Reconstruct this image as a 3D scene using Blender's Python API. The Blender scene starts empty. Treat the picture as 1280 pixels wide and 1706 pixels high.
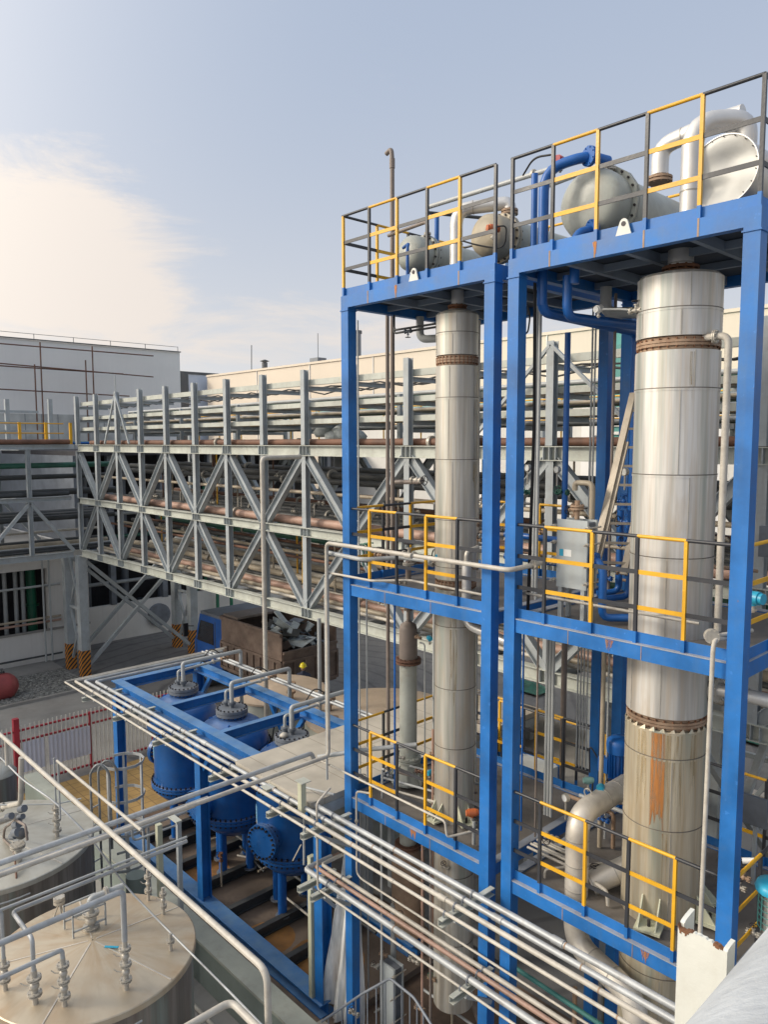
import bpy, math, random
from mathutils import Vector, Matrix
R = math.radians
random.seed(7)
scene = bpy.context.scene
COL = scene.collection

# ------------------------------------------------------------------ camera
H0 = 9.3
FPX = 1266.3
YAW, PITCH, ROLL = R(46.95), R(5.297), R(-0.1436)
_h = Vector((-math.sin(YAW), math.cos(YAW), 0)); _r = Vector((math.cos(YAW), math.sin(YAW), 0)); _u = Vector((0, 0, 1))
_F = _h*math.cos(PITCH) - _u*math.sin(PITCH); _U = _u*math.cos(PITCH) + _h*math.sin(PITCH)
_R2 = _r*math.cos(ROLL) + _U*math.sin(ROLL); _U2 = -_r*math.sin(ROLL) + _U*math.cos(ROLL)
cam_d = bpy.data.cameras.new('camera'); cam = bpy.data.objects.new('camera', cam_d); COL.objects.link(cam)
M3 = Matrix((_R2, _U2, -_F)).transposed()
cam.matrix_world = Matrix.Translation((0, 0, H0)) @ M3.to_4x4()
cam_d.sensor_fit = 'VERTICAL'; cam_d.sensor_height = 36; cam_d.lens = FPX/1706*36
cam_d.clip_start = 0.05; cam_d.clip_end = 2000
scene.camera = cam

# survey helper: a sight line through the photograph cut with a plane of the plant grid
def at(px, py, X=None, Y=None, Z=None):
    d = _R2*((px-640)/FPX) - _U2*((py-853)/FPX) + _F
    if X is not None: t = X/d.x
    elif Y is not None: t = Y/d.y
    else: t = (Z-H0)/d.z
    return Vector((d.x*t, d.y*t, H0+d.z*t))

# ------------------------------------------------------------------ sun, sky, exposure
SUN_EL, SUN_DIR = R(27), Vector((-0.62, -0.78, 0)).normalized()
sun_vec = Vector((SUN_DIR.x*math.cos(SUN_EL), SUN_DIR.y*math.cos(SUN_EL), math.sin(SUN_EL)))
sd = bpy.data.lights.new('sun', 'SUN'); sd.energy = 2.0; sd.angle = R(12); sd.color = (1.0, 0.9, 0.76)
so = bpy.data.objects.new('sun', sd); COL.objects.link(so)
so.rotation_euler = sun_vec.to_track_quat('Z', 'Y').to_euler(); so.location = (0, 0, 40)
world = bpy.data.worlds.new('World'); scene.world = world; world.use_nodes = True
wn, wl = world.node_tree.nodes, world.node_tree.links
wn.clear()
wo = wn.new('ShaderNodeOutputWorld'); bg = wn.new('ShaderNodeBackground'); sky = wn.new('ShaderNodeTexSky')
sky.sky_type = 'NISHITA'; sky.sun_disc = False; sky.sun_elevation = SUN_EL
sky.sun_rotation = math.atan2(SUN_DIR.x, SUN_DIR.y)
sky.air_density = 1.0; sky.dust_density = 3.0; sky.ozone_density = 1.5
tc = wn.new('ShaderNodeTexCoord')
def wmath(op, a, b=None, c=None):
    n = wn.new('ShaderNodeMath'); n.operation = op
    for i, v in enumerate((a, b, c)):
        if v is None: continue
        if isinstance(v, (int, float)): n.inputs[i].default_value = v
        else: wl.new(v, n.inputs[i])
    return n.outputs[0]
def wmix(f, a, b):
    n = wn.new('ShaderNodeMix'); n.data_type = 'RGBA'
    for k, v in ((0, f), (6, a), (7, b)):
        if isinstance(v, (int, float)): n.inputs[k].default_value = v
        elif isinstance(v, tuple): n.inputs[k].default_value = v
        else: wl.new(v, n.inputs[k])
    return n.outputs[2]
sep = wn.new('ShaderNodeSeparateXYZ'); wl.new(tc.outputs['Generated'], sep.inputs[0])
elev = wmath('MAXIMUM', sep.outputs[2], 0.0)
# thin veil: whitening towards the horizon
hz = wmath('POWER', wmath('SUBTRACT', 1.0, wmath('MINIMUM', elev, 1.0)), 4.2)
VEIL = (5.0, 5.95, 7.7, 1); HORI = (9.2, 8.9, 8.5, 1)
base = wmix(0.80, sky.outputs[0], VEIL)
base = wmix(wmath('MULTIPLY', hz, 0.95), base, HORI)
# clouds: stretched noise, denser low and to the left of the view
mp = wn.new('ShaderNodeMapping'); mp.inputs['Scale'].default_value = (1.6, 1.6, 7.0); wl.new(tc.outputs['Generated'], mp.inputs[0])
nz = wn.new('ShaderNodeTexNoise'); nz.inputs['Scale'].default_value = 3.0; nz.inputs['Detail'].default_value = 12; nz.inputs['Roughness'].default_value = 0.66
nz.inputs['Distortion'].default_value = 0.4
wl.new(mp.outputs[0], nz.inputs['Vector'])
cd = at(60, 400, Z=200) - Vector((0, 0, H0)); cd.normalize()
def blob(px, py, r0, r1, sq):
    c = (at(px, py, Z=200) - Vector((0, 0, H0))).normalized()
    vs = wn.new('ShaderNodeVectorMath'); vs.operation = 'SUBTRACT'; wl.new(tc.outputs['Generated'], vs.inputs[0]); vs.inputs[1].default_value = c
    vm = wn.new('ShaderNodeVectorMath'); vm.operation = 'MULTIPLY'; wl.new(vs.outputs[0], vm.inputs[0]); vm.inputs[1].default_value = (1, 1, sq)
    ln = wn.new('ShaderNodeVectorMath'); ln.operation = 'LENGTH'; wl.new(vm.outputs[0], ln.inputs[0])
    mr = wn.new('ShaderNodeMapRange'); mr.interpolation_type = 'SMOOTHSTEP'; wl.new(ln.outputs['Value'], mr.inputs[0])
    mr.inputs[1].default_value = r0; mr.inputs[2].default_value = r1; mr.inputs[3].default_value = 1; mr.inputs[4].default_value = 0
    return mr.outputs[0]
b1 = blob(10, 370, 0.04, 0.27, 1.7)
b2 = blob(80, 510, 0.05, 0.42, 3.2)
b3 = blob(700, 590, 0.10, 0.70, 6.0)
dens = wmath('ADD', wmath('ADD', wmath('MULTIPLY', b1, 0.46), wmath('MULTIPLY', b2, 0.34)), wmath('MULTIPLY', b3, 0.22))
cl = wmath('ADD', wmath('SUBTRACT', nz.outputs[0], 0.64), dens)
cm = wn.new('ShaderNodeMapRange'); cm.interpolation_type = 'SMOOTHSTEP'; wl.new(cl, cm.inputs[0])
cm.inputs[1].default_value = 0.0; cm.inputs[2].default_value = 0.33; cm.inputs[3].default_value = 0; cm.inputs[4].default_value = 0.90
skyc = wmix(cm.outputs[0], base, (9.0, 8.15, 7.45, 1))
# broad bright haze round the veiled sun, behind and left of the viewer
dp = wn.new('ShaderNodeVectorMath'); dp.operation = 'DOT_PRODUCT'; wl.new(tc.outputs['Generated'], dp.inputs[0]); dp.inputs[1].default_value = sun_vec
gl = wmath('MULTIPLY', wmath('POWER', wmath('MAXIMUM', dp.outputs['Value'], 0.0), 3.2), 1.35)
gm = wn.new('ShaderNodeMix'); gm.data_type = 'RGBA'; gm.blend_type = 'ADD'; wl.new(gl, gm.inputs[0]); wl.new(skyc, gm.inputs[6]); gm.inputs[7].default_value = (20, 17.4, 13.6, 1)
skyc = gm.outputs[2]
wl.new(skyc, bg.inputs[0]); bg.inputs[1].default_value = 0.085
wl.new(bg.outputs[0], wo.inputs[0])
scene.view_settings.view_transform = 'Standard'; scene.view_settings.look = 'None'
scene.view_settings.exposure = 0.18; scene.view_settings.gamma = 1.0
scene.render.engine = 'CYCLES'
scene.cycles.max_bounces = 6; scene.cycles.diffuse_bounces = 3; scene.cycles.glossy_bounces = 3; scene.cycles.transparent_max_bounces = 8
scene.cycles.use_denoising = True

# ------------------------------------------------------------------ materials
MATS = {}
def paint(name, col, rough=0.5, metal=0.0, var=0.12, dirt=0.25, dirtcol=(0.16, 0.13, 0.10), scale=3.0, streak=1.0, bump=0.15, spec=0.5, bscale=30.0, dust=None, chips=0.0):  # dust: pale sky light tint painted on up-facing sides
    """painted or bare surface: slow colour drift, blotchy grime, vertical streaking and fine bump"""
    if name in MATS: return MATS[name]
    m = bpy.data.materials.new(name); m.use_nodes = True; MATS[name] = m
    n, l = m.node_tree.nodes, m.node_tree.links
    b = n['Principled BSDF']
    t = n.new('ShaderNodeTexCoord')
    def noise(sc, sx=(1, 1, 1), det=5, rg=0.6):
        mpg = n.new('ShaderNodeMapping'); mpg.inputs['Scale'].default_value = sx; l.new(t.outputs['Object'], mpg.inputs[0])
        q = n.new('ShaderNodeTexNoise'); q.inputs['Scale'].default_value = sc; q.inputs['Detail'].default_value = det; q.inputs['Roughness'].default_value = rg
        l.new(mpg.outputs[0], q.inputs['Vector']); return q.outputs[0]
    def mr(v, a, c, lo, hi):
        q = n.new('ShaderNodeMapRange'); l.new(v, q.inputs[0]); q.inputs[1].default_value = a; q.inputs[2].default_value = c
        q.inputs[3].default_value = lo; q.inputs[4].default_value = hi; return q.outputs[0]
    def mix(f, a, c, typ='MIX'):
        q = n.new('ShaderNodeMix'); q.data_type = 'RGBA'; q.blend_type = typ
        for k, v in ((0, f), (6, a), (7, c)):
            if isinstance(v, (int, float)): q.inputs[k].default_value = v
            elif isinstance(v, tuple): q.inputs[k].default_value = (v + (1,))[:4]
            else: l.new(v, q.inputs[k])
        return q.outputs[2]
    n1 = noise(scale*0.6)
    lo = tuple(c*(1-var*1.6) for c in col); hi = tuple(min(1, c*(1+var)) for c in col)
    c = mix(mr(n1, 0.3, 0.7, 0, 1), lo, hi)
    if dirt > 0:
        n2 = noise(scale*2.2, det=8, rg=0.7)
        c = mix(mr(n2, 0.50, 0.75, 0, dirt), c, dirtcol)
    if streak > 0:
        n3 = noise(9.0, (1, 1, 0.06), det=4)
        c = mix(mr(n3, 0.52, 0.74, 0, 0.30*streak), c, dirtcol)
    if chips > 0:       # scuffs and rust spots with their own outlines
        c = mix(mr(noise(scale*1.3, det=12, rg=0.78), 0.655, 0.675, 0, chips), c, (0.22, 0.12, 0.07))
        c = mix(mr(noise(scale*4.1, det=6, rg=0.7), 0.63, 0.68, 0, chips*0.5), c, tuple(min(1, x*1.6+.06) for x in col))
    if dust:            # pale sky light painted into the colour of whatever faces up
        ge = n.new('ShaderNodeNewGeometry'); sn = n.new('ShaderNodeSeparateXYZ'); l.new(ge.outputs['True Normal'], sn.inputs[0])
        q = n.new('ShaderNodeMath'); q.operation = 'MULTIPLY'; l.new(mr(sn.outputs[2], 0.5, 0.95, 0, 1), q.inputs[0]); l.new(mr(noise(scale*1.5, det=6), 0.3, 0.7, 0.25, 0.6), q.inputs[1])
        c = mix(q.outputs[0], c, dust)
    l.new(c, b.inputs['Base Color'])
    b.inputs['Metallic'].default_value = metal
    l.new(mr(n1, 0.3, 0.7, max(0.05, rough-0.08), min(1, rough+0.12)), b.inputs['Roughness'])
    b.inputs['Specular IOR Level'].default_value = spec
    if bump > 0:
        bp = n.new('ShaderNodeBump'); bp.inputs['Strength'].default_value = bump; bp.inputs['Distance'].default_value = 0.01
        l.new(noise(bscale, det=4), bp.inputs['Height']); l.new(bp.outputs[0], b.inputs['Normal'])
    return m

M = {}
def mk(key, *a, **k): M[key] = paint(key, *a, **k)
mk('blue_paint', (0.012, 0.145, 0.45), 0.45, var=0.20, dirt=0.22, dirtcol=(0.10, 0.17, 0.25), streak=0.7, bump=0.08, dust=(0.22, 0.33, 0.42), chips=0.6)  # dust = painted sky light on up-facing sides
mk('blue_pipe_paint', (0.010, 0.110, 0.40), 0.35, var=0.15, dirt=0.14, dirtcol=(0.06, 0.10, 0.16), streak=0.3, bump=0.05)
mk('vessel_blue', (0.014, 0.110, 0.36), 0.30, dust=(0.24, 0.32, 0.48), var=0.18, dirt=0.2, dirtcol=(0.10, 0.13, 0.20), streak=0.4, bump=0.06)  # dust = painted sky light on up-facing sides
mk('rack_grey', (0.37, 0.405, 0.42), 0.5, var=0.12, dirt=0.3, dirtcol=(0.24, 0.19, 0.14), streak=0.8, chips=0.5)
mk('rack_pale', (0.48, 0.50, 0.45), 0.55, var=0.12, dirt=0.35, dirtcol=(0.24, 0.19, 0.12), streak=0.4, chips=0.5)
mk('pipe_cream', (0.50, 0.47, 0.41), 0.45, var=0.14, dirt=0.5, dirtcol=(0.30, 0.24, 0.18), streak=0.4, scale=6, chips=0.5)
mk('pipe_grey', (0.40, 0.42, 0.42), 0.40, var=0.10, dirt=0.3, dirtcol=(0.22, 0.19, 0.16), streak=0.4)
mk('pipe_galv', (0.44, 0.46, 0.47), 0.45, metal=0.2, var=0.18, dirt=0.5, dirtcol=(0.25, 0.21, 0.17), streak=0.4)
mk('pipe_rose', (0.42, 0.27, 0.21), 0.5, var=0.2, dirt=0.4, dirtcol=(0.20, 0.11, 0.07), streak=0.3)
mk('pipe_tan', (0.42, 0.36, 0.27), 0.5, var=0.18, dirt=0.4, dirtcol=(0.16, 0.11, 0.07), streak=0.3)
mk('pipe_dark', (0.055, 0.060, 0.062), 0.5, var=0.25, dirt=0.3, dirtcol=(0.12, 0.10, 0.08), streak=0.2)
mk('pipe_green', (0.03, 0.13, 0.09), 0.5, var=0.25, dirt=0.3, dirtcol=(0.08, 0.09, 0.07), streak=0.2)
mk('pipe_rust', (0.17, 0.085, 0.055), 0.7, var=0.3, dirt=0.5, dirtcol=(0.07, 0.035, 0.02), streak=0.3)
mk('rust', (0.22, 0.10, 0.05), 0.8, var=0.35, dirt=0.6, dirtcol=(0.08, 0.035, 0.02), streak=0.2, bump=0.5)
mk('rust_pale', (0.36, 0.25, 0.17), 0.7, var=0.3, dirt=0.6, dirtcol=(0.17, 0.07, 0.03), streak=0.5, bump=0.4)
mk('brown_pipe', (0.23, 0.19, 0.165), 0.55, var=0.18, dirt=0.35, dirtcol=(0.10, 0.07, 0.05), streak=0.6)
mk('rail_black', (0.035, 0.038, 0.046), 0.4, chips=0.4, var=0.2, dirt=0.2, dirtcol=(0.08, 0.07, 0.06), streak=0.2)
mk('rail_yellow', (0.74, 0.40, 0.02), 0.42, chips=0.7, var=0.12, dirt=0.22, dirtcol=(0.32, 0.17, 0.04), streak=0.4)
mk('deck_steel', (0.17, 0.155, 0.14), 0.65, var=0.2, dirt=0.5, dirtcol=(0.09, 0.07, 0.05), streak=0)
mk('valve_steel', (0.52, 0.49, 0.43), 0.42, metal=0.3, var=0.2, dirt=0.5, dirtcol=(0.16, 0.12, 0.09), streak=0.3)
mk('cast_grey', (0.17, 0.19, 0.22), 0.45, var=0.2, dirt=0.3, dirtcol=(0.09, 0.08, 0.07), streak=0.2)
mk('bolt_dark', (0.045, 0.04, 0.045), 0.5, metal=0.5, var=0.3, dirt=0.4, streak=0)
mk('condenser_grey', (0.40, 0.42, 0.38), 0.42, var=0.12, dirt=0.35, dirtcol=(0.25, 0.20, 0.14), streak=0.8)
mk('drum_foil', (0.60, 0.60, 0.57), 0.55, metal=0.2, var=0.06, dirt=0.2, dirtcol=(0.45, 0.42, 0.36), streak=0.5, bump=0.2, bscale=9)
mk('steel_foil', (0.66, 0.65, 0.63), 0.40, metal=0.5, var=0.07, dirt=0.15, dirtcol=(0.45, 0.40, 0.33), streak=0.5, bump=0.25, bscale=9)
mk('aluminium', (0.66, 0.62, 0.55), 0.42, metal=0.4, var=0.12, dirt=0.3, dirtcol=(0.25, 0.20, 0.16), streak=0.4)
mk('white_paint', (0.66, 0.67, 0.62), 0.45, var=0.06, dirt=0.2, dirtcol=(0.42, 0.36, 0.26), streak=0.6, scale=4)
mk('duct_white', (0.55, 0.58, 0.60), 0.6, var=0.14, dirt=0.6, dirtcol=(0.34, 0.36, 0.38), streak=0, scale=4, bump=0.5)
mk('exchanger_grey', (0.42, 0.46, 0.47), 0.4, var=0.06, dirt=0.15, dirtcol=(0.30, 0.25, 0.20), streak=0.6)
mk('concrete', (0.30, 0.29, 0.27), 0.85, var=0.16, dirt=0.4, dirtcol=(0.16, 0.14, 0.12), scale=0.8, streak=0, bump=0.4)
mk('wall_green', (0.20, 0.24, 0.22), 0.6, var=0.10, dirt=0.3, dirtcol=(0.13, 0.14, 0.12), streak=0.4)
mk('wall_top', (0.36, 0.38, 0.33), 0.6, var=0.10, dirt=0.35, dirtcol=(0.2, 0.19, 0.16), streak=0)
mk('slab', (0.44, 0.40, 0.34), 0.75, var=0.10, dirt=0.35, dirtcol=(0.27, 0.23, 0.18), streak=0, scale=2.0, bump=0.3)
mk('slab_tank', (0.46, 0.37, 0.28), 0.7, var=0.12, dirt=0.35, dirtcol=(0.28, 0.2, 0.14), streak=0, scale=2.0)
mk('pit_brown', (0.15, 0.10, 0.07), 0.75, var=0.4, dirt=0.6, dirtcol=(0.05, 0.045, 0.04), streak=0, scale=1.5)
mk('facade_grey', (0.80, 0.79, 0.77), 0.8, var=0.04, dirt=0.10, dirtcol=(0.50, 0.49, 0.48), streak=0.25, scale=0.25)
mk('facade_blue', (0.58, 0.65, 0.76), 0.8, var=0.04, dirt=0.06, streak=0.2, scale=0.25)
mk('facade_cream', (0.66, 0.58, 0.48), 0.8, var=0.05, dirt=0.12, dirtcol=(0.5, 0.42, 0.32), streak=0.25, scale=0.25)
mk('facade_white', (0.68, 0.665, 0.63), 0.8, var=0.05, dirt=0.15, dirtcol=(0.36, 0.32, 0.28), streak=0.5, scale=0.5)
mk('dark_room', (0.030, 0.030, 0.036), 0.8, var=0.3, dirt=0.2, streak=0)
mk('trim_dark', (0.10, 0.11, 0.12), 0.6)
mk('teal', (0.07, 0.26, 0.24), 0.5, var=0.1, dirt=0.1, streak=0.2)
mk('teal_pale', (0.22, 0.40, 0.37), 0.6, var=0.1, dirt=0.1, streak=0.2)
mk('cyan', (0.03, 0.36, 0.55), 0.35, var=0.1, dirt=0.1, streak=0)
mk('red_paint', (0.36, 0.025, 0.045), 0.45, var=0.15, dirt=0.2, streak=0.3)
mk('red_tank', (0.34, 0.07, 0.07), 0.45, var=0.2, dirt=0.3, dirtcol=(0.2, 0.07, 0.05), streak=0.3)
mk('orange', (0.60, 0.16, 0.05), 0.4, var=0.1, dirt=0.2, streak=0)
mk('picket_white', (0.62, 0.62, 0.58), 0.5, var=0.08, dirt=0.3, streak=0.4)
mk('board_white', (0.56, 0.58, 0.68), 0.6, var=0.05, dirt=0.08, dirtcol=(0.4, 0.4, 0.45), streak=0.2)
mk('plant_green', (0.02, 0.18, 0.10), 0.5)
mk('rubber', (0.018, 0.018, 0.02), 0.6, var=0.2, dirt=0.1, streak=0)
mk('truck_blue', (0.02, 0.10, 0.36), 0.35, var=0.15, dirt=0.3, dirtcol=(0.15, 0.13, 0.11), streak=0.4)
mk('truck_bed', (0.17, 0.125, 0.10), 0.75, var=0.35, dirt=0.6, dirtcol=(0.08, 0.04, 0.03), streak=0.6, scale=2)
mk('glass_dark', (0.03, 0.035, 0.045), 0.08, var=0.1, dirt=0.0, streak=0, bump=0, spec=0.8)
mk('scrap_pale', (0.50, 0.55, 0.55), 0.5, var=0.2, dirt=0.4, streak=0)
mk('helmet', (0.75, 0.62, 0.02), 0.3, var=0.03, dirt=0, streak=0, bump=0)
mk('skin', (0.36, 0.22, 0.15), 0.55, var=0.06, dirt=0, streak=0, bump=0)
mk('workwear', (0.03, 0.04, 0.075), 0.8, var=0.2, dirt=0.1, streak=0)
mk('gauge_white', (0.75, 0.76, 0.74), 0.3, var=0.03, dirt=0.05, streak=0, bump=0)
mk('lamp_blue_sticker', (0.25, 0.50, 0.68), 0.4, var=0.03, dirt=0.05, streak=0, bump=0)
mk('tarp_green', (0.03, 0.14, 0.10), 0.7, var=0.3, dirt=0.2, streak=0)
mk('post_cream', (0.55, 0.56, 0.42), 0.5, var=0.08, dirt=0.2, streak=0.5)

def node_mat(name):
    m = bpy.data.materials.new(name); m.use_nodes = True
    return m, m.node_tree.nodes, m.node_tree.links, m.node_tree.nodes['Principled BSDF']

def cladding(name, tint, stain, amount, seed):
    """weathered stainless cladding: vertical runs of stain, brushed roughness, soft oil-canning"""
    m, n, l, b = node_mat(name)
    t = n.new('ShaderNodeTexCoord')
    def noise(sc, sx, det=4, rg=0.6, off=0.0):
        mpg = n.new('ShaderNodeMapping'); mpg.inputs['Scale'].default_value = sx; mpg.inputs['Location'].default_value = (seed+off, seed*2+off, off)
        l.new(t.outputs['Object'], mpg.inputs[0])
        q = n.new('ShaderNodeTexNoise'); q.inputs['Scale'].default_value = sc; q.inputs['Detail'].default_value = det; q.inputs['Roughness'].default_value = rg
        l.new(mpg.outputs[0], q.inputs['Vector']); return q.outputs[0]
    def mr(v, a, c, lo, hi):
        q = n.new('ShaderNodeMapRange'); l.new(v, q.inputs[0]); q.inputs[1].default_value = a; q.inputs[2].default_value = c
        q.inputs[3].default_value = lo; q.inputs[4].default_value = hi; return q.outputs[0]
    def mix(f, a, c):
        q = n.new('ShaderNodeMix'); q.data_type = 'RGBA'
        for k, v in ((0, f), (6, a), (7, c)):
            if isinstance(v, (int, float)): q.inputs[k].default_value = v
            elif isinstance(v, tuple): q.inputs[k].default_value = (v + (1,))[:4]
            else: l.new(v, q.inputs[k])
        return q.outputs[2]
    s1 = noise(7.0, (1, 1, 0.05)); s2 = noise(22.0, (1, 1, 0.03)); s3 = noise(3.0, (1, 1, 0.25), off=5)
    s4 = noise(4.0, (1, 1, 0.04), off=11)
    c = mix(mr(s1, 0.38, 0.62, 0, 1), tuple(x*0.66 for x in tint), tint)
    c = mix(mr(s2, 0.46, 0.68, 0, 0.50*amount), c, stain)
    c = mix(mr(s4, 0.52, 0.64, 0, 0.65*amount), c, (0.27, 0.33, 0.30))
    c = mix(mr(s3, 0.54, 0.68, 0, 0.55*amount), c, stain)
    l.new(c, b.inputs['Base Color'])
    b.inputs['Metallic'].default_value = 0.42
    l.new(mr(s1, 0.3, 0.7, 0.40, 0.55), b.inputs['Roughness'])
    bp = n.new('ShaderNodeBump'); bp.inputs['Strength'].default_value = 0.22; bp.inputs['Distance'].default_value = 0.03
    l.new(noise(2.2, (1, 1, 0.35), det=2), bp.inputs['Height']); l.new(bp.outputs[0], b.inputs['Normal'])
    return m
M['clad_large'] = cladding('clad_large', (0.72, 0.70, 0.66), (0.52, 0.42, 0.30), 0.9, 3.1)
M['clad_small'] = cladding('clad_small', (0.68, 0.65, 0.58), (0.46, 0.36, 0.24), 0.9, 8.3)
M['clad_lower'] = cladding('clad_lower', (0.66, 0.59, 0.45), (0.42, 0.30, 0.16), 1.0, 5.3)

def tank_roof_mat(name, col, stain):
    m, n, l, b = node_mat(name)
    t = n.new('ShaderNodeTexCoord'); sp = n.new('ShaderNodeSeparateXYZ'); l.new(t.outputs['Object'], sp.inputs[0])
    an = n.new('ShaderNodeMath'); an.operation = 'ARCTAN2'; l.new(sp.outputs[1], an.inputs[0]); l.new(sp.outputs[0], an.inputs[1])
    ln = n.new('ShaderNodeVectorMath'); ln.operation = 'LENGTH'; l.new(t.outputs['Object'], ln.inputs[0])
    cb = n.new('ShaderNodeCombineXYZ'); l.new(an.outputs[0], cb.inputs[0]); l.new(ln.outputs['Value'], cb.inputs[1])
    def noise(vec, sc, sx, det=4):
        mpg = n.new('ShaderNodeMapping'); mpg.inputs['Scale'].default_value = sx; l.new(vec, mpg.inputs[0])
        q = n.new('ShaderNodeTexNoise'); q.inputs['Scale'].default_value = sc; q.inputs['Detail'].default_value = det; l.new(mpg.outputs[0], q.inputs['Vector']); return q.outputs[0]
    def ramp(v, a, c, lo, hi):
        q = n.new('ShaderNodeMapRange'); l.new(v, q.inputs[0]); q.inputs[1].default_value = a; q.inputs[2].default_value = c; q.inputs[3].default_value = lo; q.inputs[4].default_value = hi; return q.outputs[0]
    def mix(f, a, c):
        q = n.new('ShaderNodeMix'); q.data_type = 'RGBA'; l.new(f, q.inputs[0])
        for k, v in ((6, a), (7, c)):
            if isinstance(v, tuple): q.inputs[k].default_value = v + (1,)
            else: l.new(v, q.inputs[k])
        return q.outputs[2]
    c = mix(ramp(noise(cb.outputs[0], 4.0, (1, 0.35, 1)), 0.42, 0.68, 0, 0.7), col, stain)
    c = mix(ramp(noise(cb.outputs[0], 14.0, (1, 0.3, 1)), 0.5, 0.75, 0, 0.25), c, (0.25, 0.19, 0.13))
    c = mix(ramp(noise(t.outputs['Object'], 4.5, (1, 1, 1), 9), 0.5, 0.7, 0, 0.45), c, stain)
    c = mix(ramp(noise(t.outputs['Object'], 1.3, (1, 1, 1)), 0.4, 0.65, 0, 0.6), c, tuple(x*0.9 for x in col))
    l.new(c, b.inputs['Base Color']); b.inputs['Metallic'].default_value = 0.35; b.inputs['Roughness'].default_value = 0.42
    bp = n.new('ShaderNodeBump'); bp.inputs['Strength'].default_value = 0.3; bp.inputs['Distance'].default_value = 0.02
    l.new(noise(t.outputs['Object'], 2.0, (1, 1, 1), 2), bp.inputs['Height']); l.new(bp.outputs[0], b.inputs['Normal'])
    return m
M['roof_stained'] = tank_roof_mat('roof_stained', (0.54, 0.47, 0.36), (0.42, 0.29, 0.17))
M['roof_clean'] = tank_roof_mat('roof_clean', (0.52, 0.51, 0.45), (0.36, 0.33, 0.26))

def stripe_mat():
    m, n, l, b = node_mat('hazard_stripes')
    t = n.new('ShaderNodeTexCoord'); sp = n.new('ShaderNodeSeparateXYZ'); l.new(t.outputs['Object'], sp.inputs[0])
    a = n.new('ShaderNodeMath'); a.operation = 'ADD'; l.new(sp.outputs[0], a.inputs[0]); l.new(sp.outputs[1], a.inputs[1])
    s = n.new('ShaderNodeMath'); s.operation = 'SUBTRACT'; l.new(sp.outputs[2], s.inputs[0]); l.new(a.outputs[0], s.inputs[1])
    f = n.new('ShaderNodeMath'); f.operation = 'MULTIPLY'; l.new(s.outputs[0], f.inputs[0]); f.inputs[1].default_value = 5.2
    g = n.new('ShaderNodeMath'); g.operation = 'FRACT'; l.new(f.outputs[0], g.inputs[0])
    h = n.new('ShaderNodeMath'); h.operation = 'GREATER_THAN'; l.new(g.outputs[0], h.inputs[0]); h.inputs[1].default_value = 0.5
    q = n.new('ShaderNodeMix'); q.data_type = 'RGBA'; l.new(h.outputs[0], q.inputs[0]); q.inputs[6].default_value = (0.62, 0.24, 0.03, 1); q.inputs[7].default_value = (0.03, 0.03, 0.03, 1)
    l.new(q.outputs[2], b.inputs['Base Color']); b.inputs['Roughness'].default_value = 0.6
    return m
M['hazard'] = stripe_mat()

def grid_mat(name, col, line, sx, sy, w, rough=0.8):
    """slab or paving with joint lines"""
    m, n, l, b = node_mat(name)
    t = n.new('ShaderNodeTexCoord'); sp = n.new('ShaderNodeSeparateXYZ'); l.new(t.outputs['Object'], sp.inputs[0])
    outs = []
    for k, s in ((0, sx), (1, sy)):
        f = n.new('ShaderNodeMath'); f.operation = 'MULTIPLY'; l.new(sp.outputs[k], f.inputs[0]); f.inputs[1].default_value = 1/s
        g = n.new('ShaderNodeMath'); g.operation = 'FRACT'; l.new(f.outputs[0], g.inputs[0])
        h = n.new('ShaderNodeMath'); h.operation = 'LESS_THAN'; l.new(g.outputs[0], h.inputs[0]); h.inputs[1].default_value = w/s
        outs.append(h.outputs[0])
    mx = n.new('ShaderNodeMath'); mx.operation = 'MAXIMUM'; l.new(outs[0], mx.inputs[0]); l.new(outs[1], mx.inputs[1])
    nz_ = n.new('ShaderNodeTexNoise'); nz_.inputs['Scale'].default_value = 1.6; nz_.inputs['Detail'].default_value = 8; l.new(t.outputs['Object'], nz_.inputs['Vector'])
    mrn = n.new('ShaderNodeMapRange'); l.new(nz_.outputs[0], mrn.inputs[0]); mrn.inputs[1].default_value = 0.35; mrn.inputs[2].default_value = 0.7
    q0 = n.new('ShaderNodeMix'); q0.data_type = 'RGBA'; l.new(mrn.outputs[0], q0.inputs[0]); q0.inputs[6].default_value = tuple(c*1.08 for c in col)+(1,); q0.inputs[7].default_value = tuple(c*0.72 for c in col)+(1,)
    q = n.new('ShaderNodeMix'); q.data_type = 'RGBA'; l.new(mx.outputs[0], q.inputs[0]); l.new(q0.outputs[2], q.inputs[6]); q.inputs[7].default_value = line+(1,)
    l.new(q.outputs[2], b.inputs['Base Color']); b.inputs['Roughness'].default_value = rough
    bp = n.new('ShaderNodeBump'); bp.inputs['Strength'].default_value = 0.3; bp.inputs['Distance'].default_value = 0.01; l.new(nz_.outputs[0], bp.inputs['Height']); l.new(bp.outputs[0], b.inputs['Normal'])
    return m
M['slab_grid'] = grid_mat('slab_grid', (0.47, 0.43, 0.36), (0.28, 0.25, 0.20), 1.25, 0.62, 0.018)
M['paver_yellow'] = grid_mat('paver_yellow', (0.42, 0.27, 0.10), (0.25, 0.16, 0.07), 0.30, 0.30, 0.03)
M['wall_panels'] = grid_mat('wall_panels', (0.50, 0.51, 0.49), (0.22, 0.23, 0.24), 50.0, 0.9, 0.05)

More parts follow.
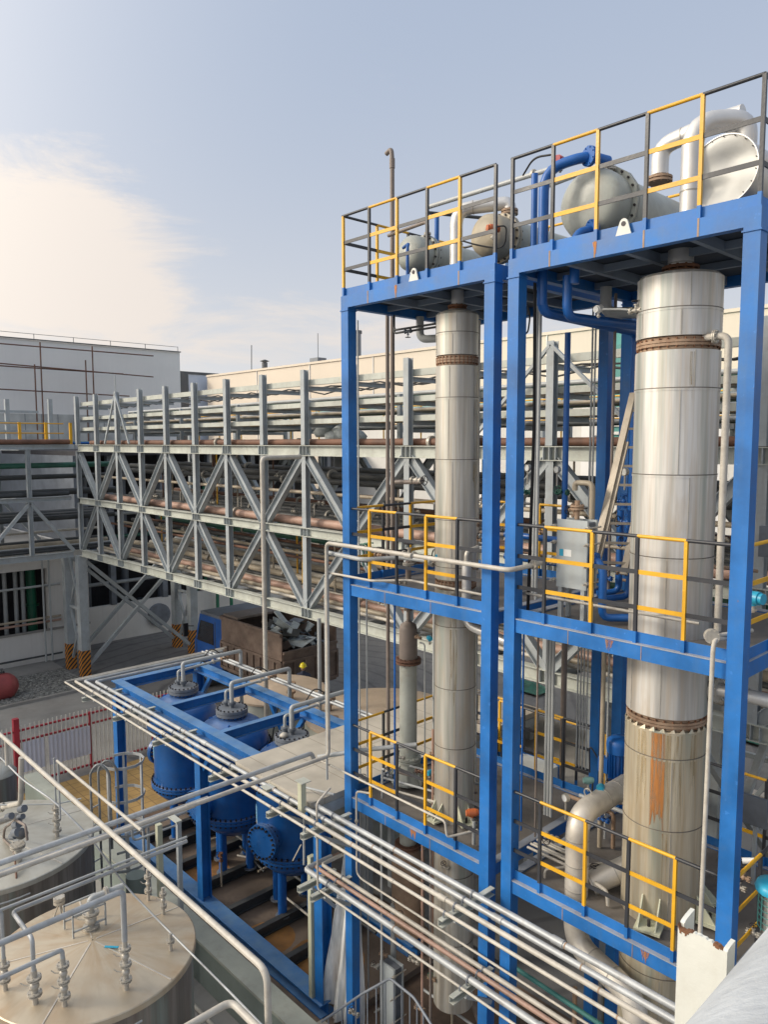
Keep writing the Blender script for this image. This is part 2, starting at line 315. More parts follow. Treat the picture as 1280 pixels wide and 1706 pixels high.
def ground_mat():
    m, n, l, b = node_mat('ground_asphalt')
    t = n.new('ShaderNodeTexCoord')
    def noise(sc, det=8, d=0.0):
        q = n.new('ShaderNodeTexNoise'); q.inputs['Scale'].default_value = sc; q.inputs['Detail'].default_value = det; q.inputs['Distortion'].default_value = d
        l.new(t.outputs['Object'], q.inputs['Vector']); return q.outputs[0]
    def ramp(v, a, c, lo, hi):
        q = n.new('ShaderNodeMapRange'); l.new(v, q.inputs[0]); q.inputs[1].default_value = a; q.inputs[2].default_value = c; q.inputs[3].default_value = lo; q.inputs[4].default_value = hi; return q.outputs[0]
    def mix(f, a, c):
        q = n.new('ShaderNodeMix'); q.data_type = 'RGBA'; l.new(f, q.inputs[0])
        for k, v in ((6, a), (7, c)):
            if isinstance(v, tuple): q.inputs[k].default_value = v + (1,)
            else: l.new(v, q.inputs[k])
        return q.outputs[2]
    c = mix(ramp(noise(0.25), 0.35, 0.65, 0, 1), (0.14, 0.14, 0.142), (0.20, 0.195, 0.19))
    c = mix(ramp(noise(1.7), 0.5, 0.72, 0, 0.7), c, (0.085, 0.085, 0.09))
    c = mix(ramp(noise(24.0, 3), 0.3, 0.7, 0, 0.45), c, (0.19, 0.185, 0.175))
    # tyre arcs: distorted rings
    wv = n.new('ShaderNodeTexWave'); wv.wave_type = 'RINGS'; wv.rings_direction = 'Z'; wv.inputs['Scale'].default_value = 0.35; wv.inputs['Distortion'].default_value = 3.0; wv.inputs['Detail'].default_value = 3
    mpg = n.new('ShaderNodeMapping'); mpg.inputs['Location'].default_value = (22, -17, 0); l.new(t.outputs['Object'], mpg.inputs[0]); l.new(mpg.outputs[0], wv.inputs['Vector'])
    c = mix(ramp(wv.outputs['Fac'], 0.88, 1.0, 0, 0.45), c, (0.06, 0.06, 0.065))
    l.new(c, b.inputs['Base Color']); b.inputs['Roughness'].default_value = 0.85
    bp = n.new('ShaderNodeBump'); bp.inputs['Strength'].default_value = 0.4; bp.inputs['Distance'].default_value = 0.02; l.new(noise(40, 3), bp.inputs['Height']); l.new(bp.outputs[0], b.inputs['Normal'])
    return m
M['ground'] = ground_mat()

def stone_mat():
    m, n, l, b = node_mat('gravel_stone')
    oi = n.new('ShaderNodeTexCoord'); q = n.new('ShaderNodeTexNoise'); q.inputs['Scale'].default_value = 9; l.new(oi.outputs['Object'], q.inputs['Vector'])
    r = n.new('ShaderNodeValToRGB'); l.new(q.outputs[0], r.inputs[0]); r.color_ramp.elements[0].position = 0.35; r.color_ramp.elements[0].color = (0.10, 0.10, 0.095, 1); r.color_ramp.elements[1].position = 0.65; r.color_ramp.elements[1].color = (0.36, 0.36, 0.33, 1)
    l.new(r.outputs[0], b.inputs['Base Color']); b.inputs['Roughness'].default_value = 0.9
    return m
M['stone'] = stone_mat()

def film_mat():
    m, n, l, b = node_mat('plastic_film')
    b.inputs['Base Color'].default_value = (0.86, 0.88, 0.88, 1); b.inputs['Roughness'].default_value = 0.3
    t = n.new('ShaderNodeTexCoord'); mpg = n.new('ShaderNodeMapping'); mpg.inputs['Scale'].default_value = (1, 1, 0.15); l.new(t.outputs['Object'], mpg.inputs[0])
    q = n.new('ShaderNodeTexNoise'); q.inputs['Scale'].default_value = 9; q.inputs['Detail'].default_value = 5; l.new(mpg.outputs[0], q.inputs['Vector'])
    r = n.new('ShaderNodeMapRange'); l.new(q.outputs[0], r.inputs[0]); r.inputs[1].default_value = 0.35; r.inputs[2].default_value = 0.65; r.inputs[3].default_value = 0.45; r.inputs[4].default_value = 0.92
    l.new(r.outputs[0], b.inputs['Alpha'])
    return m
M['film'] = film_mat()

# ------------------------------------------------------------------ mesh builder
ORG = {}                    # world origin of each thing
class MB:
    def __init__(s): s.v = []; s.f = []; s.sm = []; s.mi = []; s.mats = []; s.cur = 0
    def mat(s, m):
        m = M[m] if isinstance(m, str) else m
        if m not in s.mats: s.mats.append(m)
        s.cur = s.mats.index(m); return s
    def face(s, idx, smooth=False): s.f.append(idx); s.sm.append(smooth); s.mi.append(s.cur)
    def hexa(s, p):             # 8 corners: bottom 4 ccw, top 4 ccw
        b = len(s.v); s.v += [tuple(q) for q in p]
        for q in ((3, 2, 1, 0), (4, 5, 6, 7), (0, 1, 5, 4), (1, 2, 6, 5), (2, 3, 7, 6), (3, 0, 4, 7)): s.face(tuple(b+i for i in q))
        return s
    def box(s, x0, x1, y0, y1, z0, z1):
        if x1 < x0: x0, x1 = x1, x0
        if y1 < y0: y0, y1 = y1, y0
        if z1 < z0: z0, z1 = z1, z0
        return s.hexa([(x0, y0, z0), (x1, y0, z0), (x1, y1, z0), (x0, y1, z0), (x0, y0, z1), (x1, y0, z1), (x1, y1, z1), (x0, y1, z1)])
    def frame(s, d, up=None):
        d = Vector(d).normalized()
        up = Vector(up) if up is not None else Vector((0, 0, 1))
        if abs(d.dot(up.normalized())) > 0.98: up = Vector((0, 1, 0)) if abs(d.y) < 0.9 else Vector((1, 0, 0))
        x = d.cross(up).normalized(); z = x.cross(d).normalized()
        return d, x, z
    def bar(s, a, b, w, h, up=None):      # rectangular bar: w across, h along 'up'
        a = Vector(a); b = Vector(b); d, x, z = s.frame(b-a, up)
        x = x*w/2; z = z*h/2
        return s.hexa([a-x-z, a+x-z, b+x-z, b-x-z, a-x+z, a+x+z, b+x+z, b-x+z])
    def ibar(s, a, b, w, h, t=0.012, up=None):   # rolled H or I section
        a = Vector(a); b = Vector(b); d, x, z = s.frame(b-a, up)
        zz = z*(h/2-t/2)
        s.bar(a+zz, b+zz, w, t, z); s.bar(a-zz, b-zz, w, t, z)
        s.bar(a, b, t, h-2*t, z); return s
    def ring(s, c, x, z, r, n, ph=0.0):
        b = len(s.v)
        for i in range(n):
            an = 2*math.pi*i/n+ph; s.v.append(tuple(c + x*(r*math.cos(an)) + z*(r*math.sin(an))))
        return b
    def cap(s, b, n, flip=False):
        c = [s.v[b+i] for i in range(n)]; k = len(s.v); s.v += c
        idx = tuple(k+i for i in range(n)); s.face(idx[::-1] if flip else idx)
    def tube(s, pts, r, n=10, bend=0.0, caps=True, seg=5):
        pts = [Vector(p) for p in pts]
        if bend > 0 and len(pts) > 2:
            out = [pts[0]]
            for i in range(1, len(pts)-1):
                p, q, w = pts[i-1], pts[i], pts[i+1]
                a = (p-q); c = (w-q); la, lc = a.length, c.length
                k = min(bend, la*0.49, lc*0.49); a = q + a.normalized()*k; c = q + c.normalized()*k
                for j in range(seg+1):
                    t = j/seg; out.append(a*(1-t)**2 + q*(2*t*(1-t)) + c*t**2)
            out.append(pts[-1]); pts = out
        pts = [p for i, p in enumerate(pts) if i == 0 or (p-pts[i-1]).length > 1e-5]
        d, x, z = s.frame(pts[1]-pts[0]); rings = []
        for i, p in enumerate(pts):
            if i == 0: dd = (pts[1]-pts[0]).normalized()
            elif i == len(pts)-1: dd = (pts[-1]-pts[-2]).normalized()
            else: dd = ((pts[i]-pts[i-1]).normalized() + (pts[i+1]-pts[i]).normalized()).normalized()
            x = (x - dd*x.dot(dd)).normalized(); z = x.cross(dd).normalized()
            rings.append(s.ring(p, x, z, r, n))
        for a, b in zip(rings, rings[1:]):
            for i in range(n):
                j = (i+1) % n; s.face((a+i, b+i, b+j, a+j), True)
        if caps: s.cap(rings[0], n, False); s.cap(rings[-1], n, True)
        return s
    def lathe(s, c, axis, prof, n=24, up=None):     # prof: (distance along axis, radius); a hard edge at each point listed twice
        c = Vector(c); d, x, z = s.frame(axis, up); prev = None; pa = None
        for a, r in prof:
            b = s.ring(c + d*a, x, z, max(r, 1e-4), n)
            if prev is not None and not (pa[0] == a and pa[1] == r):
                flat = (abs(pa[0]-a) < 1e-6)
                for i in range(n):
                    j = (i+1) % n; s.face((prev+i, b+i, b+j, prev+j) if True else None, True)
            prev = b; pa = (a, r)
        return s
    def cyl(s, a, b, r, n=16, r2=None):
        a = Vector(a); b = Vector(b); L = (b-a).length; r2 = r if r2 is None else r2
        return s.lathe(a, b-a, [(0, 0), (0, r), (0, r), (L, r2), (L, r2), (L, 0)], n)
    def sphere(s, c, r, n=12, sz=1.0):
        k = 7; pr = [(-r*sz*math.cos(math.pi*i/k), r*math.sin(math.pi*i/k)) for i in range(k+1)]
        return s.lathe(c, (0, 0, 1), pr, n)
    def bolts(s, c, axis, R_, n, r=0.012, h=0.03, th=0.05):
        c = Vector(c); d, x, z = s.frame(axis)
        for i in range(n):
            an = 2*math.pi*(i+0.5)/n; p = c + x*(R_*math.cos(an)) + z*(R_*math.sin(an))
            s.cyl(p - d*(th/2+h), p + d*(th/2+h), r, 6)
        return s
    def poly(s, pts, th):       # flat polygon extruded along its normal
        pts = [Vector(p) for p in pts]; nrm = (pts[1]-pts[0]).cross(pts[2]-pts[0]).normalized()*th; n = len(pts)
        b = len(s.v); s.v += [tuple(p) for p in pts] + [tuple(p+nrm) for p in pts]
        s.face(tuple(b+i for i in range(n))[::-1]); s.face(tuple(b+n+i for i in range(n)))
        for i in range(n): j = (i+1) % n; s.face((b+i, b+j, b+n+j, b+n+i))
        return s
    def build(s, name, mat=None, parent=None, org=None):
        me = bpy.data.meshes.new(name)
        if mat is not None and not s.mats: s.mats = [M[mat] if isinstance(mat, str) else mat]
        if parent is not None: o3 = ORG[parent.name]
        else:
            xs = [p[0] for p in s.v]; ys = [p[1] for p in s.v]; zs = [p[2] for p in s.v]
            o3 = Vector(org) if org is not None else Vector(((min(xs)+max(xs))/2, (min(ys)+max(ys))/2, min(zs)))
        me.from_pydata([(p[0]-o3.x, p[1]-o3.y, p[2]-o3.z) for p in s.v], [], s.f)
        for m in s.mats: me.materials.append(m)
        me.polygons.foreach_set('use_smooth', s.sm); me.polygons.foreach_set('material_index', s.mi); me.update()
        bm_fix(me)
        o = bpy.data.objects.new(name, me); COL.objects.link(o)
        if parent is not None: o.parent = parent
        else: o.location = o3
        ORG[o.name] = o3
        return o
import bmesh
def bm_fix(me):
    bm = bmesh.new(); bm.from_mesh(me); bmesh.ops.recalc_face_normals(bm, faces=bm.faces); bm.to_mesh(me); bm.free()

def tag(o, label=None, cat=None, group=None, kind=None):
    if label: o['label'] = label
    if cat: o['category'] = cat
    if group: o['group'] = group
    if kind: o['kind'] = kind
    return o
def thing(name, loc, label, cat, group=None):
    o = bpy.data.objects.new(name, None); COL.objects.link(o); o.location = loc; o.empty_display_size = 0.2
    ORG[o.name] = Vector(loc); return tag(o, label, cat, group)
def children_of(o): return [c for c in list(COL.objects) if c.parent == o]
def dup(root, loc, label=None, group=None, rz=None):
    def rec(o, par):
        c = o.copy(); COL.objects.link(c)
        if par is not None: c.parent = par
        for ch in o.children: rec(ch, c)
        return c
    kids = list(root.children)
    r = root.copy(); COL.objects.link(r); r.location = loc
    if rz is not None: r.rotation_euler = (0, 0, rz)
    for k in kids: rec(k, r)
    if label: r['label'] = label
    if group: r['group'] = group
    return r
def struct(mb, name, mat=None, kind='structure', org=None):
    return tag(mb.build(name, mat, org=org), kind=kind)
V = Vector
def vadd(p, x=0, y=0, z=0): return Vector((p[0]+x, p[1]+y, p[2]+z))
ORD = ['first', 'second', 'third', 'fourth', 'fifth', 'sixth', 'seventh', 'eighth', 'ninth', 'tenth', 'eleventh', 'twelfth', 'thirteenth', 'fourteenth', 'fifteenth']
def hard(prof):
    out = [prof[0]]
    for p in prof[1:-1]: out += [p, p]
    return out + [prof[-1]]

# ------------------------------------------------------------------ reusable small things
def flange(mb, c, axis, r, th=0.03, gap=0.012, nb=8, bolts=True):
    """a bolted flange pair centred on c"""
    d = V(axis).normalized(); c = V(c)
    mb.cyl(c-d*(th+gap/2), c-d*(gap/2), r, 16); mb.cyl(c+d*(gap/2), c+d*(th+gap/2), r, 16); mb.cyl(c-d*gap, c+d*gap, r*0.7, 12)
    if bolts: mb.bolts(c, d, r*0.84, nb, max(0.006, r*0.07), 0.012, 2*th+gap)
    return mb
VALVE_N = [0]
def valve(p, axis, size, label, group=None, wheel=(0, 0, 1), mat='valve_steel', wheel_mat='bolt_dark', par=None, actuator=None):
    """gate or ball valve: waisted body with two flanges, bonnet, stem and spoked handwheel"""
    p = V(p); d = V(axis).normalized(); w = V(wheel).normalized(); s = size
    t = thing('valve', p, label, 'valve', group)
    b = MB(); b.sphere(p, s*0.42, 12); b.cyl(p-d*s*0.8, p+d*s*0.8, s*0.25, 12)
    b.cyl(p, p+w*s*0.8, s*0.2, 10); b.cyl(p+w*s*0.75, p+w*s*0.9, s*0.34, 10)
    b.build('valve_body', mat, t)
    for k in (-1, 1): flange(MB(), p+d*k*s*0.85, d, s*0.5, s*0.09, s*0.04, 6).build('flange', mat, t)
    if actuator:
        a = MB(); a.cyl(p+w*s*0.9, p+w*s*2.1, s*0.55, 14); a.lathe(p+w*s*2.1, w, [(0, s*0.55), (s*0.2, s*0.5), (s*0.3, s*0.2), (s*0.32, 0)], 14)
        a.build('actuator', actuator, t)
    else:
        h = MB(); h.cyl(p+w*s*0.9, p+w*s*1.5, s*0.07, 6)
        hc = p+w*s*1.4; dd, x, z = h.frame(w); R_ = s*0.65; n = 14
        pts = [hc + x*R_*math.cos(2*math.pi*i/n) + z*R_*math.sin(2*math.pi*i/n) for i in range(n+1)]
        h.tube(pts, s*0.06, 6, caps=False)
        for i in range(0, n, 4): h.tube([hc, pts[i]], s*0.045, 5)
        h.build('handwheel', wheel_mat, t)
    return t
def gauge(p, facing, label, stem=0.18, r=0.05, group=None):
    p = V(p); f = V(facing).normalized()
    t = thing('pressure_gauge', p, label, 'gauge', group)
    MB().tube([p, p+V((0, 0, stem))], 0.012, 8).build('stem', 'valve_steel', t)
    c = p+V((0, 0, stem+r))
    MB().lathe(c-f*0.025, f, hard([(0, 0), (0, r), (0.05, r), (0.05, r*0.86), (0.042, r*0.86)]), 20).build('case', 'valve_steel', t)
    MB().cyl(c+f*0.012, c+f*0.02, r*0.85, 20).build('dial', 'gauge_white', t)
    return t
def transmitter(p, facing, label, mat='cyan', s=0.09, stem=0.15, group=None):
    """field instrument head: short cylinder housing with two screwed covers on a stem"""
    p = V(p); f = V(facing).normalized(); side = f
    t = thing('transmitter', p, label, 'transmitter', group)
    MB().tube([p, p+V((0, 0, stem))], s*0.16, 8).cyl(p+V((0, 0, stem*0.2)), p+V((0, 0, stem*0.45)), s*0.3, 8).build('stem', 'valve_steel', t)
    c = p+V((0, 0, stem+s*0.5))
    b = MB(); b.lathe(c-side*s*0.8, side, hard([(0, 0), (0, s*0.42), (s*0.3, s*0.42), (s*0.3, s*0.52), (s*1.3, s*0.52), (s*1.3, s*0.42), (s*1.6, s*0.42), (s*1.6, 0)]), 16)
    b.cyl(c-V((0, 0, s*0.6)), c, s*0.25, 10); b.build('housing', mat, t)
    return t
def pipe(pts, r, mat, label, group=None, bend=None, flanges=(), fmat=None, n=12, couplings=(), clamps=(), welds=()):
    """one run of pipe, a thing of its own; flanges at given points are parts"""
    mb = MB(); mb.tube(pts, r, n, bend if bend is not None else r*2.4)
    if not flanges and not couplings and not clamps and not welds:
        return tag(mb.build('pipe', mat), label, 'pipe', group)
    t = thing('pipe', pts[0], label, 'pipe', group)
    mb.build('pipe_run', mat, t)
    for c, ax in flanges:
        flange(MB(), c, ax, r*1.9, r*0.35, r*0.12, 8).build('flange', fmat or 'valve_steel', t)
    for c in clamps:
        c = V(c); MB().cyl(c-V((.011, 0, 0)), c+V((.011, 0, 0)), r*1.22, n).box(c.x-.01, c.x+.01, c.y-r*1.35, c.y-r*1.05, c.z-r-.05, c.z).box(c.x-.01, c.x+.01, c.y+r*1.05, c.y+r*1.35, c.z-r-.05, c.z).build('clamp', 'cast_grey', t)
    for c in welds:
        c = V(c); MB().cyl(c-V((.008, 0, 0)), c+V((.008, 0, 0)), r*1.05, n).build('weld_bead', 'rust_pale', t)
    for c, ax in couplings:
        a = V(ax).normalized(); MB().cyl(V(c)-a*r*2, V(c)+a*r*2, r*1.22, n).build('coupling', fmat or mat, t)
    return t

# ================================================================== THE SETTING
g = MB(); g.v += [(-400, -300, 0), (300, -300, 0), (300, 400, 0), (-400, 400, 0)]; g.face((0, 1, 2, 3)); struct(g, 'ground', 'ground', org=(0, 0, 0))
g = MB(); g.box(-28, -21.3, -12, 11.2, 0.0, 0.012); struct(g, 'road', 'concrete')
g = MB(); g.box(-31.4, -28.12, -12, 11.2, 0.0, 0.05); struct(g, 'gravel_bed', 'stone')
g = MB(); g.box(-28.12, -28.0, -12, 11.2, 0, 0.11); struct(g, 'kerb', 'concrete')
g = MB(); g.box(-32.9, -31.4, -12, 11.2, 0, 0.06); struct(g, 'pavement', 'concrete')
rs = random.Random(3); g = MB()
for i in range(2600):
    x = rs.uniform(-31.3, -28.2); y = rs.uniform(5.0, 11.1); s = rs.uniform(0.025, 0.06); a = rs.uniform(0, 6.3)
    b = len(g.v); z = 0.05
    for k in range(4): g.v.append((x+s*math.cos(a+k*1.57)*rs.uniform(.7, 1.2), y+s*math.sin(a+k*1.57)*rs.uniform(.7, 1.2), z+s*0.3))
    g.v.append((x, y, z+s*rs.uniform(.6, 1.0)))
    for k in range(4): g.face((b+k, b+(k+1) % 4, b+4))
    g.face((b, b+1, b+2, b+3))
struct(g, 'gravel_stones', 'stone', kind='stuff')
g = MB(); g.box(-20.7, -17.6, 5.2, 12.0, 0.0, 0.03); struct(g, 'yellow_paving', 'paver_yellow', org=(-20.7, 5.2, 0))
g = MB(); g.box(-17.5, -2.0, 6.45, 10.0, 0.0, 0.02); struct(g, 'process_area_floor', 'pit_brown')
g = MB(); g.box(-20.5, 1.0, -1.0, 6.1, 0.0, 0.016); struct(g, 'tank_yard_floor', 'concrete')
g = MB(); g.mat('wall_green').box(-20.0, 1.0, 6.05, 6.33, 0, 0.78); g.mat('wall_top').box(-20.0, 1.0, 6.02, 6.36, 0.78, 0.83)
tag(g.build('bund_wall'), 'low grey green containment wall between the storage tanks and the blue frame', 'wall')

# ------------------------------------------------------------------ buildings
def facade_x(X, y0, y1, z1, X2, mat): return MB().mat(mat).box(X2, X, y0, y1, 0, z1)
t = thing('factory_hall', (-45, 10, 0), 'large plain pale grey hall with scaffold poles standing before it', 'building')
facade_x(-45.0, -40, 24.15, 14.99, -80, 'facade_grey').build('wall', None, t)
mb = MB().mat('trim_dark'); mb.box(-45.02, -44.9, -40, 24.2, 15.0, 15.06)
for i in range(16): mb.tube([(-44.95, 24-i*2.2, 15.0), (-44.95, 24-i*2.2, 15.35)], 0.02, 5)
mb.tube([(-44.95, 24, 15.33), (-44.95, -12, 15.33)], 0.015, 5)
mb.build('parapet_wire', None, t)
mb = MB(); mb.box(-45.0, -44.94, -40, 24.15, 8.0, 8.06); mb.box(-45.0, -44.94, -40, 24.15, 9.9, 9.94); mb.build('facade_joint', 'trim_dark', t)
mb = MB(); mb.box(-44.99, -44.93, 9, 21, 7.2, 10.9); mb.build('tiled_band', 'wall_panels', t)
# scaffold in front of the hall
t = thing('scaffold', (-44, 15, 0), 'brown scaffold tubes running across the face of the grey hall', 'scaffold')
for a, b in (((-5, 572), (255, 593)), ((-5, 605), (255, 628)), ((-5, 648), (215, 660))):
    p, q = at(a[0], a[1], X=-44), at(b[0], b[1], X=-44); MB().tube([p, q], 0.038, 6).build('ledger', 'pipe_rust', t)
p, q = at(-5, 609, X=-44.2), at(205, 623, X=-44.2); MB().tube([p, q], 0.038, 6).build('ledger', 'pipe_rust', t)
for px, py0, py1 in ((66, 570, 735), (57, 607, 735), (153, 577, 735), (142, 600, 700)):
    p = at(px, py0, X=-43.8); q = at(px+3, py1, X=-43.8); MB().tube([p, (p.x, p.y, 0)], 0.038, 6).build('standard', 'pipe_rust', t)
tag(MB().tube([at(191, 625, X=-40), at(194, 690, X=-40)], 0.03, 6).build('thin_mast', 'pipe_grey'), 'thin bare mast rising behind the first rack posts in front of the grey hall', 'mast')
# blue grey hall behind
t = thing('distant_hall', (-70, 50, 0), 'blue grey hall behind the right hand corner of the large grey hall', 'building')
MB().box(-95, -70, 37.5, 62, 0, 16.1).build('wall', 'facade_blue', t); MB().box(-70.2, -69.9, 37.4, 62, 16.1, 16.35).build('eaves', 'trim_dark', t)
MB().box(-69.95, -69.9, 37.5, 38.4, 3, 16.1).build('downpipe', 'trim_dark', t)
for k in range(3): MB().box(-70, -69.95, 42+k*4, 44.5+k*4, 11.8, 12.5).build('window', 'blue_pipe_paint', t)
# cream hall
t = thing('cream_hall', (-35, 40, 0), 'long cream hall with a flat roofline rising above the pipe rack', 'building')
MB().box(-69, 12, 40, 70, 0, 15.8).build('wall', 'facade_cream', t)
MB().box(-69, 12, 39.9, 40.2, 15.82, 16.0).build('coping', 'facade_cream', t)
for i in range(9): MB().box(-60+i*8, -59.95+i*8, 39.93, 40.0, 0, 15.8).build('panel_joint', 'facade_grey', t)
for k in range(14): MB().box(-58+k*4.6, -56.4+k*4.6, 39.94, 40.0, 6.6, 8.6).build('window', 'trim_dark', t)
p = at(441, 614, Y=44); t = thing('roof_vent', (p.x, 44, 16), 'small capped vent pipe on the left end of the cream roof', 'vent')
MB().cyl((p.x, 44, 15.9), (p.x, 44, 17.2), 0.28, 12).build('flue', 'trim_dark', t); MB().lathe((p.x, 44, 17.2), (0, 0, 1), [(0, .1), (.15, .5), (.3, .1)], 12).build('cap', 'trim_dark', t)
p = at(530, 603, Y=44); t = thing('roof_unit', (p.x, 44, 16), 'small grey box with an aerial on the cream roof', 'roof unit')
MB().box(p.x-.6, p.x+.6, 43.5, 44.5, 15.9, 16.95).build('box', 'cast_grey', t); MB().tube([(p.x, 44, 16.9), (p.x, 44, 19.2)], 0.03, 5).build('aerial', 'trim_dark', t)
p = at(595, 585, Y=55); t = thing('chimney', (p.x, 55, 16), 'grey stack behind the cream hall seen just right of the left blue column', 'chimney')
MB().cyl((p.x, 55, 10), (p.x, 55, at(595, 556, Y=55).z), 0.45, 14).build('shaft', 'cast_grey', t); MB().cyl((p.x, 55, at(595, 556, Y=55).z), (p.x, 55, at(595, 551, Y=55).z), 0.55, 14).build('cap', 'trim_dark', t)
tag(MB().tube([at(419, 575, Y=46), at(419, 625, Y=46)], 0.05, 5).build('lightning_mast', 'trim_dark'), 'thin lightning mast standing left of the small roof vent on the cream hall', 'mast')
# low annex with teal roof
t = thing('teal_roof_annex', (-20, 30, 0), 'low white annex with a teal roof edge in front of the cream hall', 'building')
MB().box(-38, 12, 30, 39.5, 0, 11.1).build('wall', 'facade_white', t)
mb = MB(); mb.hexa([(-38, 29.6, 11.1), (12, 29.6, 11.1), (12, 39.5, 11.1), (-38, 39.5, 11.1), (-38, 29.9, 11.9), (12, 29.9, 11.9), (12, 39.5, 12.4), (-38, 39.5, 12.4)]); mb.build('roof', 'teal_pale', t)
for k in range(11): MB().box(-37+k*4.4, -35.3+k*4.4, 29.93, 30.0, 6.0, 7.6).build('window', 'trim_dark', t)
for k in range(8): MB().box(-37+k*6, -36.6+k*6, 29.9, 30.0, 0, 11.1).build('pilaster', 'facade_grey', t)
# cyan cooling unit on the annex side
c = at(1032, 690, Y=24); t = thing('cooling_tower', (c.x, 24, 0), 'turquoise cooling tower glimpsed between the blue back columns', 'cooling tower')
w0, w1 = at(1010, 700, Y=24).x, at(1062, 700, Y=24).x
MB().box(w0, w1, 24, 26.5, 7.5, 12.6).build('casing', 'teal', t)
MB().cyl(((w0+w1)/2, 25.2, 12.6), ((w0+w1)/2, 25.2, 13.5), 0.9, 20).build('fan_ring', 'teal', t)
mb = MB()
for k in range(9): mb.box(w0+.1, w1-.1, 23.93, 24.0, 8.4+k*.28, 8.5+k*.28)
mb.build('louvre', 'facade_white', t)
for k in (w0+.1, w1-.1): MB().box(k-.08, k+.08, 24.1, 24.3, 0, 7.5).build('leg', 'rack_grey', t)

# left service building under the rack with its open bays
t = thing('pump_house', (-33, 3, 0), 'low white walled pump house with a wide dark opening at the left', 'building')
yo1 = at(80, 1000, X=-33).y
mb = MB(); mb.box(-33.25, -33, -14, 13.0, 0, 1.35); mb.box(-33.25, -33, -14, 13.0, 4.0, 4.75); mb.box(-33.25, -33, yo1, 13.0, 1.35, 4.0)
mb.box(-44.9, -33.25, 12.8, 13.0, 0, 4.75); mb.build('wall', 'facade_white', t)
MB().box(-33.0, -32.93, -14, 13.0, 1.33, 1.42).build('sill', 'concrete', t)
MB().box(-44.9, -33.3, -14, 12.8, 4.62, 4.74).build('roof', 'concrete', t)
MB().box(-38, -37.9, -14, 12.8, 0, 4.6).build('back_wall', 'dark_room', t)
for y in (3.2, 6.2): MB().box(-33.2, -33.05, y-.05, y+.05, 1.35, 4.0).build('mullion', 'rack_grey', t)
t = thing('green_vessel', (-34.6, 10.2, 0), 'tall green pipe standing inside the dark opening of the pump house', 'pipe')
y_ = at(52, 1000, X=-34.6).y; MB().cyl((-34.6, y_, 0), (-34.6, y_, 4.5), 0.2, 16).build('shaft', 'plant_green', t); flange(MB(), (-34.6, y_, 2.2), (0, 0, 1), 0.3).build('flange', 'plant_green', t)
for k, px in enumerate((8, 26, 38)):
    y_ = at(px, 1000, X=-34.2).y
    pipe([(-34.2, y_, 0.1), (-34.2, y_, 4.5)], 0.09, 'pipe_grey', 'vertical pipe inside the dark pump house opening, %s from the left edge of the photo' % ORD[k], 'vertical pipes in the pump house')
for k, (z, m) in enumerate(((3.32, 'pipe_grey'), (1.95, 'pipe_tan'), (1.78, 'pipe_rose'))):
    pipe([(-32.75, -10, z), (-32.75, at(100, 1000, X=-32.75).y, z)], 0.05, m, ['pale pipe crossing the upper part of the pump house opening', 'upper of two tan pipes crossing the lower part of the pump house opening', 'reddish pipe just under the tan one across the pump house opening'][k], 'pipes along the pump house wall')
pipe([(-32.7, -10, 0.35), (-32.7, at(100, 1000, X=-32.7).y, 0.35)], 0.04, 'pipe_dark', 'thin dark pipe running low along the foot of the pump house wall', 'pipes along the pump house wall')
for k, px in enumerate((72, 83)):
    p = at(px, 1000, X=-32.65); pipe([(-32.65, p.y, 0.1), (-32.65, p.y, 4.7)], 0.04, 'pipe_grey', ['thin upright pipe in front of the right edge of the dark pump house opening', 'thin upright pipe on the white wall right of the pump house opening'][k], 'thin uprights on the pump house')

# workshop behind the rack portal
t = thing('workshop', (-38, 19, 0), 'dark open fronted workshop with a low pale wall behind the rack legs', 'building')
MB().box(-34.6, -34.35, 13.3, 30, 0, 1.7).build('wall', 'facade_white', t)
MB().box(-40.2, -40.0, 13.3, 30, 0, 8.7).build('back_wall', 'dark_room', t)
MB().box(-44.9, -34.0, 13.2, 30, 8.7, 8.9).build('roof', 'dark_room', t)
MB().box(-44.9, -34.35, 13.05, 13.25, 0, 8.7).build('side_wall', 'cast_grey', t)
for k in range(6): MB().box(-34.62, -34.33, 14.6+k*2.6, 14.85+k*2.6, 1.7, 8.7).build('pillar', 'cast_grey', t)
for z in (4.2, 6.4): MB().box(-34.6, -34.4, 13.3, 30, z, z+.2).build('lintel', 'cast_grey', t)
for k in range(5):
    y = 14.2+k*1.9; pipe([(-36.2, y, 0.2), (-36.2, y, 8.2)], 0.18, 'cast_grey', 'dark upright duct inside the workshop, %s from the left' % ORD[k], 'ducts in the workshop')
for k in range(4):
    pipe([(-35.2, 13.5, 2.6+k*1.1), (-35.2, 25, 2.6+k*1.1)], 0.09, ['pipe_grey', 'pipe_dark', 'pipe_green', 'pipe_grey'][k], 'level pipe along the dark workshop front, %s from the ground' % ORD[k], 'pipes in the workshop')
